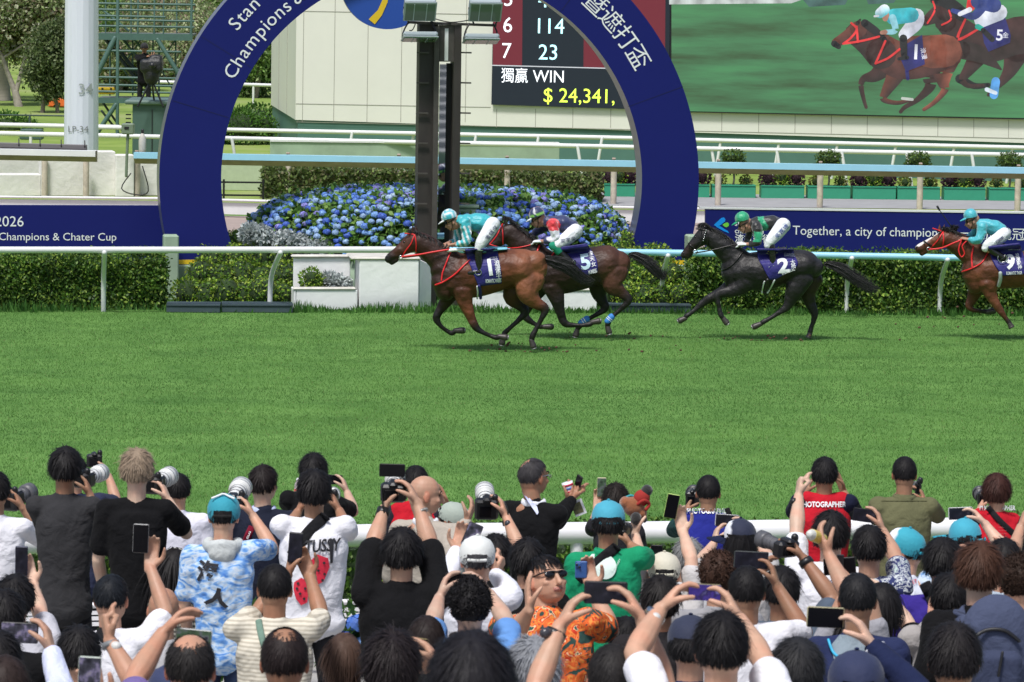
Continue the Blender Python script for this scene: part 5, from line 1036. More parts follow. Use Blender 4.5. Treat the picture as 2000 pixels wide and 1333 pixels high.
# --- black horse number 2
f2 = Frame(1300, 390, 4.444, 143, 1500, 560)
B2 = (.014, .013, .014); B2L = (.024, .022, .024); B2N = (.028, .014, .011)
body2 = [([(1285, 590, 88, 0, .19), (1220, 570, 128, 0, .26), (1100, 575, 140, 0, .28), (970, 600, 158, 0, .29), (850, 620, 172, 0, .29), (720, 625, 165, 0, .27), (630, 610, 140, 0, .23), (590, 590, 110, 0, .18)], [B2L, B2L, B2, B2N, B2, B2, B2, B2]),
    ([(660, 570, 128, 0, .19), (560, 470, 108, 0, .14), (480, 390, 96, 0, .115), (400, 325, 86, 0, .10), (350, 300, 68, 0, .09)], [B2] * 5),
    ([(350, 300, 66, 0, .09), (318, 330, 70, 0, .095), (260, 380, 52, 0, .075), (215, 425, 42, 0, .062), (180, 465, 38, 0, .055), (160, 482, 32, 0, .052)], [B2, B2, B2, B2N, B2N, B2]), ([(215, 470, 26, 0, .045), (190, 500, 20, 0, .04)], B2),
    ([(560, 640, 80, 0, .18), (600, 740, 70, 0, .16)], B2)]
legs2 = [([(690, 720, 95, -.13, .13), (625, 780, 62, -.15, .08), (530, 805, 48, -.15, .055), (452, 825, 36, -.15, .042), (455, 890, 22, -.15), (468, 950, 20, -.15), (478, 1000, 25, -.15), (500, 1035, 19, -.15)], [B2] * 8),
    ([(590, 740, 80, .12, .11), (500, 800, 54, .13, .07), (400, 850, 42, .13, .05), (315, 905, 32, .13, .04), (265, 950, 21, .13), (215, 990, 20, .13), (182, 1010, 24, .13), (165, 1030, 19, .13)], [B2] * 8),
    ([(1170, 670, 118, -.12, .12), (1120, 790, 86, -.14, .11), (1080, 880, 54, -.14, .06), (1050, 935, 38, -.14, .042), (980, 985, 23, -.14), (900, 1035, 20, -.14), (850, 1062, 24, -.14), (820, 1082, 19, -.14)], [B2] * 8),
    ([(1260, 690, 110, .12, .13), (1235, 800, 78, .13, .10), (1255, 900, 50, .13, .06), (1292, 985, 36, .13, .042), (1285, 1050, 24, .13), (1265, 1110, 21, .13), (1255, 1150, 25, .13), (1250, 1170, 19, .13)], [B2N, B2N, B2, B2, B2, B2, B2, B2])]
T2_, bv2 = horse('horse', 'black horse with white gloved rider and saddle cloth number 2', f2, body2, legs2,
    [(1385, 560, 14, 0), (1430, 565, 30, 0), (1520, 600, 46, 0), (1640, 680, 56, 0), (1760, 750, 60, 0), (1870, 800, 30, 0)],
    [(325 + 30 * i, 212 + 17 * i, 365 + 30 * i, 228 + 24 * i, -.05) for i in range(9)] + [(320, 210, 290, 262, -.02), (310, 215, 275, 250, 0)],
    [([(325, 250, 20, -.05, .02), (322, 222, 14, -.05, .012), (326, 200, 4, -.05, .005)], B2)], None,
    hoofs=[(505, 1040, 22, 28, -.15, 1), (160, 1036, -34, 16, .13, 1), (812, 1086, -42, 18, -.14, 1), (1248, 1175, -8, 22, .13, 0)])
eye(T2_, f2, bv2, 262, 330); nostril(T2_, f2, bv2, 158, 470)
BLL = mat('black_leather', (.015, .013, .013), .35)
for p_ in ([(268, 255), (330, 262), (352, 275)], [(352, 275), (330, 330), (300, 390), (258, 440)], [(198, 380), (230, 410), (268, 440)], [(355, 275), (370, 330), (360, 400)]): strap(T2_, 'bridle', bv2, f2, p_, .010, BLL)
T2_.add('bit_ring', tube([f2.p(258 + 18 * math.cos(a), 455 + 18 * math.sin(a), -.085) for a in np.linspace(0, 6.28, 13)], .007, n=6, k=1), STEEL)
strap(T2_, 'breastplate', bv2, f2, [(672, 452), (620, 520), (560, 580), (490, 615)], .011, BLL); T2_.add('rein', tube([f2.p(262, 462, -.10), f2.p(400, 440, -.15), f2.p(600, 390, -.13)], .009, n=6, k=3), BLL)
for i in range(6): q = hit(bv2, *f2.px(352 - 5 * i, 268 + 18 * i), .018); T2_.add('stud', ellip(q or f2.p(350, 270), (.010, .006, .010), 4), STEEL)
V2_, F2_ = drape(bv2, f2, ([(795, 425), (800, 500), (850, 600), (905, 700)], [(1110, 430), (1118, 480), (1140, 580), (960, 692)]), 24, 20, .014)
cl = T2_.add('saddle_cloth', thick((V2_, F2_)), NVC); cb2 = bvh_of(V2_, F2_)
decal(T2_, 'number', cb2, '2', *f2.px(1022, 580), 28, CW_, cl, rot=-.1, off=.04, lift=.006, w=1.15)
for i, ch in enumerate('大將'): decal(T2_, 'lettering', cb2, ch, *f2.px(1104 + 6 * i, 545 + 32 * i), 7, CW_, cl, rot=-.15, off=.01, lift=.006)
decal(T2_, 'lettering', cb2, 'STANDARD', *f2.px(1076, 472), 3.6, CW_, cl, w=.8, lift=.006); decal(T2_, 'lettering', cb2, 'CHARTERED', *f2.px(1076, 488), 3.6, CW_, cl, w=.75, lift=.006); decal(T2_, 'lettering', cb2, 'EVERY BLACK', *f2.px(1072, 622), 6, CW_, cl, rot=-.35, w=.6, off=.02, lift=.006)
T2_.add('saddle', tube([f2.p(830, 445, 0), f2.p(900, 460, 0), f2.p(960, 450, 0), f2.p(1030, 430, 0)], [.03, .05, .04, .03], lat=[.12, .19, .18, .12], n=14), mat('tan_pad', (.30, .27, .23), .7))
strap(T2_, 'girth', bv2, f2, [(885, 700), (880, 760), (862, 810)], .028, BLL); strap(T2_, 'girth', bv2, f2, [(858, 712), (845, 760), (835, 812)], .010, CW_); strap(T2_, 'girth', bv2, f2, [(945, 700), (915, 760), (885, 810)], .012, CW_)
# --- bay number 9 at the right edge
f9 = Frame(1300, 380, 2.857, 142, 1930, 540)
B9 = (.130, .044, .021); B9D = (.088, .029, .014)
body9 = [([(2190, 420, 60, 0, .20), (2140, 415, 86, 0, .26), (2050, 415, 95, 0, .28), (1960, 420, 104, 0, .29), (1870, 420, 108, 0, .28), (1780, 425, 104, 0, .26), (1730, 420, 84, 0, .20)], [B9] * 7),
    ([(1770, 390, 84, 0, .18), (1710, 330, 74, 0, .14), (1640, 280, 64, 0, .11), (1580, 245, 54, 0, .09)], [B9D] * 4), ([(1580, 250, 48, 0, .09), (1550, 252, 46, 0, .09), (1505, 265, 36, 0, .075), (1460, 283, 29, 0, .06), (1425, 300, 28, 0, .055), (1412, 306, 24, 0, .052)], [B9D, B9, B9, B9, B9D, K]), ([(1450, 315, 17, 0, .045), (1430, 330, 15, 0, .04)], B9D),
    ([(1715, 450, 60, 0, .18), (1730, 510, 48, 0, .16)], B9D)]
legs9 = [([(1800, 500, 60, -.13, .13), (1815, 560, 36, -.15, .07), (1848, 620, 25, -.15, .045), (1872, 655, 21, -.15, .04), (1892, 685, 14, -.15), (1908, 705, 14, -.15), (1918, 718, 15, -.15), (1922, 725, 12, -.15)], [B9, B9, B9, B9D, B9D, K, K, K]),
    ([(1740, 510, 50, .12, .10), (1712, 580, 32, .13, .06), (1692, 625, 21, .13, .04), (1715, 645, 14, .13), (1755, 652, 12, .13), (1785, 655, 14, .13), (1800, 655, 12, .13)], [B9D, B9D, B9D, B9D, K, K, K]),
    ([(2150, 480, 80, -.12, .15), (2140, 560, 50, -.14, .08), (2180, 610, 26, -.14, .05), (2160, 660, 15, -.14), (2130, 700, 16, -.14)], [B9, B9, K, K, K]), ([(2090, 490, 70, .12, .15), (2060, 570, 44, .14, .08), (2090, 620, 24, .14, .05), (2050, 660, 15, .14), (2010, 690, 16, .14)], [B9, B9, K, K, K])]
def blaze(V, c, fr):
    a = np.array(fr.p(1500, 205, 0)); b = np.array(fr.p(1412, 275, 0)); d = b - a; L2 = d @ d; t = np.clip(((V - a) @ d) / L2, 0, 1); dist = np.linalg.norm(V - (a + t[:, None] * d), axis=1); m = dist < .062; c[m] = (.70, .66, .62); return c
T9, bv9 = horse('horse', 'bay horse with a white blaze and saddle cloth number 9 at the right edge', f9, body9, legs9,
    [(2240, 380, 10, 0), (2280, 400, 26, 0), (2360, 460, 30, 0), (2420, 520, 10, 0)], [(1565 + 22 * i, 196 + 9 * i, 1590 + 22 * i, 200 + 14 * i, -.04) for i in range(7)] + [(1590, 195, 1620, 175, 0), (1610, 200, 1635, 180, 0), (1560, 190, 1530, 210, 0)],
    [([(1525, 205, 12, -.05, .02), (1528, 185, 9, -.05, .012), (1530, 163, 3, -.05, .005)], B9D), ([(1550, 205, 12, .05, .02), (1553, 185, 9, .05, .012), (1556, 166, 3, .05, .005)], B9D)], None, [blaze],
    hoofs=[(1923, 728, 7, 14, -.15, 0), (1805, 655, 24, -4, .13, 0)])
eye(T9, f9, bv9, 1492, 237); nostril(T9, f9, bv9, 1403, 298)
for p_ in ([(1492, 190), (1520, 200), (1548, 208)], [(1548, 208), (1520, 255), (1480, 300)], [(1548, 208), (1552, 250), (1548, 285)], [(1440, 260), (1465, 275), (1490, 290)]): strap(T9, 'bridle', bv9, f9, p_, .009, RED if p_[0][0] != 1440 else BLL)
T9.add('bit_ring', tube([f9.p(1468 + 10 * math.cos(a), 305 + 10 * math.sin(a), -.075) for a in np.linspace(0, 6.28, 13)], .007, n=6, k=1), STEEL)
T9.add('rein', tube([f9.p(1472, 308, -.09), f9.p(1540, 300, -.13), f9.p(1600, 275, -.15), f9.p(1650, 255, -.16)], .012, n=6, k=3), RED); T9.add('rein', tube([f9.p(1650, 258, -.16), f9.p(1635, 310, -.17), f9.p(1650, 350, -.17), f9.p(1668, 330, -.17), f9.p(1655, 290, -.17), f9.p(1680, 260, -.17)], .010, n=6, k=3), RED)
strap(T9, 'breastplate', bv9, f9, [(1718, 290), (1708, 350), (1712, 410)], .012, RED); strap(T9, 'breastplate', bv9, f9, [(1800, 325), (1765, 380), (1710, 412), (1655, 432)], .011, RED)
V9, F9 = drape(bv9, f9, ([(1800, 290), (1815, 350), (1840, 400), (1880, 455)], [(1975, 270), (1995, 330), (2010, 390), (2012, 445)]), 20, 18, .014)
cl = T9.add('saddle_cloth', thick((V9, F9)), NVC); cb9 = bvh_of(V9, F9)
decal(T9, 'number', cb9, '9', *f9.px(1922, 380), 28, CW_, cl, rot=-.05, off=.04, lift=.006)
for i, ch in enumerate('浪漫戰神'): decal(T9, 'lettering', cb9, ch, *f9.px(1962 + 5 * i, 342 + 22 * i), 6.5, CW_, cl, rot=-.08, off=.01, lift=.006)
decal(T9, 'lettering', cb9, 'ROMANTIC THOR', *f9.px(1945, 440), 6.5, CW_, cl, w=.42, off=.02, rot=-.04, lift=.006); decal(T9, 'lettering', cb9, 'standard chartered', *f9.px(1945, 308), 2.8, CW_, cl, w=.8, lift=.006)
strap(T9, 'girth', bv9, f9, [(1868, 440), (1868, 475), (1858, 510)], .026, mat('girth_grey', (.4, .45, .42), .8)); T9.add('saddle', tube([f9.p(1790, 290, 0), f9.p(1840, 296, 0), f9.p(1890, 285, 0)], [.03, .045, .03], lat=[.12, .18, .14], n=14), BLACK)

# ------------------------------------------------------------- jockeys
SKN = vcmat('skin', rough=.5, var=.07, vscale=25, bump=.12, bscale=80, spec=.35)
SK1 = (.42, .23, .16); SK2 = (.50, .30, .21); SK3 = (.33, .17, .11)
def hand_prims(w, d, pal, thumb, curl=55, sc=1.0, splay=.07, tc=30, fist=False):
    """palm + four fingers + thumb from the wrist w; d = towards the knuckles, pal = way the palm faces, thumb = thumb side"""
    w = Vector(w); d = Vector(d).normalized(); pal = Vector(pal); pal = (pal - d * pal.dot(d)).normalized(); th = d.cross(pal).normalized(); th = th if th.dot(Vector(thumb)) > 0 else -th
    out = []; L = .092 * sc
    for k, (o, rr_) in enumerate(((.026, .0125), (.009, .0135), (-.009, .013), (-.026, .0115))):
        out.append(tube([w + th * o * .55 * sc - d * .01, w + d * L * .5 + th * o * .85 * sc, w + d * L * (1 - .04 * abs(k - 1.2)) + th * o * sc], [.017 * sc, rr_ * 1.15 * sc, rr_ * .9 * sc], n=8, k=3))
    LF = [.070, .078, .072, .056]
    for k, (o, lf) in enumerate(zip((.027, .0095, -.0095, -.027), LF)):
        p = w + d * L * (1 - .04 * abs(k - 1.2)) + th * o * sc; dd = (d + th * splay * (1.2 - k) * .5).normalized(); a = R(curl * (.55 if not fist else .8)); P = [p - dd * .006]; cur = dd; q = p
        for j, (fr_, am) in enumerate(((.45, 1.0), (.30, .9), (.25, .6))):
            rm = Matrix.Rotation(a * am, 3, pal.cross(cur).normalized() * -1); c1 = rm @ cur
            if c1.dot(pal) < cur.dot(pal) - 1e-6: c1 = Matrix.Rotation(-a * am, 3, pal.cross(cur).normalized() * -1) @ cur
            cur = c1.normalized(); q = q + cur * lf * fr_ * sc * 1.0; P.append(q.copy())
        out.append(tube(P, [.0115 * sc, .0108 * sc, .0098 * sc, .008 * sc], n=8, k=3))
    b = w + d * .018 * sc + th * .022 * sc + pal * .006; t1 = b + (th * .75 + d * .62 + pal * .25).normalized() * .042 * sc; t2 = t1 + (d * .8 + th * (.35 if not fist else -.5) + pal * R(tc) * 1.2).normalized() * .030 * sc; t3_ = t2 + (d * .8 + th * (.1 if not fist else -.9) + pal * R(tc) * 1.5).normalized() * .026 * sc
    out.append(tube([b, t1, t2, t3_], [.016 * sc, .0125 * sc, .011 * sc, .0085 * sc], n=8, k=3)); return out
def head_prims(c, M, jaw=1.0, nose=True, sc=1.0):
    """c head centre; M columns: right, facing, up"""
    P = lambda x, y, z: c + M @ Vector((x, y, z)) * sc
    pr = [ellip(P(0, -.012, .022), (.076 * sc, .096 * sc, .092 * sc), 10, M), ellip(P(0, .022, -.035), (.062 * jaw * sc, .070 * sc, .080 * sc), 9, M), ellip(P(0, .052, -.082), (.030 * sc, .028 * sc, .024 * sc), 6, M), ellip(P(0, -.03, -.03), (.066 * sc, .07 * sc, .07 * sc), 8, M)]
    if nose: pr += [tube([P(0, .088, .008), P(0, .103, -.020), P(0, .108, -.036)], [.009 * sc, .011 * sc, .015 * sc], n=8, k=2), ellip(P(0, .086, -.064), (.024 * sc, .014 * sc, .009 * sc), 5, M), ellip(P(0, .084, -.030 + .05), (.058 * sc, .014 * sc, .008 * sc), 5, M)]
    for s in (-1, 1): pr += [ellip(P(.076 * s, -.008, -.012), (.010 * sc, .019 * sc, .032 * sc), 6, M @ Matrix.Rotation(.2 * s, 3, 'Z')), ellip(P(.040 * s, .062, -.028), (.022 * sc, .022 * sc, .018 * sc), 5, M)]
    return pr
def headM(yaw, pitch=0, roll=0):      # yaw 0 faces away from the camera (+Y), 90 faces right
    return Matrix.Rotation(-R(yaw), 3, 'Z') @ Matrix.Rotation(R(pitch), 3, 'X') @ Matrix.Rotation(R(roll), 3, 'Y')
def jockey(label, fr, hc, hr, torso, thigh, boot, foot, arm, farm, cols, capdir, sleevem, glove=None, bib=None, skin=SK1, knee=None, chev=None, cappat=None, hat_px=None):
    base = fr.p(*torso[-1][:2], 0); T = Thing('person', label, 'jockey', base, 'jockeys riding crouched over their horses')
    T.cap = None; cap, silk, sleeve, breech, bootc = cols
    fc = fr.p(hc[0], hc[1], 0); M = headM(-90, capdir)
    sh = fr.p(torso[0][0], torso[0][1], 0)
    prim = head_prims(fc, M, sc=.96); prim.append(tube([sh + Vector((0, 0, 0)), (sh + fc) / 2, fc + M @ Vector((0, -.03, -.06))], [.055, .052, .05], n=10))
    def limb(pts): return chain(fr, pts)
    near = [(x, y, r_ * .78, d) for x, y, r_, d in arm]; far = [(x, y, r_ * .78, d) for x, y, r_, d in farm]
    prim += [limb(near), limb(far), chain(fr, [(x, y, r_ * .8, d) for x, y, r_, d in torso])]
    for ch, sg in ((arm, -1), (farm, 1)):
        a, b = fr.p(*ch[-2][:2], ch[-2][3]), fr.p(*ch[-1][:2], ch[-1][3]); d = (b - a).normalized(); prim += hand_prims(b, d, (0, -sg * .3, -1), (0, sg * -.2, 1), curl=80, fist=True)
    for sg in (-1, 1): prim.append(chain(fr, [(x, y, r_ * .8, d * -sg) for x, y, r_, d in thigh + boot[1:]]))
    V, Fc = remesh(prim, .0075, 3); T.add('body', (V, Fc), SKN, cols=np.tile(skin, (len(V), 1)))
    # silks: torso and sleeves in one garment
    g = [chain(fr, [(x, y, r_, d, fr.r(r_) * 1.25) for x, y, r_, d in torso], n=18)]; V, Fc = remesh(g + [chain(fr, [(x, y, r_ * 1.12, d) for x, y, r_, d in arm[:-1]]), chain(fr, [(x, y, r_ * 1.12, d) for x, y, r_, d in farm[:-1]])], .011, 3)
    V = V + (np.stack([lat_noise(V[:, 0] * 3, V[:, 2] * 5, .22, 3), lat_noise(V[:, 2] * 4, V[:, 0] * 3, .2, 4), lat_noise(V[:, 0] * 4 + V[:, 2] * 4, V[:, 2], .25, 5)], 1) - .5) * .022
    seg = csamp(fr, torso, silk); sg_ = [seg, csamp(fr, arm[:-1], sleeve), csamp(fr, farm[:-1], sleeve)]
    c = vcol(V, np.vstack(sg_), 60)
    if chev: c = chev(V, c, fr)
    T.add('silks', (V, Fc), vcmat('silk', rough=.42, bump=.6, bscale=13, sheen=.4, var=.06), cols=c); sbv = bvh_of(V, Fc)
    br_ = []
    for sg in (-1, 1): br_.append(chain(fr, [(x, y, r_, d * -sg, None) for x, y, r_, d in thigh]))
    hp = thigh[0]; br_.append(ellip(fr.p(hp[0], hp[1], 0), (fr.r(hp[2]) * 1.05, .16, fr.r(hp[2]) * 1.0), 8)); V, Fc = remesh(br_, .011, 3); T.add('breeches', (V, Fc), cloth(breech, bscale=16, bump=.6)); bbv = bvh_of(V, Fc)
    for sg in (-1, 1):
        b = T.add('boot', chain(fr, [(x, y, r_, d * -sg) for x, y, r_, d in boot], n=14), mat('boot_black', (.012, .011, .012), .22, coat=.3, bump=.2, bscale=12))
        x, y = boot[-1][:2]; dd = boot[-1][3] * -sg; T.add('foot', tube([fr.p(x + 8, y, dd), fr.p((x + foot[0]) / 2, (y + foot[1]) / 2, dd), fr.p(foot[0], foot[1], dd)], [.045, .042, .028], n=10), mat('boot_black', (.012, .011, .012), .22, coat=.3, bump=.2, bscale=12), b)
        T.add('stirrup', tube([fr.p(x + 26 * math.cos(a_) - 6, y + 24 * math.sin(a_) + 4, dd - .05) for a_ in np.linspace(-1.0, 3.6, 10)], .006, n=6, k=1), STEEL, b)
    hx, hy, hrp = hat_px; hcn = fr.p(hx, hy, 0); hr_ = fr.r(hrp)
    V, Fc = ellip(hcn, (hr_ * 1.06, hr_ * .95, hr_ * .92), 12, M); V = np.array(V); up = np.array(M @ Vector((0, 0, 1))); keep = ((V - np.array(hcn)) @ up) > -hr_ * .42
    Fk = [f for f in Fc if all(keep[i] for i in f)]; cc = np.tile(cap, (len(V), 1))
    V = V + (np.stack([lat_noise(V[:, 0] * 6, V[:, 2] * 6, .2, 8)] * 3, 1) - .5) * .008
    if cappat: cc = cappat(V, cc, hcn, hr_, M)
    hat = T.add('cap', (V, Fk), vcmat('silk', rough=.42), cols=cc)
    fwd = M @ Vector((0, 1, 0)); upv = Vector(up); T.add('peak', tube([hcn + fwd * hr_ * .8 - upv * hr_ * .30, hcn + fwd * hr_ * 1.18 - upv * hr_ * .40, hcn + fwd * hr_ * 1.48 - upv * hr_ * .50], [.016, .010, .006], lat=[.08, .07, .03], n=10), mat('peak', cappat and (.75, .77, .8) or tuple(cap), .5), hat)
    T.add('goggles', join([box(fc + M @ Vector((0, .083, .012)), (.125, .028, .040), M, .012)]), BLACK); T.add('strap', tube([fc + M @ Vector((-.066, .05, .014)), fc + M @ Vector((-.082, -.01, .03)), fc + M @ Vector((-.078, -.06, .05))], .007, n=6), BLACK)
    T.add('chin_strap', tube([fc + M @ Vector((-.078, 0, .03)), fc + M @ Vector((-.068, .02, -.05)), fc + M @ Vector((-.03, .045, -.10))], .005, n=6), BLACK)
    if glove:
        for ch, sg in ((arm, -1), (farm, 1)):
            a, b = fr.p(*ch[-2][:2], ch[-2][3]), fr.p(*ch[-1][:2], ch[-1][3]); d = (b - a).normalized(); V, Fc = remesh(hand_prims(b, d, (0, -sg * .3, -1), (0, sg * -.2, 1), curl=80, fist=True, sc=1.14), .006, 3); T.add('glove', (V, Fc), cloth(glove, 'glove'))
    return T, sbv, bbv
WB = (.74, .76, .80)
def stripes_cap(V, c, hcn, hr_, M):
    L = (V - np.array(hcn)) @ np.array(M.to_3x3()); a = np.arctan2(L[:, 0], L[:, 1]); s = ((np.abs(L[:, 0]) / hr_ * 3.2) % 1) < .5; c[:] = (.72, .76, .80); c[s] = (.05, .44, .52); return c
def stripe_sleeve(V, c, fr): 
    X = V[:, 0]; Z = V[:, 2]; e = fr.p(700, 300, -.22); m = (Z < fr.p(0, 235, 0).z) & (X < fr.p(775, 0, 0).x) & (((X - e.x) * 1.0 + (Z - e.z) * .35) * 15 % 1 < .42); c[m] = (.74, .78, .82); return c
AQ = (.03, .40, .46)
jt1, sb1, bb1 = jockey('jockey in turquoise and white silks with a striped cap on the leading horse', f1, (600, 225), 60, [(672, 215, 50, 0), (730, 222, 66, 0), (800, 225, 74, 0), (870, 228, 64, 0), (905, 235, 54, 0)],
    [(925, 245, 62, .10), (880, 320, 56, .19), (835, 390, 48, .24), (815, 440, 38, .25)], [(812, 440, 34, .25), (812, 520, 32, .25), (818, 590, 27, .25), (815, 630, 25, .25)], (735, 640),
    [(700, 235, 44, -.20), (712, 310, 36, -.23), (712, 385, 32, -.24), (650, 402, 24, -.20), (618, 405, 19, -.16)], [(665, 235, 40, .18), (645, 310, 32, .2), (625, 375, 28, .18), (590, 388, 22, .1), (565, 395, 18, .05)],
    ((.72, .76, .80), AQ, AQ, WB, None), -18, None, chev=stripe_sleeve, cappat=stripes_cap, hat_px=(572, 180, 68))
for i, ch in enumerate('潘頓保'): decal(jt1, 'lettering', bb1, ch, *f1.px(890 + 30 * i, 355 - 38 * i), 7.5, mat('navy_text', (.04, .05, .15), .7), rot=-.9, lift=.004)
def redsh(V, c, fr):
    X = V[:, 0]; Z = V[:, 2]; a = fr.p(1168, 205, -.2); d = np.hypot(X - a.x, Z - a.z); near = V[:, 1] < fr.Y - .03; c[near & (d < .095)] = (.60, .025, .035); b = fr.p(1165, 262, -.2); d2 = np.hypot(X - b.x, (Z - b.z)); c[near & (d2 < .10) & (Z < a.z - .06)] = (.72, .74, .80); return c
def hoop(V, c, hcn, hr_, M):
    L = (V - np.array(hcn)) @ np.array(M.to_3x3()); c[:] = (.02, .03, .10); c[(np.abs(L[:, 2] + .1 * hr_) < .10 * hr_)] = (.25, .62, .08); c[np.abs(L[:, 0]) < .1 * hr_] = (.65, .05, .06); c[np.abs(L[:, 1] + L[:, 0] * .3) < .06 * hr_] = (.75, .75, .8); return c
NV = (.020, .028, .10)
jt5, sb5, bb5 = jockey('jockey in navy silks with a red shoulder on horse number 5', f5_, (1072, 165), 55, [(1130, 180, 40, 0), (1180, 190, 50, 0), (1240, 195, 56, 0), (1290, 210, 48, 0)],
    [(1310, 240, 50, .10), (1260, 285, 46, .18), (1200, 325, 38, .24), (1180, 345, 32, .25)], [(1185, 345, 30, .25), (1220, 385, 26, .25), (1270, 430, 23, .25), (1290, 445, 20, .25)], (1300, 462),
    [(1165, 205, 36, -.20), (1178, 255, 29, -.23), (1175, 292, 26, -.24), (1120, 305, 19, -.20), (1085, 306, 15, -.16)], [(1120, 210, 32, .18), (1070, 240, 25, .2), (1030, 262, 20, .18), (1020, 290, 18, .1), (1040, 305, 15, .05)],
    ((.02, .03, .10), NV, NV, WB, None), -18, None, glove=(.72, .74, .78), chev=redsh, cappat=hoop, hat_px=(1062, 130, 54))
for i, ch in enumerate('梁家俊'): decal(jt5, 'lettering', bb5, ch, *f5_.px(1232 + 34 * i, 305 - 7 * i), 6.5, mat('navy_text', (.04, .05, .15), .7), rot=-.15, lift=.004)
jt5.add('knee_sock', tube([f5_.p(1172, 335, -.25), f5_.p(1192, 352, -.25), f5_.p(1208, 372, -.25)], [.07, .068, .06], n=14, k=2), cloth((.02, .25, .15), 'sock'))
GRN = (.015, .34, .16)
def zig(V, c, fr):
    X = V[:, 0]; Z = V[:, 2]; u_ = (X - fr.p(840, 0, 0).x); zz = (Z - fr.p(0, 150, 0).z); tri = np.abs(((zz * 9) % 2) - 1) * .055; m = (np.abs(u_ + tri - .03 + zz * .12) < .042) & (X > fr.p(775, 0, 0).x); c[m] = GRN
    m2 = (np.abs(X - fr.p(795, 0, 0).x + (Z - fr.p(0, 300, 0).z) * -.1) < .055) & (Z < fr.p(0, 258, 0).z) & (Z > fr.p(0, 345, 0).z); c[m2] = GRN; return c
jt2, sb2, bb2 = jockey('jockey in black silks with a green zigzag and green cap on the black horse', f2, (692, 222), 62, [(765, 210, 50, 0), (820, 205, 62, 0), (890, 205, 66, 0), (960, 205, 60, 0), (985, 212, 50, 0)],
    [(1018, 225, 66, .10), (965, 295, 60, .18), (910, 360, 48, .23), (890, 400, 38, .24)], [(912, 400, 36, .24), (925, 470, 34, .24), (930, 540, 28, .24), (928, 590, 26, .24)], (880, 612),
    [(790, 240, 44, -.20), (805, 310, 36, -.23), (800, 372, 32, -.24), (740, 388, 24, -.20), (695, 388, 18, -.16)], [(740, 240, 38, .18), (725, 300, 30, .2), (705, 350, 26, .18), (690, 370, 20, .12), (660, 375, 17, .08)],
    (GRN, (.012, .012, .013), (.012, .012, .013), WB, None), -15, None, glove=(.74, .75, .77), chev=zig, hat_px=(665, 166, 68))
for i, ch in enumerate('吳嘉禮'): decal(jt2, 'lettering', bb2, ch, *f2.px(975 + 36 * i, 318 - 38 * i), 8, mat('blue_text', (.08, .12, .42), .7), rot=-.85, lift=.004)
TQ = (.06, .42, .50)
jt9, sb9, bb9 = jockey('jockey in plain turquoise silks raising a whip at the right edge', f9, (1712, 150), 40, [(1755, 168, 30, 0), (1790, 175, 38, 0), (1830, 185, 44, 0), (1870, 200, 38, 0)],
    [(1888, 222, 38, .10), (1850, 252, 36, .18), (1800, 280, 30, .23), (1785, 300, 24, .24)], [(1800, 298, 22, .24), (1830, 320, 20, .24), (1865, 342, 18, .24), (1885, 352, 16, .24)], (1872, 372),
    [(1765, 185, 28, -.20), (1760, 225, 23, -.23), (1742, 258, 21, -.24), (1705, 255, 15, -.20), (1682, 250, 12, -.16)], [(1740, 185, 25, .18), (1720, 215, 19, .2), (1695, 238, 16, .18), (1680, 246, 13, .1), (1665, 240, 11, .05)],
    (TQ, TQ, TQ, WB, None), -12, None, hat_px=(1702, 117, 42))
for i, ch in enumerate('巫顯東'): decal(jt9, 'lettering', bb9, ch, *f9.px(1852 + 14 * i, 266 - 10 * i), 5.5, mat('navy_text', (.04, .05, .15), .7), rot=-.6, lift=.004)
wh = Thing('whip', 'thin black whip raised by the turquoise jockey', 'whip', f9.p(1597, 182, .1)); wh.add('shaft', tube([f9.p(1660, 245, .05), f9.p(1597, 182, .05), f9.p(1545, 110, .05), f9.p(1520, 75, .05)], [.010, .009, .006, .005], n=6), BLACK); wh.add('flap', tube([f9.p(1528, 88, .05), f9.p(1517, 69, .05)], [.012, .016], n=6, k=1), BLACK)
# clods of turf thrown up by the hooves
CLD = mat('earth_clod', (.10, .05, .03), .95, var=.3, vscale=40); rr = np.random.default_rng(12); parts = []
for (cx, cy, sx, sy, n, S) in ((1190, 668, 50, 10, 46, 143), (1240, 668, 8, 6, 16, 143), (1130, 676, 4, 4, 6, 143), (1405, 650, 20, 16, 34, 136), (1000, 675, 12, 5, 10, 146), (1420, 660, 16, 8, 12, 136), (1860, 622, 60, 12, 14, 138), (1080, 684, 120, 6, 40, 148), (1500, 664, 110, 5, 30, 143)):
    for _ in range(n):
        q = WS(cx + rr.normal(0, sx), cy + rr.normal(0, sy), S); s = rr.uniform(.006, .024); parts.append(ellip(q, (s, s * .8, s * .7), 4, Matrix.Rotation(rr.uniform(0, 3), 3, 'X')))
V, Fc = join(parts); o = link_mesh('flying_turf', V, Fc, CLD); o['kind'] = 'stuff'
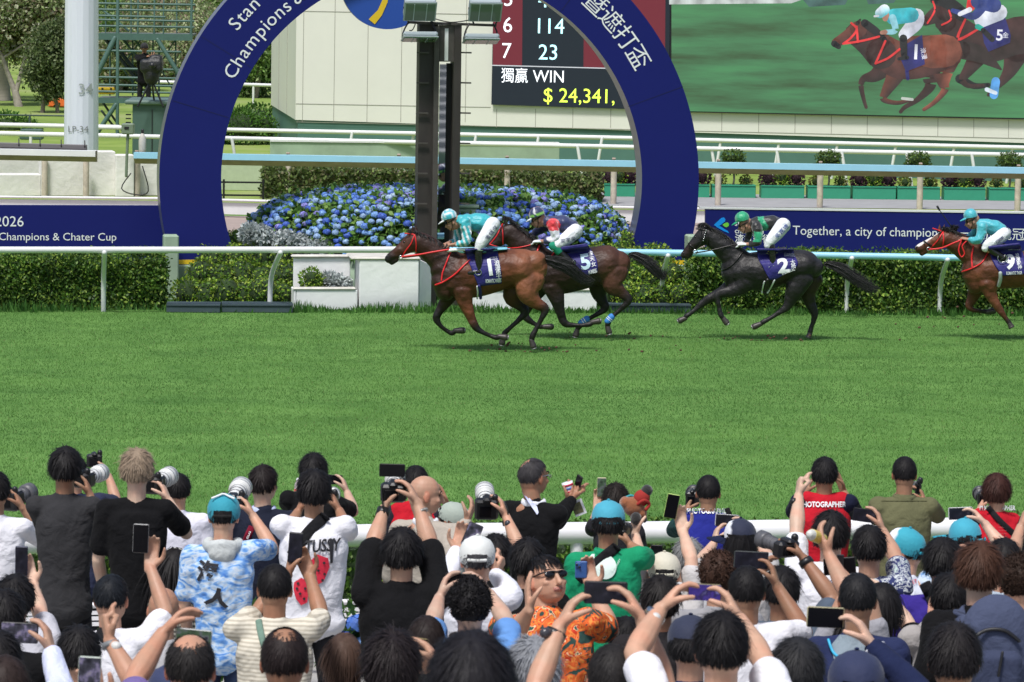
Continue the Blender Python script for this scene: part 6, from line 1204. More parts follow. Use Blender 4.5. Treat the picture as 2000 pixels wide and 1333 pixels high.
# ============================================================= PEOPLE: BUILDERS
HAIRC = {}
def hairmat(col):
    if col not in HAIRC: HAIRC[col] = mat('hair', col, .55, bump=.25, bscale=55, var=.25, vscale=30, stretch=(1, 1, .18), spec=.14)
    return HAIRC[col]
SKT = {1: (.44, .235, .155), 2: (.50, .285, .195), 3: (.32, .165, .10), 4: (.57, .37, .275)}
SKC = np.array([0, -.012, .022]); SKR = np.array([.078, .098, .094])
def hregion(d, style, hl):
    s, f, u = d[:, 0], d[:, 1], d[:, 2]
    k = np.where(f > 0, u > hl + .25 * f - .35 * (1 - np.abs(s)) * 0, u > (-.62 if style in ('short', 'fade') else -.80))
    k &= ~((np.abs(s) > .75) & (u < -.12) & (f > -.25)); k &= ~((f > .15) & (u < .42)); return k
def hair(T, c, M, style='short', col=(.012, .011, .012), bald=None, seed=0, n=None, parent=None, under=False, mxu=2.0, S=300):
    rr = np.random.default_rng(seed + 500); Mn = np.array(M.to_3x3()); cc = np.array(tuple(c))
    P_ = dict(short=(.055, .12, .10, 1300), fade=(.032, .06, .05, 1100), full=(.070, .22, .09, 1600), messy=(.060, .20, .24, 1600), curly=(.035, .24, .9, 1700), bob=(.15, .15, .04, 1500), long=(.36, .15, .04, 1500), crew=(.012, .045, .3, 900))[style]
    L, vol, lift, nn = P_; nn = int((n or nn) * (1.6 if S > 430 else 1)); grav = .9 if style in ('bob', 'long') else .25
    V, Fc = ellip((0, 0, 0), (1, 1, 1), 14); V = np.array(V); hl = .30
    nz = lat_noise(np.arctan2(V[:, 0], V[:, 1]) * 2.2 + seed, V[:, 2] * 3, .5, seed + 3) - .5; reg = hregion(V, style, hl)
    ba = None
    if bald is not None: ba = np.array(bald[0], float); ba /= np.linalg.norm(ba); reg &= (V @ ba) < math.cos(R(bald[1]))
    reg &= V[:, 2] < mxu; reg &= (V[:, 1] > 0) | (V[:, 2] > (-.50 if style in ('short', 'fade', 'crew') else -.66))
    g = 1 + (vol * .75 + nz * vol * .7); Vb = (SKC + V * SKR * g[:, None]) @ Mn.T + cc; Fk = [f for f in Fc if sum(reg[i] for i in f) >= len(f) - 1]
    hp = T.add('hair', (Vb, Fk), hairmat(col), parent)
    d = rr.normal(size=(nn * 3, 3)); d /= np.linalg.norm(d, axis=1)[:, None]; k = hregion(d, style, hl) & ((d[:, 1] > 0) | (d[:, 2] > -.66 + .25 * rr.random(len(d))) | (style in ('bob', 'long')))
    if ba is not None: k &= ((d @ ba) + rr.normal(0, .06, len(d))) < math.cos(R(bald[1] * .9))
    k &= d[:, 2] < mxu
    d = d[k][:nn]; m = len(d); p = SKC + d * SKR * (1 + vol * .55); crn = np.array([.08, -.42, .9]); tv_ = d - crn / np.linalg.norm(crn); tv_ -= d * np.sum(tv_ * d, 1, keepdims=True); tv_ /= np.linalg.norm(tv_, axis=1)[:, None] + 1e-6; v = tv_ + d * lift * rr.uniform(.2, 1.6, (m, 1)) + rr.normal(0, .16 if style != 'curly' else .9, (m, 3)); v[:, 2] -= grav * .5
    pts = [p]; seg = 6; ln = L * rr.uniform(.55, 1.15, (m, 1)) / seg * (1 if style in ('bob', 'long') else np.clip(1.05 + d[:, 2:3] * 1.1, .3, 1))
    for q in range(seg):
        v /= np.linalg.norm(v, axis=1)[:, None] + 1e-9; p = p + v * ln
        rel = (p - SKC) / (SKR * (1 + vol * .72)); nrm_ = np.linalg.norm(rel, axis=1)[:, None]; ins = nrm_ < 1; lowneck = (p[:, 2:3] < -.09)
        p = np.where(ins & ~lowneck, SKC + rel / nrm_ * SKR * (1 + vol * .72), p); v = v + np.array([0, 0, -1.0]) * grav * .35 + rr.normal(0, .07 if style != 'curly' else .9, (m, 3)); pts.append(p)
    P = np.stack(pts, 1); w = np.cross(d, v); w /= np.linalg.norm(w, axis=1)[:, None] + 1e-9; wd = (.0038 if style not in ('crew', 'fade') else .0028) * min(1, (400 / S) ** .8) * np.linspace(1, .2, seg + 1)[None, :, None]
    V2 = np.stack([P - w[:, None] * wd, P + w[:, None] * wd], 2).reshape(m, -1, 3); ns = seg + 1; i = np.arange(seg) * 2; fq = np.stack([i, i + 1, i + 3, i + 2], 1); Fq = (fq[None] + (np.arange(m) * ns * 2)[:, None, None]).reshape(-1, 4)
    o = T.add('strands', (V2.reshape(-1, 3) @ Mn.T + cc, Fq), hairmat(col), hp); return hp
def capfn(T, c, M, col, brim=0, front=None, seed=0, size=1.0, strapcol=None, brimcol=None):
    Mn = np.array(M.to_3x3()); cc = np.array(tuple(c)); V, Fc = ellip((0, 0, 0), (1, 1, 1), 16); V = np.array(V); b = Matrix.Rotation(-R(brim), 3, 'Z'); fb = np.array(b @ Vector((0, 1, 0)))
    fr_ = V @ fb; keep = V[:, 2] > -.42 + .25 * fr_; keep &= ~((fr_ < -.55) & (V[:, 2] < .05) & (np.abs(V @ np.array(b @ Vector((1, 0, 0)))) < .42))
    P = V * np.array([.089, .110, .098]) * size; P[:, 2] += .030 - .010 * (fr_ < 0) * np.abs(fr_); ang = np.arctan2(V[:, 0], V[:, 1]); P *= (1 - .012 * (np.abs(np.sin(3 * ang)) < .12) * (V[:, 2] < .97))[:, None]; P[:, 2] = np.where(V[:, 2] > .8, P[:, 2] - .006, P[:, 2])
    cl_ = np.tile(col, (len(V), 1)).astype(float)
    if front is not None: cl_[fr_ > .45] = front
    hat = T.add('cap', (P @ Mn.T + cc, [f for f in Fc if all(keep[i] for i in f)]), vcmat('cap_cloth', rough=.8, bump=.3, bscale=60, var=.05, sheen=.1), cols=cl_)
    t = np.linspace(-1, 1, 13); B = []
    for k in (0, 1):
        for a in t:
            th = a * 1.15; r0 = np.array([math.sin(th) * .088, math.cos(th) * .108, .018 - .012 * a * a]); r1 = np.array([math.sin(th) * .082, .108 * math.cos(th) + .078 * (1 - a * a) ** .5, .004 - .022 * a * a]); B.append((r0 if k == 0 else r1) * size)
    B = np.array(B) @ np.array(b).T; B2 = B + np.array([0, 0, .005]); n = len(t); Fb = [[i, i + 1, n + i + 1, n + i] for i in range(n - 1)] + [[2 * n + i + 1, 2 * n + i, 3 * n + i, 3 * n + i + 1] for i in range(n - 1)] + [[n + i, n + i + 1, 3 * n + i + 1, 3 * n + i] for i in range(n - 1)]
    T.add('brim', (np.vstack([B, B2]) @ Mn.T + cc, Fb), cloth(brimcol or col, 'brim'), hat); T.add('button', ellip(cc + Mn @ (np.array([0, 0, .128]) * size - np.array([0, 0, .004])), (.009, .009, .005), 5), cloth(strapcol or col, 'button'), hat)
    q = Mn @ np.array(b); s = [cc + q @ (np.array([math.sin(a) * .089, -math.cos(a) * .109, .012]) * size) for a in np.linspace(-.5, .5, 7)]; T.add('strap', tube(s, .007, lat=.010, n=6, k=2, ref=(0, 0, 1)), cloth(strapcol or col, 'cap_strap'), hat); return hat
def fancy(kind):
    key = ('fancy', kind)
    if key in MC: return MC[key]
    m = bpy.data.materials.new(kind); m.use_nodes = True; t = m.node_tree; b = t.nodes['Principled BSDF']; b.inputs['Roughness'].default_value = .85; b.inputs['Specular IOR Level'].default_value = .25
    tc = t.nodes.new('ShaderNodeTexCoord'); mp = t.nodes.new('ShaderNodeMapping'); t.links.new(tc.outputs['Object'], mp.inputs[0])
    n = t.nodes.new('ShaderNodeTexNoise'); r = t.nodes.new('ShaderNodeValToRGB'); e = r.color_ramp.elements; src = n.outputs['Fac']; n.inputs['Detail'].default_value = 5
    def ramp(st):
        while len(e) > 1: e.remove(e[-1])
        e[0].position = st[0][0]; e[0].color = (*st[0][1], 1)
        for p, c in st[1:]: x = e.new(p); x.color = (*c, 1)
    if kind == 'tie_dye': n.inputs['Scale'].default_value = 10; n.inputs['Distortion'].default_value = 1.8; mp.inputs['Rotation'].default_value = (0, R(35), 0); mp.inputs['Scale'].default_value = (1, 1, 2.2); ramp([(.30, (.07, .20, .58)), (.42, (.14, .32, .68)), (.50, (.36, .53, .76)), (.60, (.60, .67, .74)), (.7, (.20, .38, .70))])
    if kind == 'orange_floral': n.inputs['Scale'].default_value = 16; n.inputs['Distortion'].default_value = 1.0; r.color_ramp.interpolation = 'CONSTANT'; ramp([(.0, (.03, .07, .06)), (.44, (.72, .13, .03)), (.52, (.80, .28, .06)), (.57, (.62, .05, .02)), (.62, (.85, .55, .30)), (.66, (.03, .10, .09))])
    if kind == 'leaf_print': n.inputs['Scale'].default_value = 18; n.inputs['Distortion'].default_value = 2.5; r.color_ramp.interpolation = 'CONSTANT'; ramp([(.0, (.03, .04, .13)), (.50, (.60, .64, .66)), (.57, (.03, .04, .13)), (.64, (.45, .55, .52))])
    if kind == 'blue_check': n.inputs['Scale'].default_value = 26; ramp([(.4, (.16, .32, .60)), (.55, (.60, .70, .80))])
    if kind in ('cream_rib', 'stripe_dark'):
        w = t.nodes.new('ShaderNodeTexWave'); w.bands_direction = 'Z'; w.inputs['Scale'].default_value = 16 if kind == 'cream_rib' else 12; w.inputs['Distortion'].default_value = 1.2; t.links.new(mp.outputs[0], w.inputs['Vector']); src = w.outputs['Fac']
        ramp([(.25, (.46, .42, .34)), (.6, (.66, .62, .52))] if kind == 'cream_rib' else [(.45, (.10, .10, .09)), (.55, (.50, .48, .40))])
    t.links.new(mp.outputs[0], n.inputs['Vector']); t.links.new(src, r.inputs[0]); t.links.new(r.outputs[0], b.inputs['Base Color'])
    n2 = t.nodes.new('ShaderNodeTexNoise'); n2.inputs['Scale'].default_value = 10; t.links.new(tc.outputs['Object'], n2.inputs['Vector']); bp = t.nodes.new('ShaderNodeBump'); bp.inputs['Strength'].default_value = .6; bp.inputs['Distance'].default_value = .06; t.links.new(n2.outputs['Fac'], bp.inputs['Height']); t.links.new(bp.outputs[0], b.inputs['Normal'])
    MC[key] = m; return m
class Person: pass
def person(label, hx, hy, S, top=(.8, .8, .8), hair_=('short', (.012, .011, .012)), sleeve='short', yaw=0, pitch=0, roll=0, arms=(), skin=1, lean=(0, 0), shw=1.0, bald=None, cap=None, trousers=(.015, .015, .018), vest=None, neck=0.0, collar=None, seed=0, group='spectators and photographers along the rail', tyaw=None, hem=.78, big=1.0, jaw=1.0, face=None, droop=0.0, vox=None, fat=1.0, bare=False, hoodc=None, sleevec=None, footz=None):
    q = Person(); c = WS(hx, hy, S); q.S = S; q.c = c; M = headM(yaw, pitch, roll); seed = seed or int(hx * 7 + hy * 3) % 997; foot_ = None; ty = (yaw * .5 if tyaw is None else tyaw); TM = Matrix.Rotation(-R(ty), 3, 'Z'); rt = TM @ Vector((1, 0, 0)); fw = TM @ Vector((0, 1, 0)); b = big
    lx = lean[0] / S; lz = lean[1] / S; N = c + Vector((lx, -.03, -.165 * b - lz)); gz = terr(c.y); hipz = c.z - .70 * b; foot = min(gz, hipz - .76) if footz is None else footz; 
    T = Thing('person', label, 'person', (c.x, c.y, foot), group); q.T = T
    prim = head_prims(c, M, jaw=jaw, nose=True, sc=b); sh = {}
    for sd, sg in (('L', -1), ('R', 1)):
        up = any(a[0] == sd and a[1][1] < hy + .25 * S for a in arms); sh[sd] = N + rt * (sg * .168 * shw * b) + Vector((0, 0, -.055 * b + (.035 if up else 0) - droop))
    skc = SKT[skin]; hd = c + M @ Vector((0, -.035, -.06)) * b
    prim += [tube([N + Vector((0, 0, -.05)), N.lerp(hd, .5), hd], [.056 * b, .054 * b, .055 * b], n=12), tube([sh['L'], N + Vector((0, 0, -.07)), sh['R']], [.044 * b, .052 * b, .044 * b], n=10, ref=(0, 1, 0)), tube([N - UZ * .05, N - UZ * .3, N - UZ * .48], [.12 * b, .13 * b, .11 * b], lat=[.07, .08, .08], n=12)]
    gz_ = []; garm = []; q.hands = {}; q.w = {}
    sl = {'short': .72, 'long': 2, 'none': 0, 'elbow': 1.0}[sleeve]
    done = set()
    for a in arms:
        sd, e_, w_, k_, mode = a[:5]; o = a[5] if len(a) > 5 else {}; sg = -1 if sd == 'L' else 1; s0 = sh[sd]; done.add(sd)
        pe = WY(*e_, s0.y); d1 = math.hypot(pe.x - s0.x, pe.z - s0.z); L1, L2 = .30 * b, .265 * b; fe = o.get('fe', 1.0); ey = s0.y + math.sqrt(max(L1 * L1 - d1 * d1, .0004)) * fe; E = WY(*e_, ey)
        pw = WY(*w_, E.y); d2 = math.hypot(pw.x - E.x, pw.z - E.z); wy = E.y + math.sqrt(max(L2 * L2 - d2 * d2, .0004)) * o.get('fw', .9)
        if 'Y' in o: wy = o['Y']
        Wp = WY(*w_, wy); Kp = WY(*k_, wy + o.get('kd', .03)); d = (Kp - Wp).normalized()
        u = (E - s0); f = Wp - E; prim += [tube([s0, s0 + u * .45, E], [.050 * b * fat, .048 * b * fat, .037 * b * fat], n=12), tube([E, E + f * .3, E + f * .75, Wp], [.037 * b * fat, .042 * b * fat, .031 * b, .0255 * b], n=12)]
        if mode == 'fist': prim += hand_prims(Wp, d, o.get('pal', (-sg, .3, 0)), (0, -1, 0), curl=98, fist=True, sc=b)
        elif mode == 'port': prim += hand_prims(Wp, d, (0, -1, .1), (sg * o.get('ts', -1) * -1, 0, 0), curl=48, sc=b, splay=.2)
        elif mode == 'open': prim += hand_prims(Wp, d, o.get('pal', (-sg, -.5, 0)), (0, -1, .3), curl=18, sc=b, splay=.3)
        else: prim += hand_prims(Wp, d, o.get('pal', (-sg, .25, 0)), o.get('th', (0, -1, .0)), curl=o.get('curl', 50), sc=b)
        q.hands[sd] = Wp + d * .09; q.w[sd] = Wp
        if sl:
            if sl <= 1: t = sl; garm.append(tube([s0 - u * .05 + Vector((0, 0, .0)), s0 + u * t * .5, s0 + u * t * .95], [.063 * b * fat, .062 * b * fat, .064 * b * fat], n=14))
            else: garm += [tube([s0, s0 + u * .5, E], [.070 * b * fat, .064 * b * fat, .055 * b], n=14), tube([E, E + f * .5, E + f * .90], [.055 * b, .05 * b, .042 * b], n=12)]
    for sd, sg in (('L', -1), ('R', 1)):
        if sd in done: continue
        s0 = sh[sd]; E = s0 + rt * sg * .05 + Vector((0, .02, -.29 * b)); Wp = E + rt * sg * -.02 + fw * .12 + Vector((0, 0, -.2 * b)); u = E - s0; f = Wp - E
        prim += [tube([s0, s0 + u * .45, E], [.050 * b, .046 * b, .036 * b], n=10), tube([E, E + f * .3, Wp], [.036 * b, .038 * b, .026 * b], n=10)] + hand_prims(Wp, f, (-sg, 0, 0), fw, curl=25, sc=b)
        if sl: garm.append(tube([s0, s0 + u * .5, s0 + u * min(sl, 1.0) * .98], [.068 * b, .064 * b, .066 * b], n=12))
        if sl > 1: garm.append(tube([E, E + f * .5, E + f * .9], [.055 * b, .048 * b, .042 * b], n=12))
    V, Fc = remesh(prim, vox or (.0062 if S < 480 else .0052), 2, .5)
    cols = np.tile(np.array(skc) * (1 + .10 * math.sin(seed * 1.7)), (len(V), 1)).astype(float); vn = lat_noise(V[:, 0] * 1.0 + V[:, 1], V[:, 2], .035, seed) - .5; cols *= np.stack([1 + .10 * vn, 1 - .10 * vn, 1 - .14 * vn], 1); Lc = (np.array(V) - np.array(tuple(c))) @ np.array(M.to_3x3()) / b
    ear = (np.abs(Lc[:, 0]) > .074) & (Lc[:, 2] < .04) & (Lc[:, 2] > -.06) & (np.abs(Lc[:, 1]) < .04); cols[ear] *= np.array([1.15, .85, .8])
    if face: cols[(Lc[:, 1] > .082) & (np.abs(Lc[:, 0]) < .026) & (np.abs(Lc[:, 2] + .064) < .010)] = (.38, .15, .12)
    T.add('body', (V, Fc), SKN, cols=cols); q.bv = bvh_of(V, Fc) if face else None
    # garment
    tz = lambda z, w, d, y=0.0: (N + Vector((0, 0, z * b)) + fw * (y - .01), w * b * shw * fat, d * b * fat)
    prof = [tz(-.005 - neck, .068 + neck * .5, .060), tz(-.030 - neck * .5, .11, .075), tz(-.065, .150, .095), tz(-.13, .176, .110), tz(-.25, .168, .114), tz(-.38, .154, .110), tz(-.50, .150, .108), tz(-(hem - .15), .168, .118)]
    def rtube(pr, n=22): return tube([p[0] for p in pr], [p[1] for p in pr], lat=[p[2] for p in pr], n=n, k=4, ref=tuple(fw))
    g = [rtube(prof)] + garm + [tube([sh['L'], N + Vector((0, 0, -.045)), sh['R']], [.060 * b, .068 * b, .060 * b], n=12)]
    V, Fc = remesh(g, .0125 if S < 480 else .011, 4, .5); a_ = .018
    cx_ = c.x; fo = (1 - 2 * np.abs(lat_noise((V[:, 0] - cx_) * .8 + V[:, 2] * .6, V[:, 2] * 1.1 - (V[:, 0] - cx_) * .9, .12, seed) - .5)) + .6 * (1 - 2 * np.abs(lat_noise((V[:, 0] - cx_) * 1.3 - V[:, 2] * .4, V[:, 2] * 1.2, .045, seed + 1) - .5)); dr = np.stack([V[:, 0] - cx_, (V[:, 1] - N.y) * 2, 0 * V[:, 2]], 1); dr /= np.linalg.norm(dr, axis=1)[:, None] + 1e-6
    V = V + dr * ((fo - .9) * .0052)[:, None] + (np.stack([lat_noise(V[:, 0] * 2 + V[:, 2], V[:, 2] * 3, .3, seed), lat_noise(V[:, 2] * 2 - V[:, 0], V[:, 0] * 2, .22, seed + 1), V[:, 2] * 0 + .5], 1) - .5) * .012
    m = fancy(top) if isinstance(top, str) else cloth(top)
    if vest is not None and sleevec: m = cloth(sleevec)
    if not bare: q.shirt = T.add('shirt' if not vest else 'sleeves', (V, Fc), m); q.sbv = bvh_of(V, Fc)
    if vest is not None:
        pv = [(p[0], p[1] * 1.045 + .004, p[2] * 1.07 + .008) for p in prof[1:]]; V, Fc = remesh([rtube(pv), tube([sh['L'].lerp(N, .30) + Vector((0, 0, .01)), N + Vector((0, 0, -.03)), sh['R'].lerp(N, .30) + Vector((0, 0, .01))], [.066 * b, .072 * b, .066 * b], n=12)], .0125, 4)
        V = V + (np.stack([lat_noise(V[:, 0] * 2, V[:, 2] * 3, .3, seed)] * 3, 1) - .5) * .010; q.vest = T.add('vest', (V, Fc), cloth(vest)); q.sbv = bvh_of(V, Fc); q.shirt = q.vest
    if collar: T.add('collar', tube([N + Vector((math.cos(t) * .066 * b, math.sin(t) * .060 * b, .008 + .008 * math.sin(t))) + Vector((0, .004, 0)) for t in np.linspace(-3.5, .36, 14)], .014, lat=.024, n=8, k=2, ref=(0, 0, 1)), cloth(collar, 'collar'))
    if hoodc: T.add('hood', remesh([tube([N + Vector((math.cos(t) * .085, math.sin(t) * .078 - .01, .012 + .006 * math.sin(t * 3))) for t in np.linspace(-3.6, .4, 14)], .034, n=10, k=2), ellip(N + Vector((0, -.085, -.03)), (.08, .04, .06), 8)], .01, 3), cloth(hoodc, 'hood'))
    hp = N + Vector((0, 0, -(hem - .22) * b)); hz = hipz
    for sg in (-1, 1):
        a1 = Vector((c.x + lx, N.y, hz + .08)) + rt * sg * .066; kn = Vector((a1.x + sg * .03, a1.y + .01, (a1.z + foot) / 2)); ft = Vector((a1.x + sg * .04, a1.y, foot + .07))
        T.add('trouser_leg', tube([a1 + UZ * .02, a1 - UZ * .12, kn, ft], [.078 * b, .086 * b, .068 * b, .058 * b], lat=[.085, .09, .07, .065], n=12, k=3), cloth(trousers, 'trousers'))
        T.add('shoe', tube([ft + Vector((0, -.05, -.03)), ft + Vector((0, .06, -.03)), ft + Vector((0, .15, -.045))], [.045, .042, .028], lat=[.04] * 3, n=8, k=2), mat('shoe', (.05, .05, .055), .6))
    T.add('waistband', tube([Vector((c.x + lx, N.y, hz + .13)), Vector((c.x + lx, N.y, hz + .0))], [.135 * b, .150 * b], lat=[.085 * b, .095 * b], n=16, k=2), cloth(trousers, 'trousers'))
    if cap:
        if hair_: hair(T, c, M, hair_[0], hair_[1], seed=seed, mxu=.25, S=S)
        q.cap = capfn(T, c, M, cap.get('col'), cap.get('brim', 0), cap.get('front'), seed, cap.get('size', 1.04) * b, cap.get('strap'), cap.get('brimcol'))
    elif hair_: hair(T, c, M, hair_[0], hair_[1], bald, seed, S=S)
    q.M = M; q.N = N; q.sh = sh; return q
def ring(q, name, sd, m, at=.0, rad=.031, w=.012, face_=None, lab=None):
    """watch or bracelet round the wrist"""
    Wp = q.w[sd]; H = q.hands[sd]; d = (H - Wp).normalized(); c = Wp - d * (.02 + at); o = q.T.add(name, tube([c - d * w, c + d * w], [rad, rad * .95], n=14, k=2, caps=False), m, label=lab)
    if face_: f = c + Vector((face_[0], -.030, face_[1])).normalized() * (rad + .002); n_ = (f - c).normalized(); q.T.add('watch_face', tube([f - n_ * .004, f + n_ * .008], [.019, .019], n=14, k=1, ref=tuple(d)), face_[2], o)
    return o
SCR_OFF = mat('phone_glass', (.006, .006, .008), .15, spec=.2); LENSG = mat('lens_glass', (.01, .012, .03), .03)
def screen_mat(kind):
    if kind is None: return SCR_OFF
    key = ('scr', kind)
    if key in MC: return MC[key]
    m = bpy.data.materials.new('screen_on'); m.use_nodes = True; t = m.node_tree; b = t.nodes['Principled BSDF']; b.inputs['Base Color'].default_value = (.01, .01, .012, 1); b.inputs['Roughness'].default_value = .2; b.inputs['Specular IOR Level'].default_value = .2
    tc = t.nodes.new('ShaderNodeTexCoord'); n = t.nodes.new('ShaderNodeTexNoise'); n.inputs['Scale'].default_value = 34; n.inputs['Detail'].default_value = 3; t.links.new(tc.outputs['Object'], n.inputs['Vector']); r = t.nodes.new('ShaderNodeValToRGB'); e = r.color_ramp.elements
    pal = dict(crowd=[(.3, (.01, .01, .015)), (.5, (.05, .05, .07)), (.6, (.16, .14, .24)), (.68, (.25, .23, .25))], dim=[(.3, (.003, .003, .005)), (.6, (.010, .010, .018)), (.7, (.03, .028, .04))], purple=[(.3, (.03, .02, .14)), (.5, (.05, .03, .22)), (.6, (.02, .015, .06)), (.7, (.14, .13, .35))], green=[(.3, (.02, .03, .02)), (.5, (.05, .09, .05)), (.62, (.10, .11, .12)), (.7, (.02, .02, .03))])[kind]
    e[0].position = pal[0][0]; e[0].color = (*pal[0][1], 1); e[1].position = pal[-1][0]; e[1].color = (*pal[-1][1], 1)
    for p, c in pal[1:-1]: x = e.new(p); x.color = (*c, 1)
    t.links.new(n.outputs['Fac'], r.inputs[0]); t.links.new(r.outputs[0], b.inputs['Emission Color']); b.inputs['Emission Strength'].default_value = .9; MC[key] = m; return m
def phone(label, cx, cy, wpx, hpx, rot, Y, case=(.012, .012, .014), scr=None, back=False, tilt=-5, yawp=0):
    c = WY(cx, cy, Y); w = wpx * Y / F; h = hpx * Y / F; M = Matrix.Rotation(R(yawp), 3, 'Z') @ Matrix.Rotation(R(rot), 3, 'Y') @ Matrix.Rotation(R(-tilt), 3, 'X'); T = Thing('phone', label, 'phone', c, 'phones held up over the crowd')
    T.add('case', box(c, (w, .011, h), M, .005), mat('phone_case', case, .5), smooth=False); n = M @ Vector((0, -1, 0))
    if back: 
        T.add('camera_bump', box(c + n * .007 + M @ Vector((-w * .24, 0, h * .26)), (w * .42, .004, w * .42), M, .002), mat('phone_case', case, .5), smooth=False)
        for dx, dz in ((-.13, .09), (.1, -.1)): T.add('camera_lens', tube([c + n * .008 + M @ Vector((-w * .24 + w * dx, 0, h * .26 + w * dz)), c + n * .012 + M @ Vector((-w * .24 + w * dx, 0, h * .26 + w * dz))], w * .09, n=12, k=1), BLACK)
    else: T.add('screen', box(c + n * .0068, (w * .95, .0015, h * .95), M, .0006), screen_mat(scr), smooth=False)
    return T
WLENS = mat('white_lens', (.66, .67, .66), .35); GLENS = mat('grey_lens', (.10, .10, .11), .4)
def camera(label, cx, cy, wpx, hpx, Y, d=(0, 1, .0), lens=(.22, .045, WLENS, .062), strap=None, grip='R', big=False, name='camera'):
    """camera body seen from behind; d = lens direction"""
    c = WY(cx, cy, Y); w = wpx * Y / F; h = hpx * Y / F; y = Vector(d).normalized(); x = y.cross(UZ).normalized(); z = x.cross(y); M = Matrix((x, y, z)).transposed(); T = Thing('camera', label, 'camera', c, 'cameras of the photographers'); P = lambda a, b_, e: c + M @ Vector((a, b_, e))
    T.add('body', box(c, (w, .06, h * .86), M, .012), BLACK, smooth=False); T.add('grip', box(P(w * .43, .03, -h * .02), (w * .20, .08, h * .80), M, .018), BLACK, smooth=False)
    T.add('viewfinder', box(P(0, -.005, h * .46), (w * .36, .075, h * .22), M, .012), BLACK, smooth=False); T.add('screen', box(P(-w * .06, -.032, -h * .02), (w * .52, .004, h * .48), M, .002), SCR_OFF, smooth=False); T.add('dial', tube([P(w * .36, 0, h * .43), P(w * .36, 0, h * .43 + .014)], .018, n=14, k=1, ref=(1, 0, 0)), BLACK)
    L, r_, m, rh = lens; prev = .03
    l = T.add('lens', tube([P(0, .03, 0), P(0, .05, 0), P(0, .06 + L * .25, 0), P(0, .03 + L * .55, 0), P(0, .03 + L * .7, 0)], [r_ * .8, r_ * .85, r_ * .9, r_, r_], n=24, k=1, caps=False), m)
    T.add('lens_hood', tube([P(0, .03 + L * .68, 0), P(0, .03 + L * .75, 0), P(0, .03 + L, 0)], [rh * .97, rh, rh], n=24, k=1, caps=False), m, l); T.add('front_glass', tube([P(0, .03 + L * .80, 0), P(0, .03 + L * .81, 0)], [rh * .9, rh * .9], n=20, k=1), LENSG, l)
    for t, q_ in ((.15, r_ * .95), (.35, r_ * .99), (.5, r_ * 1.02), (.74, rh * 1.012), (.90, rh * 1.012)): T.add('ring', tube([P(0, .03 + L * t, 0), P(0, .03 + L * t + .005, 0)], q_, n=24, k=1, caps=False), GLENS, l)
    if strap: T.add('strap', tube([WY(a, b_, Y + dy) for a, b_, dy in strap], .004, lat=.010, n=6, k=4), BLACK)
    return T
def eyes_face(q, glasses=None, brow=True, mouth=False):
    c, M, b = q.c, q.M, 1.0; P = lambda x, y, z: c + M @ Vector((x, y, z)); T = q.T
    if glasses != 'sun':
        for s in (-1, 1): T.add('eye', ellip(P(.031 * s, .081, .004), (.013, .007, .006), 6, M), mat('eye_dark', (.02, .015, .012), .2)); 
    if brow:
        for s in (-1, 1): T.add('eyebrow', tube([P(.014 * s, .094, .026), P(.032 * s, .091, .032), P(.050 * s, .080, .026)], .0035, n=6), hairmat((.012, .011, .012)))
    if glasses == 'sun':
        g = T.add('sunglasses', join([ellip(P(.034 * s, .094, .006), (.031, .010, .019), 8, M) for s in (-1, 1)]), mat('sunglass_lens', (.008, .008, .010), .06)); T.add('frame', tube([P(-.078, 0, .014), P(-.068, .07, .018), P(-.03, .102, .020), P(0, .105, .014), P(.03, .102, .020), P(.068, .07, .018), P(.078, 0, .014)], .004, n=6, k=4), BLACK, g)
    if glasses == 'clear': T.add('glasses', tube([P(-.078, 0, .012), P(-.066, .08, .014), P(-.034, .106, -.008), P(0, .108, .010), P(.034, .106, -.008), P(.066, .08, .014), P(.078, 0, .012)], .0025, n=6, k=4), STEEL)
    if mouth: T.add('mouth', ellip(P(0, .097, -.066), (.022, .006, .006), 6, M), mat('mouth_dark', (.10, .02, .02), .5)); T.add('teeth', box(P(0, .0985, -.0645), (.022, .002, .005), M), mat('teeth', (.75, .72, .66), .4), smooth=False)
# ============================================================= THE CROWD
BK = (.007, .007, .008); WT = (.74, .74, .79); HB = (.012, .011, .012)
def hY(q, *s): return sum(q.w[k].y for k in s) / len(s) + .03
def patch(q, name, pts, m, lift=.012, parent=None):
    V, Fc = subdiv([(x, y, 0) for x, y in pts], [list(range(len(pts)))], 14); P = []; last = q.c.y
    for x, y, _ in V:
        h = hit(q.sbv, x, y, lift); h = h or WY(x, y, last); last = h.y; P.append(h)
    return q.T.add(name, (A(P), Fc), m, parent or q.shirt, smooth=False)
def wdecal(q, s, x, y, cap, m, rot=0, w=1.0, off=.02, lift=.012, name='lettering', shear=0): return decal(q.T, name, q.sbv, s, x, y, cap, m, q.shirt, rot=rot, w=w, off=off, lift=lift, shear=shear, fallY=q.c.y - .1)
def band_strap(q, pts, wid, m=None, name='bag_strap', lift=.014):
    P = []; last = q.c.y - .1
    for x, y in crom(np.array(pts, float), 6): h = hit(q.sbv, x, y, lift); h = h or WY(x, y, last); last = h.y; P.append(h)
    q.T.add(name, tube(P, wid, lat=.006, n=10, k=1, ref=(0, 1, 0)), m or cloth((.015, .015, .017), 'strap_cloth'))
PR = {}
def P(key, *a, **k): PR[key] = person(*a, **k); return PR[key]
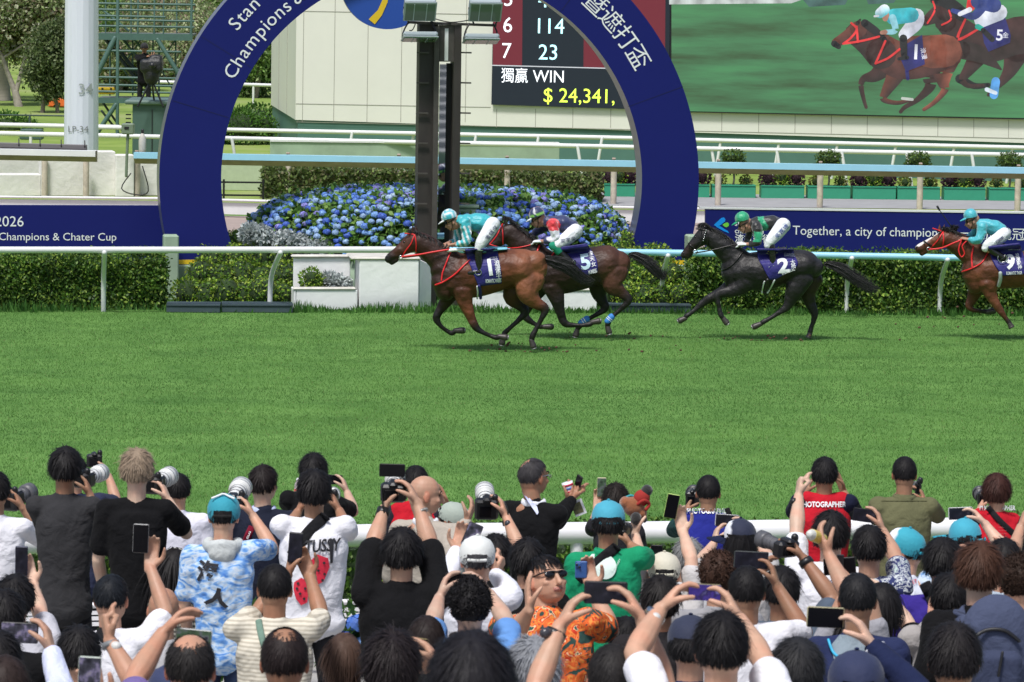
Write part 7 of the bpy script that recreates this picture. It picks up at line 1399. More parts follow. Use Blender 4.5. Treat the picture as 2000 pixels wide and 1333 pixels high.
# ---- along the rail
q = P('a1', 'man in a white tee at the left edge aiming a grey hooded lens', -8, 960, 322, WT, ('short', HB), arms=[('R', (94, 1060), (44, 992), (32, 965), 'grip')], skin=3, hem=.74)
camera('black camera with a big grey hooded lens at the left edge', 18, 978, 44, 46, hY(q, 'R') + .02, (.55, 1, .15), (.20, .044, GLENS, .058), strap=[(48, 975, 0), (52, 990, 0), (50, 1003, 0)])
q = P('a2', 'tall man in a charcoal tee with thick black hair photographing at the left', 128, 916, 338, (.035, .035, .038), ('full', HB), arms=[('R', (188, 1040), (176, 968), (170, 942), 'grip'), ('L', (92, 1035), (112, 975), (124, 950), 'grip')], skin=3, shw=.98, hem=.80, sleeve='elbow')
camera('black camera with a white lens beside the head of the man in the charcoal tee', 160, 938, 36, 34, hY(q, 'R') + .02, (.42, 1, .08), (.22, .040, WLENS, .052))
q = P('a2b', 'half hidden person in navy between the charcoal tee man and the blond', 146, 926, 282, (.03, .035, .07), ('short', HB), arms=[('R', (228, 985), (212, 930), (200, 906), 'grip')], skin=2, shw=1.05)
camera('small black camera raised between the charcoal tee man and the blond', 184, 900, 30, 30, hY(q, 'R') + .0, (-.2, 1, .1), (.06, .03, BLACK, .034))
q = P('a3', 'young person with ash blond wavy hair in a black tee holding a white lens', 268, 920, 345, BK, ('messy', (.25, .19, .135)), arms=[('R', (364, 1042), (329, 978), (318, 948), 'grip')], skin=4, neck=.05, hem=.78, seed=31)
camera('black camera with a white lens beside the ash blond head', 298, 948, 36, 40, hY(q, 'R') + .02, (.35, 1, .12), (.22, .044, WLENS, .056), strap=[(318, 938, -.03), (316, 960, -.05), (317, 985, -.03)])
P('a4', 'man in a white shirt right of the blond with his back turned', 348, 958, 276, (.70, .70, .80), ('short', HB), skin=2, shw=1.05)
q = P('a5', 'woman with long straight black hair and a pearl headband at the left', 342, 1112, 345, 'stripe_dark', ('long', HB), skin=2, shw=.85)
q.T.add('headband', tube([q.c + Vector((math.cos(t) * .088, -.015, .02 + math.sin(t) * .10)) for t in np.linspace(.1, 3.04, 14)], .005, n=6, k=2), mat('pearl', (.7, .7, .66), .3))
q = P('a6', 'person in a blue tie dye tee and teal cap aiming a white lens', 437, 1008, 352, 'tie_dye', ('fade', HB), arms=[('R', (533, 1074), (494, 1008), (484, 986), 'grip')], cap=dict(col=(.02, .27, .36), strap=(.02, .02, .02)), skin=2, hoodc=(.50, .53, .53), trousers=(.022, .035, .075), hem=.76)
INK = mat('black_print', (.015, .015, .02), .8)
wdecal(q, '海', 405, 1120, 32, INK, rot=.12, w=.95, off=.035); wdecal(q, '人', 424, 1170, 26, INK, rot=.2, w=1.3, off=.05)
q.T.add('white_trim', tube([q.c + q.M @ Vector((x, -.04 - .02 * abs(x) / .05, .128 - abs(x) * .35)) for x in (-.06, -.03, 0, .03, .06)], .006, n=6), mat('trim', (.75, .76, .78), .6), q.cap)
camera('black camera with a large white lens above the teal capped tie dye wearer', 455, 978, 50, 26, hY(q, 'R') + .02, (.12, 1, .16), (.24, .050, WLENS, .064))
q = P('a7', 'man in a navy suit jacket with a pale blue collar beside the teal cap', 516, 946, 312, (.014, .017, .032), ('short', (.016, .012, .012)), sleeve='long', yaw=25, tyaw=10, collar=(.50, .56, .78), skin=4, shw=1.0)
band_strap(q, [(492, 1030), (485, 1045), (478, 1062)], .022, cloth((.20, .012, .03), 'strap_red'), 'neck_strap'); wdecal(q, 'EOS', 485, 1045, 6, WTX, rot=-1.15, lift=.022, w=1.1)
q = P('a8', 'person in black at the rail raising a phone and a drink, behind the dice tee', 612, 922, 288, BK, ('messy', HB), arms=[('R', (690, 1000), (678, 962), (672, 942), 'grip'), ('L', (560, 985), (572, 970), (580, 956), 'grip')], skin=4, neck=.0, seed=55)
phone('black phone held sideways at the rail behind the tee with red dice', 652, 937, 34, 19, 2, hY(q, 'R'))
b_ = Thing('drink_bottle', 'small clear bottle with a red label raised beside the dice tee wearer', 'bottle', WY(582, 972, q.w['L'].y)); bp_ = WY(582, 958, q.w['L'].y)
b_.add('body', tube([bp_ - UZ * .06, bp_ + UZ * .03, bp_ + UZ * .06], [.026, .026, .014], n=12), mat('clear_plastic', (.55, .50, .50), .1)); b_.add('label', tube([bp_ - UZ * .045, bp_ + UZ * .01], .0275, n=12, k=1, caps=False), mat('red_label', (.6, .08, .05), .5)); b_.add('cap', tube([bp_ + UZ * .06, bp_ + UZ * .075], .013, n=10, k=1), WTX)
q = P('a9', 'man in a white tee printed with two red dice on the back', 614, 962, 352, WT, ('full', HB), arms=[('R', (678, 1040), (663, 998), (653, 974), 'grip'), ('L', (560, 1040), (582, 1000), (592, 972), 'grip')], skin=3, shw=1.06, hem=.70, fat=1.04)
camera('small black camera before the face of the man in the dice tee', 645, 975, 26, 22, hY(q, 'R') + .05, (.1, 1, .1), (.10, .035, WLENS, .042))
band_strap(q, [(636, 1008), (606, 1036), (583, 1066), (570, 1085)], .032); wdecal(q, 'STUSSY', 622, 1068, 25, INK, rot=-.08, w=.72, off=.025, shear=.25); patch(q, 'print_stroke', [(643, 1055), (652, 1053), (650, 1100), (645, 1101)], INK)
RD = mat('red_print', (.62, .02, .05), .75)
for pts, dots in (([(608, 1094), (620, 1083), (641, 1091), (644, 1108), (632, 1136), (616, 1145), (606, 1138), (604, 1112)], [(616, 1093), (620, 1103), (633, 1100), (622, 1115), (634, 1122), (612, 1130), (630, 1134)]), ([(574, 1138), (588, 1129), (600, 1134), (602, 1160), (600, 1177), (588, 1183), (578, 1170), (573, 1152)], [(582, 1140), (596, 1150), (586, 1160), (594, 1170), (580, 1150)])):
    o = patch(q, 'dice_print', pts, RD)
    for x, y in dots: patch(q, 'pip', [(x + 2.8 * math.cos(t), y + 2.8 * math.sin(t)) for t in np.linspace(0, 5.5, 8)], INK, .018)
q = P('a10', 'man in a black tee holding a camera with a phone on top above his head', 785, 1082, 408, BK, ('full', HB), sleeve='elbow', arms=[('L', (728, 1072), (750, 994), (756, 972), 'grip', dict(fe=.8)), ('R', (842, 1074), (815, 982), (800, 950), 'grip', dict(fe=.8))], skin=2, fat=1.1, shw=1.06, hem=.8)
Yc = hY(q, 'L', 'R'); camera('black camera held high overhead with a phone mounted on top', 768, 962, 50, 44, Yc, (.02, 1, .25), (.18, .040, WLENS, .050), strap=[(745, 950, -.03), (748, 990, -.05), (755, 1020, -.03)])
phone('black phone mounted on the overhead camera', 766, 919, 51, 26, 1, Yc - .01, (.010, .010, .012)); ring(q, 'bead_bracelet', 'R', mat('beads', (.25, .24, .22), .3, var=.8, vscale=60), .03, .034, .006); ring(q, 'wrist_support', 'L', BLACK, .0, .034, .02)
q = P('a11b', 'photographer in a red vest hidden behind the bald man', 812, 944, 282, BK, ('short', HB), vest=(.46, .012, .024), sleevec=(.02, .02, .03), skin=2)
q = P('a11', 'bald man in a beige jacket seen from the side, looking right', 832, 967, 312, (.40, .36, .31), None, sleeve='long', yaw=78, pitch=-4, tyaw=25, skin=2, arms=[('R', (884, 1086), (912, 1018), (924, 990), 'grip', dict(fe=-.4))], face=True, jaw=1.1, big=1.05, collar=(.72, .74, .80))
eyes_face(q)
q = P('a11c', 'person in a grey green cap leaning on the rail behind the bald man', 884, 1016, 292, (.30, .32, .30), ('fade', HB), yaw=110, pitch=-30, cap=dict(col=(.34, .39, .34)), arms=[('R', (893, 1045), (874, 990), (864, 966), 'open')], skin=3, shw=.8, sleeve='short')
q = P('a12', 'dark haired person behind the white cap holding up a camera with a white lens', 968, 1086, 335, BK, ('full', HB), arms=[('R', (1014, 1072), (988, 1008), (980, 980), 'grip')], skin=2, sleeve='short')
ring(q, 'wristwatch', 'R', mat('watch_black', (.012, .012, .014), .4), .02, .034, .014, (0, 0, mat('watch_dial', (.05, .05, .06), .2)))
camera('black camera with a domed white lens over the white cap', 950, 994, 46, 50, hY(q, 'R'), (-.06, 1, .34), (.22, .046, WLENS, .058), strap=[(985, 980, -.03), (992, 1000, -.05), (988, 1020, -.02)])
q = P('a13', 'man in a black suit and glasses looking right with phone and paper cup', 1043, 932, 312, BK, ('fade', (.045, .042, .045)), sleeve='long', yaw=48, tyaw=25, bald=((-.35, -.5, .75), 32), skin=3, arms=[('R', (1064, 1032), (1110, 984), (1120, 958), 'grip', dict(fe=.7)), ('L', (1088, 1020), (1118, 975), (1128, 952), 'fist', dict(fe=1))], collar=(.74, .76, .82), face=True)
eyes_face(q, 'clear'); Yr = hY(q, 'R'); phone('dark phone in the raised hand of the man in the black suit', 1131, 940, 16, 24, 24, Yr - .02, yawp=-45)
patch(q, 'shirt_collar', [(1019, 962), (1027, 965), (1049, 990), (1052, 1002), (1049, 1006), (1038, 985)], cloth((.62, .66, .85), 'shirt_white'), .016)
cpt = WY(1112, 958, Yr); cu = Thing('paper_cup', 'red white and blue paper cup held by the man in the black suit', 'cup', cpt - UZ * .06); dv = Vector((-.30, 0, 1)).normalized()
cu.add('cup', tube([cpt - dv * .055, cpt + dv * .055], [.026, .036], n=18, k=3, caps=False), WTX)
for t, c_ in ((-.030, (.06, .10, .45)), (-.008, (.6, .03, .06)), (.014, (.08, .16, .50)), (.036, (.6, .03, .08))): cu.add('printed_band', tube([cpt + dv * (t - .006), cpt + dv * (t + .006)], [.0325 + t * .09, .0335 + t * .09], n=18, k=1, caps=False), mat('cup_print', c_, .5))
rc = Thing('race_card', 'folded printed race card hanging from the hand of the man in the black suit', 'paper', WY(1128, 998, Yr)); M_ = Matrix.Rotation(R(-22), 3, 'Y'); rc.add('page', box(WY(1130, 992, Yr), (.075, .004, .10), M_), WTX, smooth=False); rc.add('photo', box(WY(1128, 993, Yr) - Vector((0, .004, 0)), (.06, .002, .07), M_), mat('print_brown', (.12, .12, .05), .5, var=.8, vscale=40), smooth=False)
q = P('a14', 'dark haired person at the rail holding up a small phone left of the plush horse', 1202, 978, 268, (.02, .02, .025), ('messy', (.018, .014, .012)), arms=[('L', (1158, 1035), (1166, 992), (1169, 968), 'port', dict(ts=1))], skin=2, shw=.9)
phone('phone in a cream case held upright left of the plush horse', 1175, 952, 18, 39, 0, hY(q, 'L') - .03, (.62, .58, .38), 'green')
q = P('a16', 'photographer in a blue lettered vest and dark green sleeves', 1383, 962, 290, BK, ('fade', HB), vest=(.020, .026, .22), sleevec=(.010, .045, .045), arms=[('L', (1316, 1036), (1338, 1002), (1347, 978), 'grip')], skin=3, sleeve='long', hem=.85)
wdecal(q, 'PHOTOGRAPHER', 1383, 999, 10, WTX, w=.78, off=.03, rot=.0); camera('black camera at the left ear of the blue vested photographer', 1352, 975, 26, 36, hY(q, 'L'), (.1, 1, .1), (.16, .05, BLACK, .058)); band_strap(q, [(1420, 994), (1424, 1004), (1426, 1012)], .018, cloth((.02, .02, .02), 'strap_black'), 'camera_strap')
q = P('a19', 'photographer in a red lettered vest with both hands at his face', 1610, 928, 290, BK, ('short', HB), vest=(.46, .012, .024), sleevec=(.012, .014, .035), arms=[('R', (1668, 1000), (1648, 962), (1638, 936), 'open', dict(fe=.9)), ('L', (1552, 1000), (1572, 965), (1582, 940), 'grip')], skin=3, sleeve='elbow', collar=(.012, .014, .04), hem=.85)
wdecal(q, 'PHOTOGRAPHER', 1607, 986, 10.5, WTX, w=.80, off=.035)
q = P('a21', 'man in an olive shirt standing alone at the rail with his back turned', 1766, 926, 292, (.125, .125, .065), ('fade', HB), sleeve='long', arms=[('R', (1832, 1008), (1808, 985), (1799, 958), 'grip'), ('L', (1712, 1012), (1742, 985), (1752, 965), 'grip')], collar=(.125, .125, .065), skin=3, hem=.98, fat=1.06)
camera('black camera at the cheek of the man in the olive shirt', 1793, 954, 12, 30, hY(q, 'R'), (0, 1, 0), (.10, .03, BLACK, .035))
q.T.add('yoke_seam', tube([hit(q.sbv, x, 979, .003) or q.c for x in range(1722, 1812, 8)], .0025, n=5, k=2), cloth((.08, .08, .04), 'seam'))
q = P('a24', 'woman with reddish brown hair in a red photographer vest at the right', 1946, 962, 290, BK, ('full', (.045, .018, .014)), vest=(.46, .012, .024), sleevec=(.015, .015, .02), arms=[('L', (1900, 1020), (1912, 998), (1917, 978), 'grip')], skin=2, sleeve='elbow', shw=.95, hem=.85)
wdecal(q, 'PHOTOGRAPHER', 1948, 993, 9, WTX, w=.72, off=.03); band_strap(q, [(1930, 992), (1955, 1020), (1990, 1052)], .02); camera('black camera left of the woman in the red photographer vest', 1918, 974, 18, 32, hY(q, 'L'), (0, 1, .1), (.14, .045, BLACK, .052))
for k in range(5): wdecal(q, '————————', 1958, 1024 + 6 * k, 3, mat('faint_print', (.5, .2, .2), .8), w=.5, off=0)
# ---- plush toy
q = P('a18b', 'person in a beige cap raising a plush horse and a lime cased phone', 1297, 1122, 352, (.52, .50, .50), ('fade', HB), arms=[('L', (1252, 1106), (1241, 1045), (1237, 1015), 'grip', dict(fe=.7)), ('R', (1350, 1092), (1334, 1040), (1328, 1008), 'port', dict(fe=.7))], cap=dict(col=(.58, .55, .45)), skin=4, shw=.98, sleeve='short')
ring(q, 'wristwatch', 'L', STEEL, .03, .031, .012, (-.02, 0, mat('watch_silver', (.5, .5, .5), .2))); ring(q, 'hair_tie', 'R', BLACK, .03, .030, .004)
phone('phone in a lime green case held upright right of the plush horse', 1312, 989, 25, 50, 10, hY(q, 'R') - .04, (.45, .62, .18))
Yp = hY(q, 'L'); pt = lambda x, y, dy=0: WY(x, y, Yp + dy); pl = Thing('plush_toy', 'brown plush horse with a black mane wearing a red top hat', 'soft toy', pt(1238, 1015)); PLU = mat('plush_brown', (.26, .085, .03), .95, bump=.6, bscale=90, var=.2, sheen=.6); PBK = mat('plush_black', (.015, .014, .014), .95, bump=.6, bscale=90, sheen=.5)
V, Fc = remesh([ellip(pt(1238, 990), (.062, .055, .058), 10), ellip(pt(1222, 982), (.036, .045, .036), 8), ellip(pt(1252, 1003), (.035, .04, .035), 8), tube([pt(1250, 1000), pt(1258, 1012)], [.022, .018], n=8)], .006, 3); pl.add('body', (V, Fc), PLU); pl.add('mane', ellip(pt(1242, 1013, -.05), (.032, .03, .036), 8), PBK); pl.add('hoof', ellip(pt(1258, 1015), (.018, .02, .02), 6), PBK); pl.add('tag', box(pt(1213, 996, -.05), (.02, .003, .02)), WTX, smooth=False)
dh = Vector((.55, 0, .83)); hb_ = pt(1252, 975); hh = pl.add('hat_brim', tube([hb_, hb_ + dh * .010], .046, n=20, k=1, ref=(0, 1, 0)), mat('red_felt', (.30, .02, .015), .9)); pl.add('hat_crown', tube([hb_ + dh * .01, hb_ + dh * .060], [.028, .032], n=18, k=2), PBK, hh); pl.add('hat_band', tube([hb_ + dh * .012, hb_ + dh * .028], (.031), n=18, k=1, caps=False), mat('red_felt', (.30, .02, .015), .9), hh); pl.add('scarf', tube([pt(1246, 985, -.045), pt(1258, 978, -.045), pt(1268, 985, -.02), pt(1262, 995, -.04)], .010, n=8), mat('red_felt', (.30, .02, .015), .9)); pl.add('ribbon', tube([pt(1222, 972), pt(1232, 968), pt(1240, 971)], .006, n=6), mat('teal_ribbon', (.02, .3, .35), .6))
# ---- middle rows
q = P('a15', 'person in a green polo and teal cap with a round white print', 1188, 1022, 358, (.012, .27, .125), ('short', HB), arms=[('R', (1262, 1092), (1232, 1066), (1220, 1044), 'grip')], cap=dict(col=(.05, .33, .45), strap=(.05, .33, .45)), collar=(.012, .27, .125), skin=3, fat=1.08, hem=.9)
band_strap(q, [(1205, 1068), (1175, 1092), (1145, 1120), (1132, 1135)], .030); PRW = mat('print_white', (.6, .72, .66), .8)
wdecal(q, '4', 1152, 1103, 34, PRW, off=.05); cx0, cy0 = 1182, 1108
patch(q, 'print_ring', [(cx0 + 22 * math.cos(t), cy0 + 24 * math.sin(t)) for t in np.linspace(-2.9, 2.9, 22)] + [(cx0 + 13 * math.cos(t), cy0 + 14 * math.sin(t)) for t in np.linspace(2.9, -2.9, 22)], PRW); wdecal(q, 'TH', 1193, 1117, 7, PRW, off=.01); wdecal(q, 'ANNIVERSARY', 1203, 1108, 4, PRW, rot=-1.1, off=.0)
camera('small black camera at the right ear of the green polo wearer', 1214, 1040, 22, 20, hY(q, 'R'), (.3, 1, .1), (.08, .03, BLACK, .035))
q = P('a17', 'grey haired person partly behind the beige cap holding a black phone low', 1344, 1092, 335, (.5, .5, .52), ('short', (.20, .20, .20)), arms=[('L', (1262, 1160), (1268, 1118), (1274, 1098), 'port', dict(fe=.5))], skin=2)
phone('black phone held upright just left of the beige cap', 1282, 1083, 24, 38, 2, hY(q, 'L') - .03)
q = P('a18', 'woman with long black hair in a navy cap with a white front, filming', 1446, 1056, 350, (.46, .44, .43), ('bob', HB), arms=[('L', (1364, 1106), (1393, 1064), (1400, 1036), 'grip'), ('R', (1500, 1090), (1470, 1045), (1456, 1022), 'grip')], cap=dict(col=(.012, .017, .045), front=(.7, .72, .78), brim=-75), skin=4, shw=1.02)
phone('phone in a silver case held sideways over the navy cap', 1420, 1017, 47, 25, 3, hY(q, 'L', 'R') - .0, (.55, .55, .57), 'dim')
q = P('a20', 'person in a white tee with long black hair punching a fist in the air', 1622, 1046, 378, WT, ('full', HB), arms=[('L', (1556, 1036), (1560, 968), (1562, 944), 'fist', dict(fe=.6))], skin=4, hem=.9, shw=1.02)
ring(q, 'smartwatch', 'L', mat('yellow_strap', (.6, .42, .05), .5), .01, .031, .008, (-.025, 0, BLACK))
q = P('a22', 'person in a navy shirt with white leaf print raising a phone', 1697, 1072, 385, 'leaf_print', ('short', HB), arms=[('R', (1750, 1092), (1724, 1038), (1717, 1010), 'grip', dict(fe=.7))], skin=2, hem=.8)
phone('black phone held sideways in front of the olive shirted man', 1690, 1007, 50, 27, 7, hY(q, 'R'), scr='dim')
q = P('a23', 'man in a teal and white cap turned to the left in a white tee', 1768, 1074, 352, (.68, .70, .78), ('fade', HB), yaw=-68, pitch=12, cap=dict(col=(.03, .32, .42), front=(.72, .74, .78), brim=0, brimcol=(.72, .74, .78)), skin=2, shw=.85, hem=.85)
wdecal(q, 'SPORT', 1776, 1140, 8, mat('red_print2', (.55, .05, .1), .8), rot=-.3)
q = P('a25', 'person in a teal cap and blue checked sleeve holding a white phone at the right', 1885, 1056, 352, 'blue_check', ('fade', HB), arms=[('R', (1972, 1090), (1924, 1024), (1906, 1002), 'grip', dict(fe=.5))], cap=dict(col=(.04, .33, .45), brim=-60), skin=4, fat=1.15, shw=1.15)
phone('white phone held sideways above the teal cap at the right', 1876, 1003, 48, 25, -3, hY(q, 'R'), (.72, .73, .72), 'dim')
q = P('a26', 'person at the right edge with one bare arm raised', 2034, 1060, 375, BK, ('short', HB), arms=[('L', (1974, 1096), (1994, 1030), (2002, 1004), 'grip', dict(fe=.5))], skin=2)
# ---- rear rows nearer the camera
q = P('b1', 'person with spiky black hair filming upright at the left edge', 30, 1174, 405, (.5, .5, .55), ('messy', HB), arms=[('R', (80, 1205), (64, 1142), (56, 1114), 'port', dict(fe=.6))], skin=4, seed=5)
ring(q, 'scrunchie', 'R', cloth((.18, .14, .10), 'scrunchie', bscale=60), .03, .036, .014); phone('dark blue phone held upright at the left edge', 42, 1096, 25, 60, 1, hY(q, 'R') - .04, (.02, .03, .09), 'dim')
q = P('b2', 'man in a white tee with a dark crossbody strap holding a phone straight up', 218, 1170, 410, WT, ('fade', (.012, .014, .018)), arms=[('R', (324, 1196), (294, 1110), (296, 1082), 'port', dict(fe=.35))], skin=2, yaw=12, fat=.95)
band_strap(q, [(192, 1232), (214, 1262), (238, 1300), (262, 1345)], .022); phone('black phone in a silver frame held upright against the blond person in black', 275, 1052, 31, 59, 2, hY(q, 'R') - .04, (.30, .30, .30))
q = P('b5', 'bald elderly person with a mottled scalp at the left', 320, 1192, 392, (.4, .4, .42), None, skin=1)
q = P('b2b', 'person in a navy printed cap at the bottom raising a clenched fist with a watch', 335, 1362, 520, (.5, .5, .55), ('fade', HB), arms=[('L', (268, 1345), (214, 1250), (204, 1210), 'fist', dict(fe=.5))], cap=dict(col=(.02, .03, .09), brim=0), skin=1)
ring(q, 'wristwatch', 'L', mat('grey_strap', (.16, .17, .18), .5), .0, .036, .010, (.02, .0, mat('watch_white', (.6, .6, .58), .3)))
q = P('b4', 'man in a ribbed cream tee with a green bag strap filming with both hands', 537, 1150, 412, 'cream_rib', ('fade', HB), arms=[('R', (628, 1206), (606, 1128), (594, 1098), 'port', dict(fe=.6)), ('L', (500, 1200), (562, 1124), (566, 1096), 'grip', dict(fe=.8))], skin=3, hem=.9, shw=1.05)
band_strap(q, [(505, 1212), (510, 1240), (520, 1275)], .016, cloth((.16, .25, .20), 'strap_green')); phone('black phone held upright before the tee with red dice', 577, 1070, 28, 62, 4, hY(q, 'R', 'L') - .06, (.03, .03, .03), 'dim')
q = P('b6', 'balding man at the bottom left filming sideways, in a violet shirt', 372, 1306, 590, (.16, .12, .30), ('fade', (.02, .018, .018)), bald=((0, -.15, 1), 44), arms=[('L', (262, 1330), (318, 1238), (338, 1216), 'grip', dict(fe=.6))], skin=1)
phone('white cased phone held sideways over the balding head at the bottom left', 378, 1250, 72, 44, 5, hY(q, 'L'), (.62, .64, .64), 'green')
q = P('b7b', 'person with dark hair at the left edge behind the lit phone', 8, 1206, 430, BK, ('full', HB), skin=3)
q = P('b7', 'person at the bottom left corner in a pale cuff holding a lit phone', -2, 1292, 500, (.60, .64, .82), ('short', HB), sleeve='long', arms=[('R', (118, 1345), (100, 1272), (92, 1232), 'grip', dict(fe=.7))], skin=2)
phone('phone filming the crowd sideways at the bottom left corner', 38, 1236, 74, 42, 2, hY(q, 'R'), (.02, .02, .02), 'crowd')
q = P('b7c', 'person with cropped brown hair and a yellow shirt in the bottom left corner', 10, 1350, 600, (.62, .40, .04), ('fade', (.03, .02, .018)), skin=3)
P('b8', 'black haired person left of the lit white phone at the bottom', 155, 1278, 470, BK, ('short', HB), skin=2)
q = P('b9', 'person below the frame whose hand lifts a pale green phone', 150, 1440, 640, BK, ('short', HB), arms=[('R', (230, 1480), (190, 1385), (182, 1345), 'port', dict(fe=.6))], skin=2)
phone('pale green cased phone with a lit picture at the bottom left', 175, 1314, 45, 66, 3, hY(q, 'R') - .04, (.50, .56, .50), 'crowd')
P('b11', 'older man with thinning dark hair at the bottom, in front of the cream tee', 556, 1292, 570, (.3, .25, .2), ('fade', (.022, .016, .016)), bald=((0, -.35, .95), 30), skin=3)
P('b12', 'person with a smooth light brown bob at the bottom', 672, 1286, 402, (.4, .35, .35), ('bob', (.085, .052, .04)), skin=2, seed=9)
q = P('b13', 'person with tousled black hair at the bottom centre raising a hand with a gold phone', 765, 1306, 600, BK, ('messy', (.016, .012, .013)), arms=[('R', (900, 1370), (862, 1300), (838, 1268), 'grip', dict(fe=.8))], skin=1)
phone('small gold edged phone in the raised hand at the bottom centre', 818, 1252, 38, 12, 8, hY(q, 'R'), (.45, .36, .15))
P('b14', 'person with close cropped hair behind the gold phone', 832, 1254, 440, BK, ('fade', (.022, .016, .015)), skin=3)
q = P('b15', 'person with curly black hair in a sky blue tee filming sideways', 918, 1186, 440, (.13, .29, .62), ('curly', HB), arms=[('L', (846, 1216), (858, 1168), (866, 1142), 'grip', dict(fe=.6)), ('R', (990, 1216), (956, 1160), (938, 1132), 'grip')], skin=4, hem=.9)
band_strap(q, [(884, 1238), (892, 1256), (905, 1280)], .018, cloth((.06, .05, .045), 'strap_brown')); phone('black phone held sideways by the curly haired person', 900, 1133, 62, 26, 3, hY(q, 'L', 'R'))
q = P('b16', 'person in a white cap and long white sleeves holding a tilted phone', 932, 1094, 385, (.70, .71, .78), ('fade', (.05, .05, .055)), sleeve='long', arms=[('L', (876, 1120), (892, 1076), (900, 1048), 'port', dict(fe=.7)), ('R', (992, 1150), (966, 1122), (978, 1102), 'fist', dict(fe=.3))], cap=dict(col=(.66, .68, .66)), skin=2, hem=.85)
ring(q, 'orange_wristband', 'L', mat('orange_band', (.75, .15, .03), .5), .02, .036, .008); phone('tilted phone with a lit picture beside the white cap', 922, 1046, 30, 50, 22, hY(q, 'L') - .05, (.02, .02, .02), 'crowd')
P('b17', 'large black head of hair nearest the camera at the bottom centre', 920, 1352, 1000, BK, ('short', (.014, .013, .016)), skin=2, seed=77, big=1.05)
P('b18', 'grey haired person below the floral shirt at the bottom', 1042, 1316, 560, (.3, .05, .05), ('messy', (.22, .23, .25)), skin=1)
P('b19b', 'person with thick black hair left of the man in sunglasses', 1030, 1098, 362, BK, ('full', HB), skin=2)
q = P('b19', 'man in wraparound sunglasses and an orange floral shirt facing the camera', 1068, 1132, 405, 'orange_floral', ('short', HB), yaw=150, pitch=20, tyaw=0, arms=[('L', (1004, 1240), (1034, 1192), (1030, 1152), 'open', dict(fe=-.5, fw=-.6, pal=(.8, .2, .2))), ('R', (1192, 1232), (1158, 1152), (1150, 1122), 'port', dict(fe=.5))], face=True, jaw=1.12, big=1.08, skin=2, shw=1.12, fat=1.12, collar='x' and (.60, .10, .03), hem=.95)
eyes_face(q, 'sun', mouth=True); phone('blue phone showing its two camera lenses beside the man in sunglasses', 1135, 1113, 24, 35, 0, hY(q, 'R') - .02, (.04, .12, .36), back=True)
q = P('b20', 'person at the bottom holding a wide phone sideways, black watch on the wrist', 1196, 1328, 600, (.68, .70, .78), ('fade', (.02, .018, .018)), arms=[('L', (1046, 1345), (1094, 1222), (1124, 1166), 'grip', dict(fe=.6)), ('R', (1300, 1345), (1254, 1208), (1230, 1164), 'grip', dict(fe=.6))], skin=2, shw=1.1)
ring(q, 'wristwatch', 'L', mat('watch_black', (.012, .012, .014), .4), .015, .038, .014, (-.03, .01, mat('watch_dial', (.05, .05, .06), .2))); phone('large phone held sideways in the foreground below the green polo', 1183, 1158, 86, 46, 1, hY(q, 'L', 'R'), (.015, .015, .018), 'dim')
P('b22', 'black haired person tucked behind the bare right forearm', 1222, 1252, 395, BK, ('short', HB), skin=2)
P('b23', 'person in a black tee with straight black hair below the beige cap', 1290, 1176, 405, (.022, .020, .022), ('full', (.014, .012, .012)), skin=3, hem=.9)
q = P('b23b', 'black haired person filming sideways with a violet lit phone, silver watch on', 1408, 1268, 610, WT, ('short', (.011, .010, .011)), arms=[('L', (1240, 1276), (1290, 1190), (1318, 1156), 'grip', dict(fe=.8)), ('R', (1490, 1290), (1444, 1210), (1424, 1170), 'grip', dict(fe=.7))], skin=2, shw=1.15)
ring(q, 'wristwatch', 'L', STEEL, .01, .038, .010, (.0, .0, mat('watch_white', (.6, .6, .58), .3))); phone('phone with a violet lit screen held sideways at the centre right', 1376, 1157, 66, 34, 2, hY(q, 'L', 'R'), (.25, .22, .10), 'purple')
P('b23c', 'person in a navy cap squeezed left of the very black head', 1348, 1262, 490, (.02, .03, .09), ('short', HB), cap=dict(col=(.014, .02, .05)), skin=2)
P('b24', 'person with frizzy dark brown hair in front of the blue vest', 1402, 1128, 400, (.3, .3, .32), ('curly', (.05, .026, .018)), skin=2)
q = P('b25', 'person with a thinning crown in a white tee with black print, phone raised', 1458, 1156, 435, WT, ('fade', HB), arms=[('R', (1572, 1236), (1518, 1146), (1508, 1106), 'grip', dict(fe=.5))], skin=3, hem=.9)
wdecal(q, 'TR', 1508, 1278, 12, INK, off=.03); phone('black phone held sideways beside the long zoom camera', 1467, 1094, 68, 35, 2, hY(q, 'R'), (.04, .05, .05), 'dim')
q = P('b26', 'man in a slate blue tee pointing a camera with a long zoom lens', 1526, 1156, 415, (.085, .11, .15), ('short', HB), arms=[('R', (1628, 1172), (1570, 1092), (1554, 1068), 'grip', dict(fe=.5)), ('L', (1452, 1200), (1474, 1128), (1490, 1100), 'grip')], skin=3, hem=.9)
ring(q, 'green_wristband', 'L', mat('green_band', (.01, .4, .25), .5), .0, .034, .010); ring(q, 'hand_strap', 'R', BLACK, .0, .036, .014)
camera('black camera with a long grey zoom lens pointing up left', 1535, 1072, 56, 38, hY(q, 'R') - .02, (-.85, 1, .22), (.15, .034, GLENS, .041))
q = P('b28b', 'hidden person raising a bottle and a phone on a stick in the middle right', 1655, 1250, 440, (.3, .3, .33), ('short', HB), arms=[('L', (1655, 1160), (1618, 1082), (1602, 1052), 'grip', dict(fe=.5)), ('R', (1700, 1180), (1668, 1142), (1652, 1122), 'fist', dict(fe=.5))], skin=2)
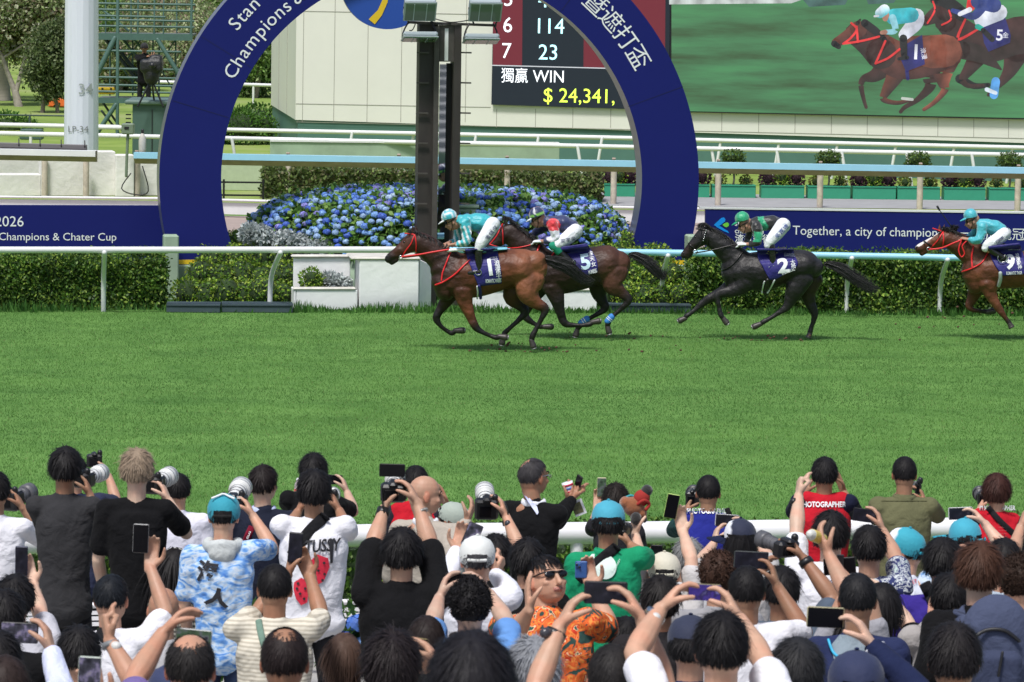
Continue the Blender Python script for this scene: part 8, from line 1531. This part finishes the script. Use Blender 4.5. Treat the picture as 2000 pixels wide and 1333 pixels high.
Yb = hY(q, 'L') - .05; bo2 = Thing('drink_bottle', 'pale topped yellow plastic bottle gripped in a raised hand', 'bottle', WY(1590, 1060, Yb)); bc = WY(1587, 1046, Yb); dd = Vector((-.35, -.55, .2)).normalized(); bo2.add('body', tube([bc - dd * .09, bc, bc + dd * .01], [.027, .028, .026], n=16), mat('yellow_plastic', (.62, .48, .10), .3)); bo2.add('base', tube([bc + dd * .01, bc + dd * .022], [.0265, .020], n=16, k=1), mat('clear_base', (.62, .62, .58), .3, var=.2, vscale=30))
phone('black phone clamped on a selfie stick', 1640, 1106, 64, 34, -5, hY(q, 'R') - .01); ss = Thing('selfie_stick', 'black selfie stick with a clamp behind the balding head', 'selfie stick', WY(1648, 1150, hY(q, 'R'))); ys = hY(q, 'R'); ss.add('stick', tube([WY(1640, 1100, ys - .03), WY(1646, 1128, ys - .03), WY(1656, 1160, ys - .05)], [.010, .012, .006], n=8), BLACK); ss.add('clamp', box(WY(1641, 1106, ys - .03), (.03, .02, .10)), BLACK, smooth=False)
q = P('b28', 'balding dark haired man in a navy and grey top at the middle right', 1674, 1172, 450, (.022, .03, .085), ('fade', (.014, .014, .016)), skin=3, fat=1.05)
patch(q, 'grey_panel', [(1640, 1240), (1690, 1242), (1700, 1262), (1680, 1300), (1640, 1330), (1622, 1262)], cloth((.22, .27, .31), 'grey_panel'), .014); band_strap(q, [(1618, 1250), (1628, 1275), (1648, 1290)], .006, mat('cyan_trim', (.03, .40, .65), .5), 'piping', .02)
q = P('b29', 'person with a straight black bob in a black top holding a phone flat', 1722, 1188, 405, BK, ('bob', HB), arms=[('R', (1778, 1228), (1736, 1166), (1716, 1142), 'grip', dict(fe=.5))], skin=4, seed=12)
phone('gold edged phone tipped flat above the balding head', 1692, 1136, 42, 7, 2, hY(q, 'R'), (.50, .42, .30))
q = P('b28c', 'person in a dark suit sleeve and white cuff holding a gold framed phone sideways', 1672, 1345, 575, (.014, .020, .060), ('fade', HB), sleeve='long', arms=[('R', (1792, 1352), (1704, 1262), (1672, 1204), 'grip', dict(fe=.6))], cap=dict(col=(.014, .022, .07), size=1.1), skin=4)
cf = q.w['R']; hd_ = (q.hands['R'] - cf).normalized(); q.T.add('shirt_cuff', tube([cf - hd_ * .075, cf - hd_ * .005], [.044, .042], n=14, k=2, caps=False), cloth((.70, .72, .80), 'cuff')); phone('gold framed phone held sideways by a hand in a white cuff', 1612, 1206, 74, 42, 2, hY(q, 'R'), (.50, .46, .28))
q = P('b30', 'person in a violet blue tee with a bag strap, holding a phone over the head', 1840, 1100, 395, (.04, .025, .22), ('full', HB), arms=[('R', (1945, 1150), (1916, 1106), (1904, 1084), 'grip', dict(fe=.6))], skin=1, shw=1.1, hem=.9)
band_strap(q, [(1806, 1140), (1816, 1160), (1832, 1195)], .03); phone('black phone held sideways in front of the teal cap at the right', 1866, 1084, 62, 30, 3, hY(q, 'R'), scr='dim')
q = P('b34', 'person with frizzy long brown hair at the right edge', 1992, 1140, 440, BK, ('curly', (.03, .017, .012)), skin=2, big=1.1)
P('b34b', 'person with a bare shoulder pressed against the right edge holding a dark phone', 1960, 1100, 400, (.35, .42, .5), ('short', HB), arms=[('R', (1975, 1150), (1955, 1105), (1958, 1082), 'grip')], skin=2)
q = P('b31', 'person with a reddish brown haircut wearing a grey blue backpack', 1912, 1118, 470, BK, ('full', (.060, .028, .018)), skin=4, hem=.9, seed=3)
Ybp = q.c.y - .28; BPM = cloth((.062, .075, .13), 'backpack_cloth'); bpk = Thing('backpack', 'grey blue backpack with black piping on the back of the reddish haired person', 'backpack', WY(1945, 1330, Ybp)); V, Fc = remesh([ellip(WY(1945, 1270, Ybp), (.165, .10, .235), 12), box(WY(1945, 1290, Ybp), (.26, .13, .36), None, .04)], .012, 6); bpk.add('bag', (V, Fc), BPM)
V, Fc = remesh([box(WY(1950, 1318, Ybp - .11), (.20, .06, .20), None, .03)], .010, 4); bpk.add('pocket', (V, Fc), cloth((.045, .055, .10), 'backpack_cloth2')); bpk.add('zip', tube([WY(1890, 1310, Ybp - .09), WY(1898, 1255, Ybp - .12), WY(1925, 1232, Ybp - .10), WY(1962, 1232, Ybp - .10), WY(1990, 1252, Ybp - .10)], .008, n=8), BLACK); bpk.add('pull', tube([WY(1958, 1275, Ybp - .15), WY(1950, 1320, Ybp - .16)], .006, n=6), BLACK)
for x0, x1 in ((1880, 1868), (1952, 1968)): bpk.add('shoulder_strap', tube([WY(x0 + 10, 1232, Ybp - .02), WY((x0 + x1) / 2, 1200, Ybp + .08), WY(x1 + 12, 1192, q.c.y + .02)], .028, lat=.010, n=10), BPM)
q = P('b32', 'person in a light grey shirt with short black hair, hand lifted at the left', 1853, 1170, 425, (.34, .32, .31), ('short', HB), arms=[('L', (1800, 1250), (1818, 1222), (1820, 1188), 'open', dict(fe=.8))], skin=2, sleeve='long', shw=.95, hem=.9)
P('b33', 'dark head of hair in the bottom right, in front of the backpack', 1862, 1288, 600, BK, ('short', (.016, .014, .015)), skin=3)
P('b35', 'glossy black head of hair at the bottom, right of the white tee with black print', 1556, 1318, 600, (.5, .5, .55), ('short', (.022, .022, .024)), skin=2)
# ---- tower cameraman
q = P('t1', 'camera operator in black standing on the scaffold tower', 282, 94, 82, BK, ('short', HB), yaw=170, tyaw=0, arms=[('L', (272, 118), (285, 112), (292, 108), 'grip', dict(fe=-1)), ('R', (302, 118), (296, 112), (300, 108), 'grip', dict(fe=-1))], skin=3, sleeve='long', cap=dict(col=(.01, .01, .012)), group='camera crew', footz=WS(284, 196, 82).z)
tv = Thing('tv_camera', 'television camera under a black cover on a tripod on the scaffold tower', 'television camera', WS(294, 190, 86)); pc = WS(298, 128, 86) + Vector((0, -.25, 0)); V, Fc = remesh([box(pc, (.52, .4, .30), None, .05), box(pc + Vector((.1, 0, .15)), (.3, .3, .2), None, .05), ellip(pc + Vector((0, 0, -.2)), (.19, .2, .26), 8)], .03, 3); tv.add('cover', (V, Fc), mat('rain_cover', (.012, .013, .015), .5, bump=.5, bscale=12)); tv.add('lens', tube([pc + Vector((.05, -.25, .02)), pc + Vector((.05, -.42, .02))], .07, n=14, k=1), BLACK)
for dx, dy in ((-.3, -.1), (.28, -.15), (.05, .3)): tv.add('tripod_leg', tube([pc + Vector((0, 0, -.3)), pc + Vector((dx, dy, -.92))], .022, n=6, k=1), BLACK)
# ============================================================= BARRIER AND HYDRANGEAS BEHIND THE CROWD RAIL
T = Thing('slatted_barrier', 'low white slatted barrier between the crowd and the hedge', 'barrier', WS(1000, 1230, 292)); ba = [WS(-60, 1186, 292), WS(700, 1176, 292), WS(880, 1172, 292), WS(2060, 1146, 292)]
for a, b in zip(ba[:-1], ba[1:]):
    T.add('top_rail', tube([a, b], .020, n=10, k=1), VN)
    for k in range(3): T.add('slat', seg_box(a - UZ * (.05 + .038 * k), b - UZ * (.05 + .038 * k), .012, .026), VN, smooth=False)
for x in (60, 420, 705, 860, 1250, 1500, 1800): p = WS(x, 1180, 292) + Vector((0, .03, -.05)); T.add('post', tube([p, Vector((p.x, p.y, 0))], .022, n=8, k=1), VN)
for (x, y, lb) in ((701, 1216, 'blue hydrangea bush seen between the dice tee and the black tee'), (876, 1222, 'blue hydrangea bush seen left of the white sleeved person'), (470, 1230, 'blue hydrangea bush behind the cream tee')):
    p = WS(x, y, 318); T = Thing('hydrangea_bush', lb, 'shrub', Vector((p.x, p.y, .6)), 'hydrangea bushes behind the crowd'); V, Fc, cc = blob_leaves([(p.x, p.y + .05, p.z - .03, .16), (p.x + .1, p.y + .1, p.z - .15, .18), (p.x - .1, p.y + .1, p.z - .15, .18)], 380, .085, [(0.08, .19, .04), (.12, .26, .05)], 900 + x); T.add('foliage', (V, Fc), LEAF, cols=cc)
    T.add('stem', tube([Vector((p.x, p.y + .1, .6)), p], .012, n=6), BRK)
    for i, (dx, dz) in enumerate(((-.01, .0), (.045, -.125), (-.09, -.10), (.12, -.02), (.0, -.21))): fl = flower((p.x + dx, p.y - .06, p.z + dz), .068, BLU[(i * 2) % 5], 950 + x + i); T.add('flower_head', fl[:2], FLM, cols=fl[2])
bpy.data.scenes.remove(TS)
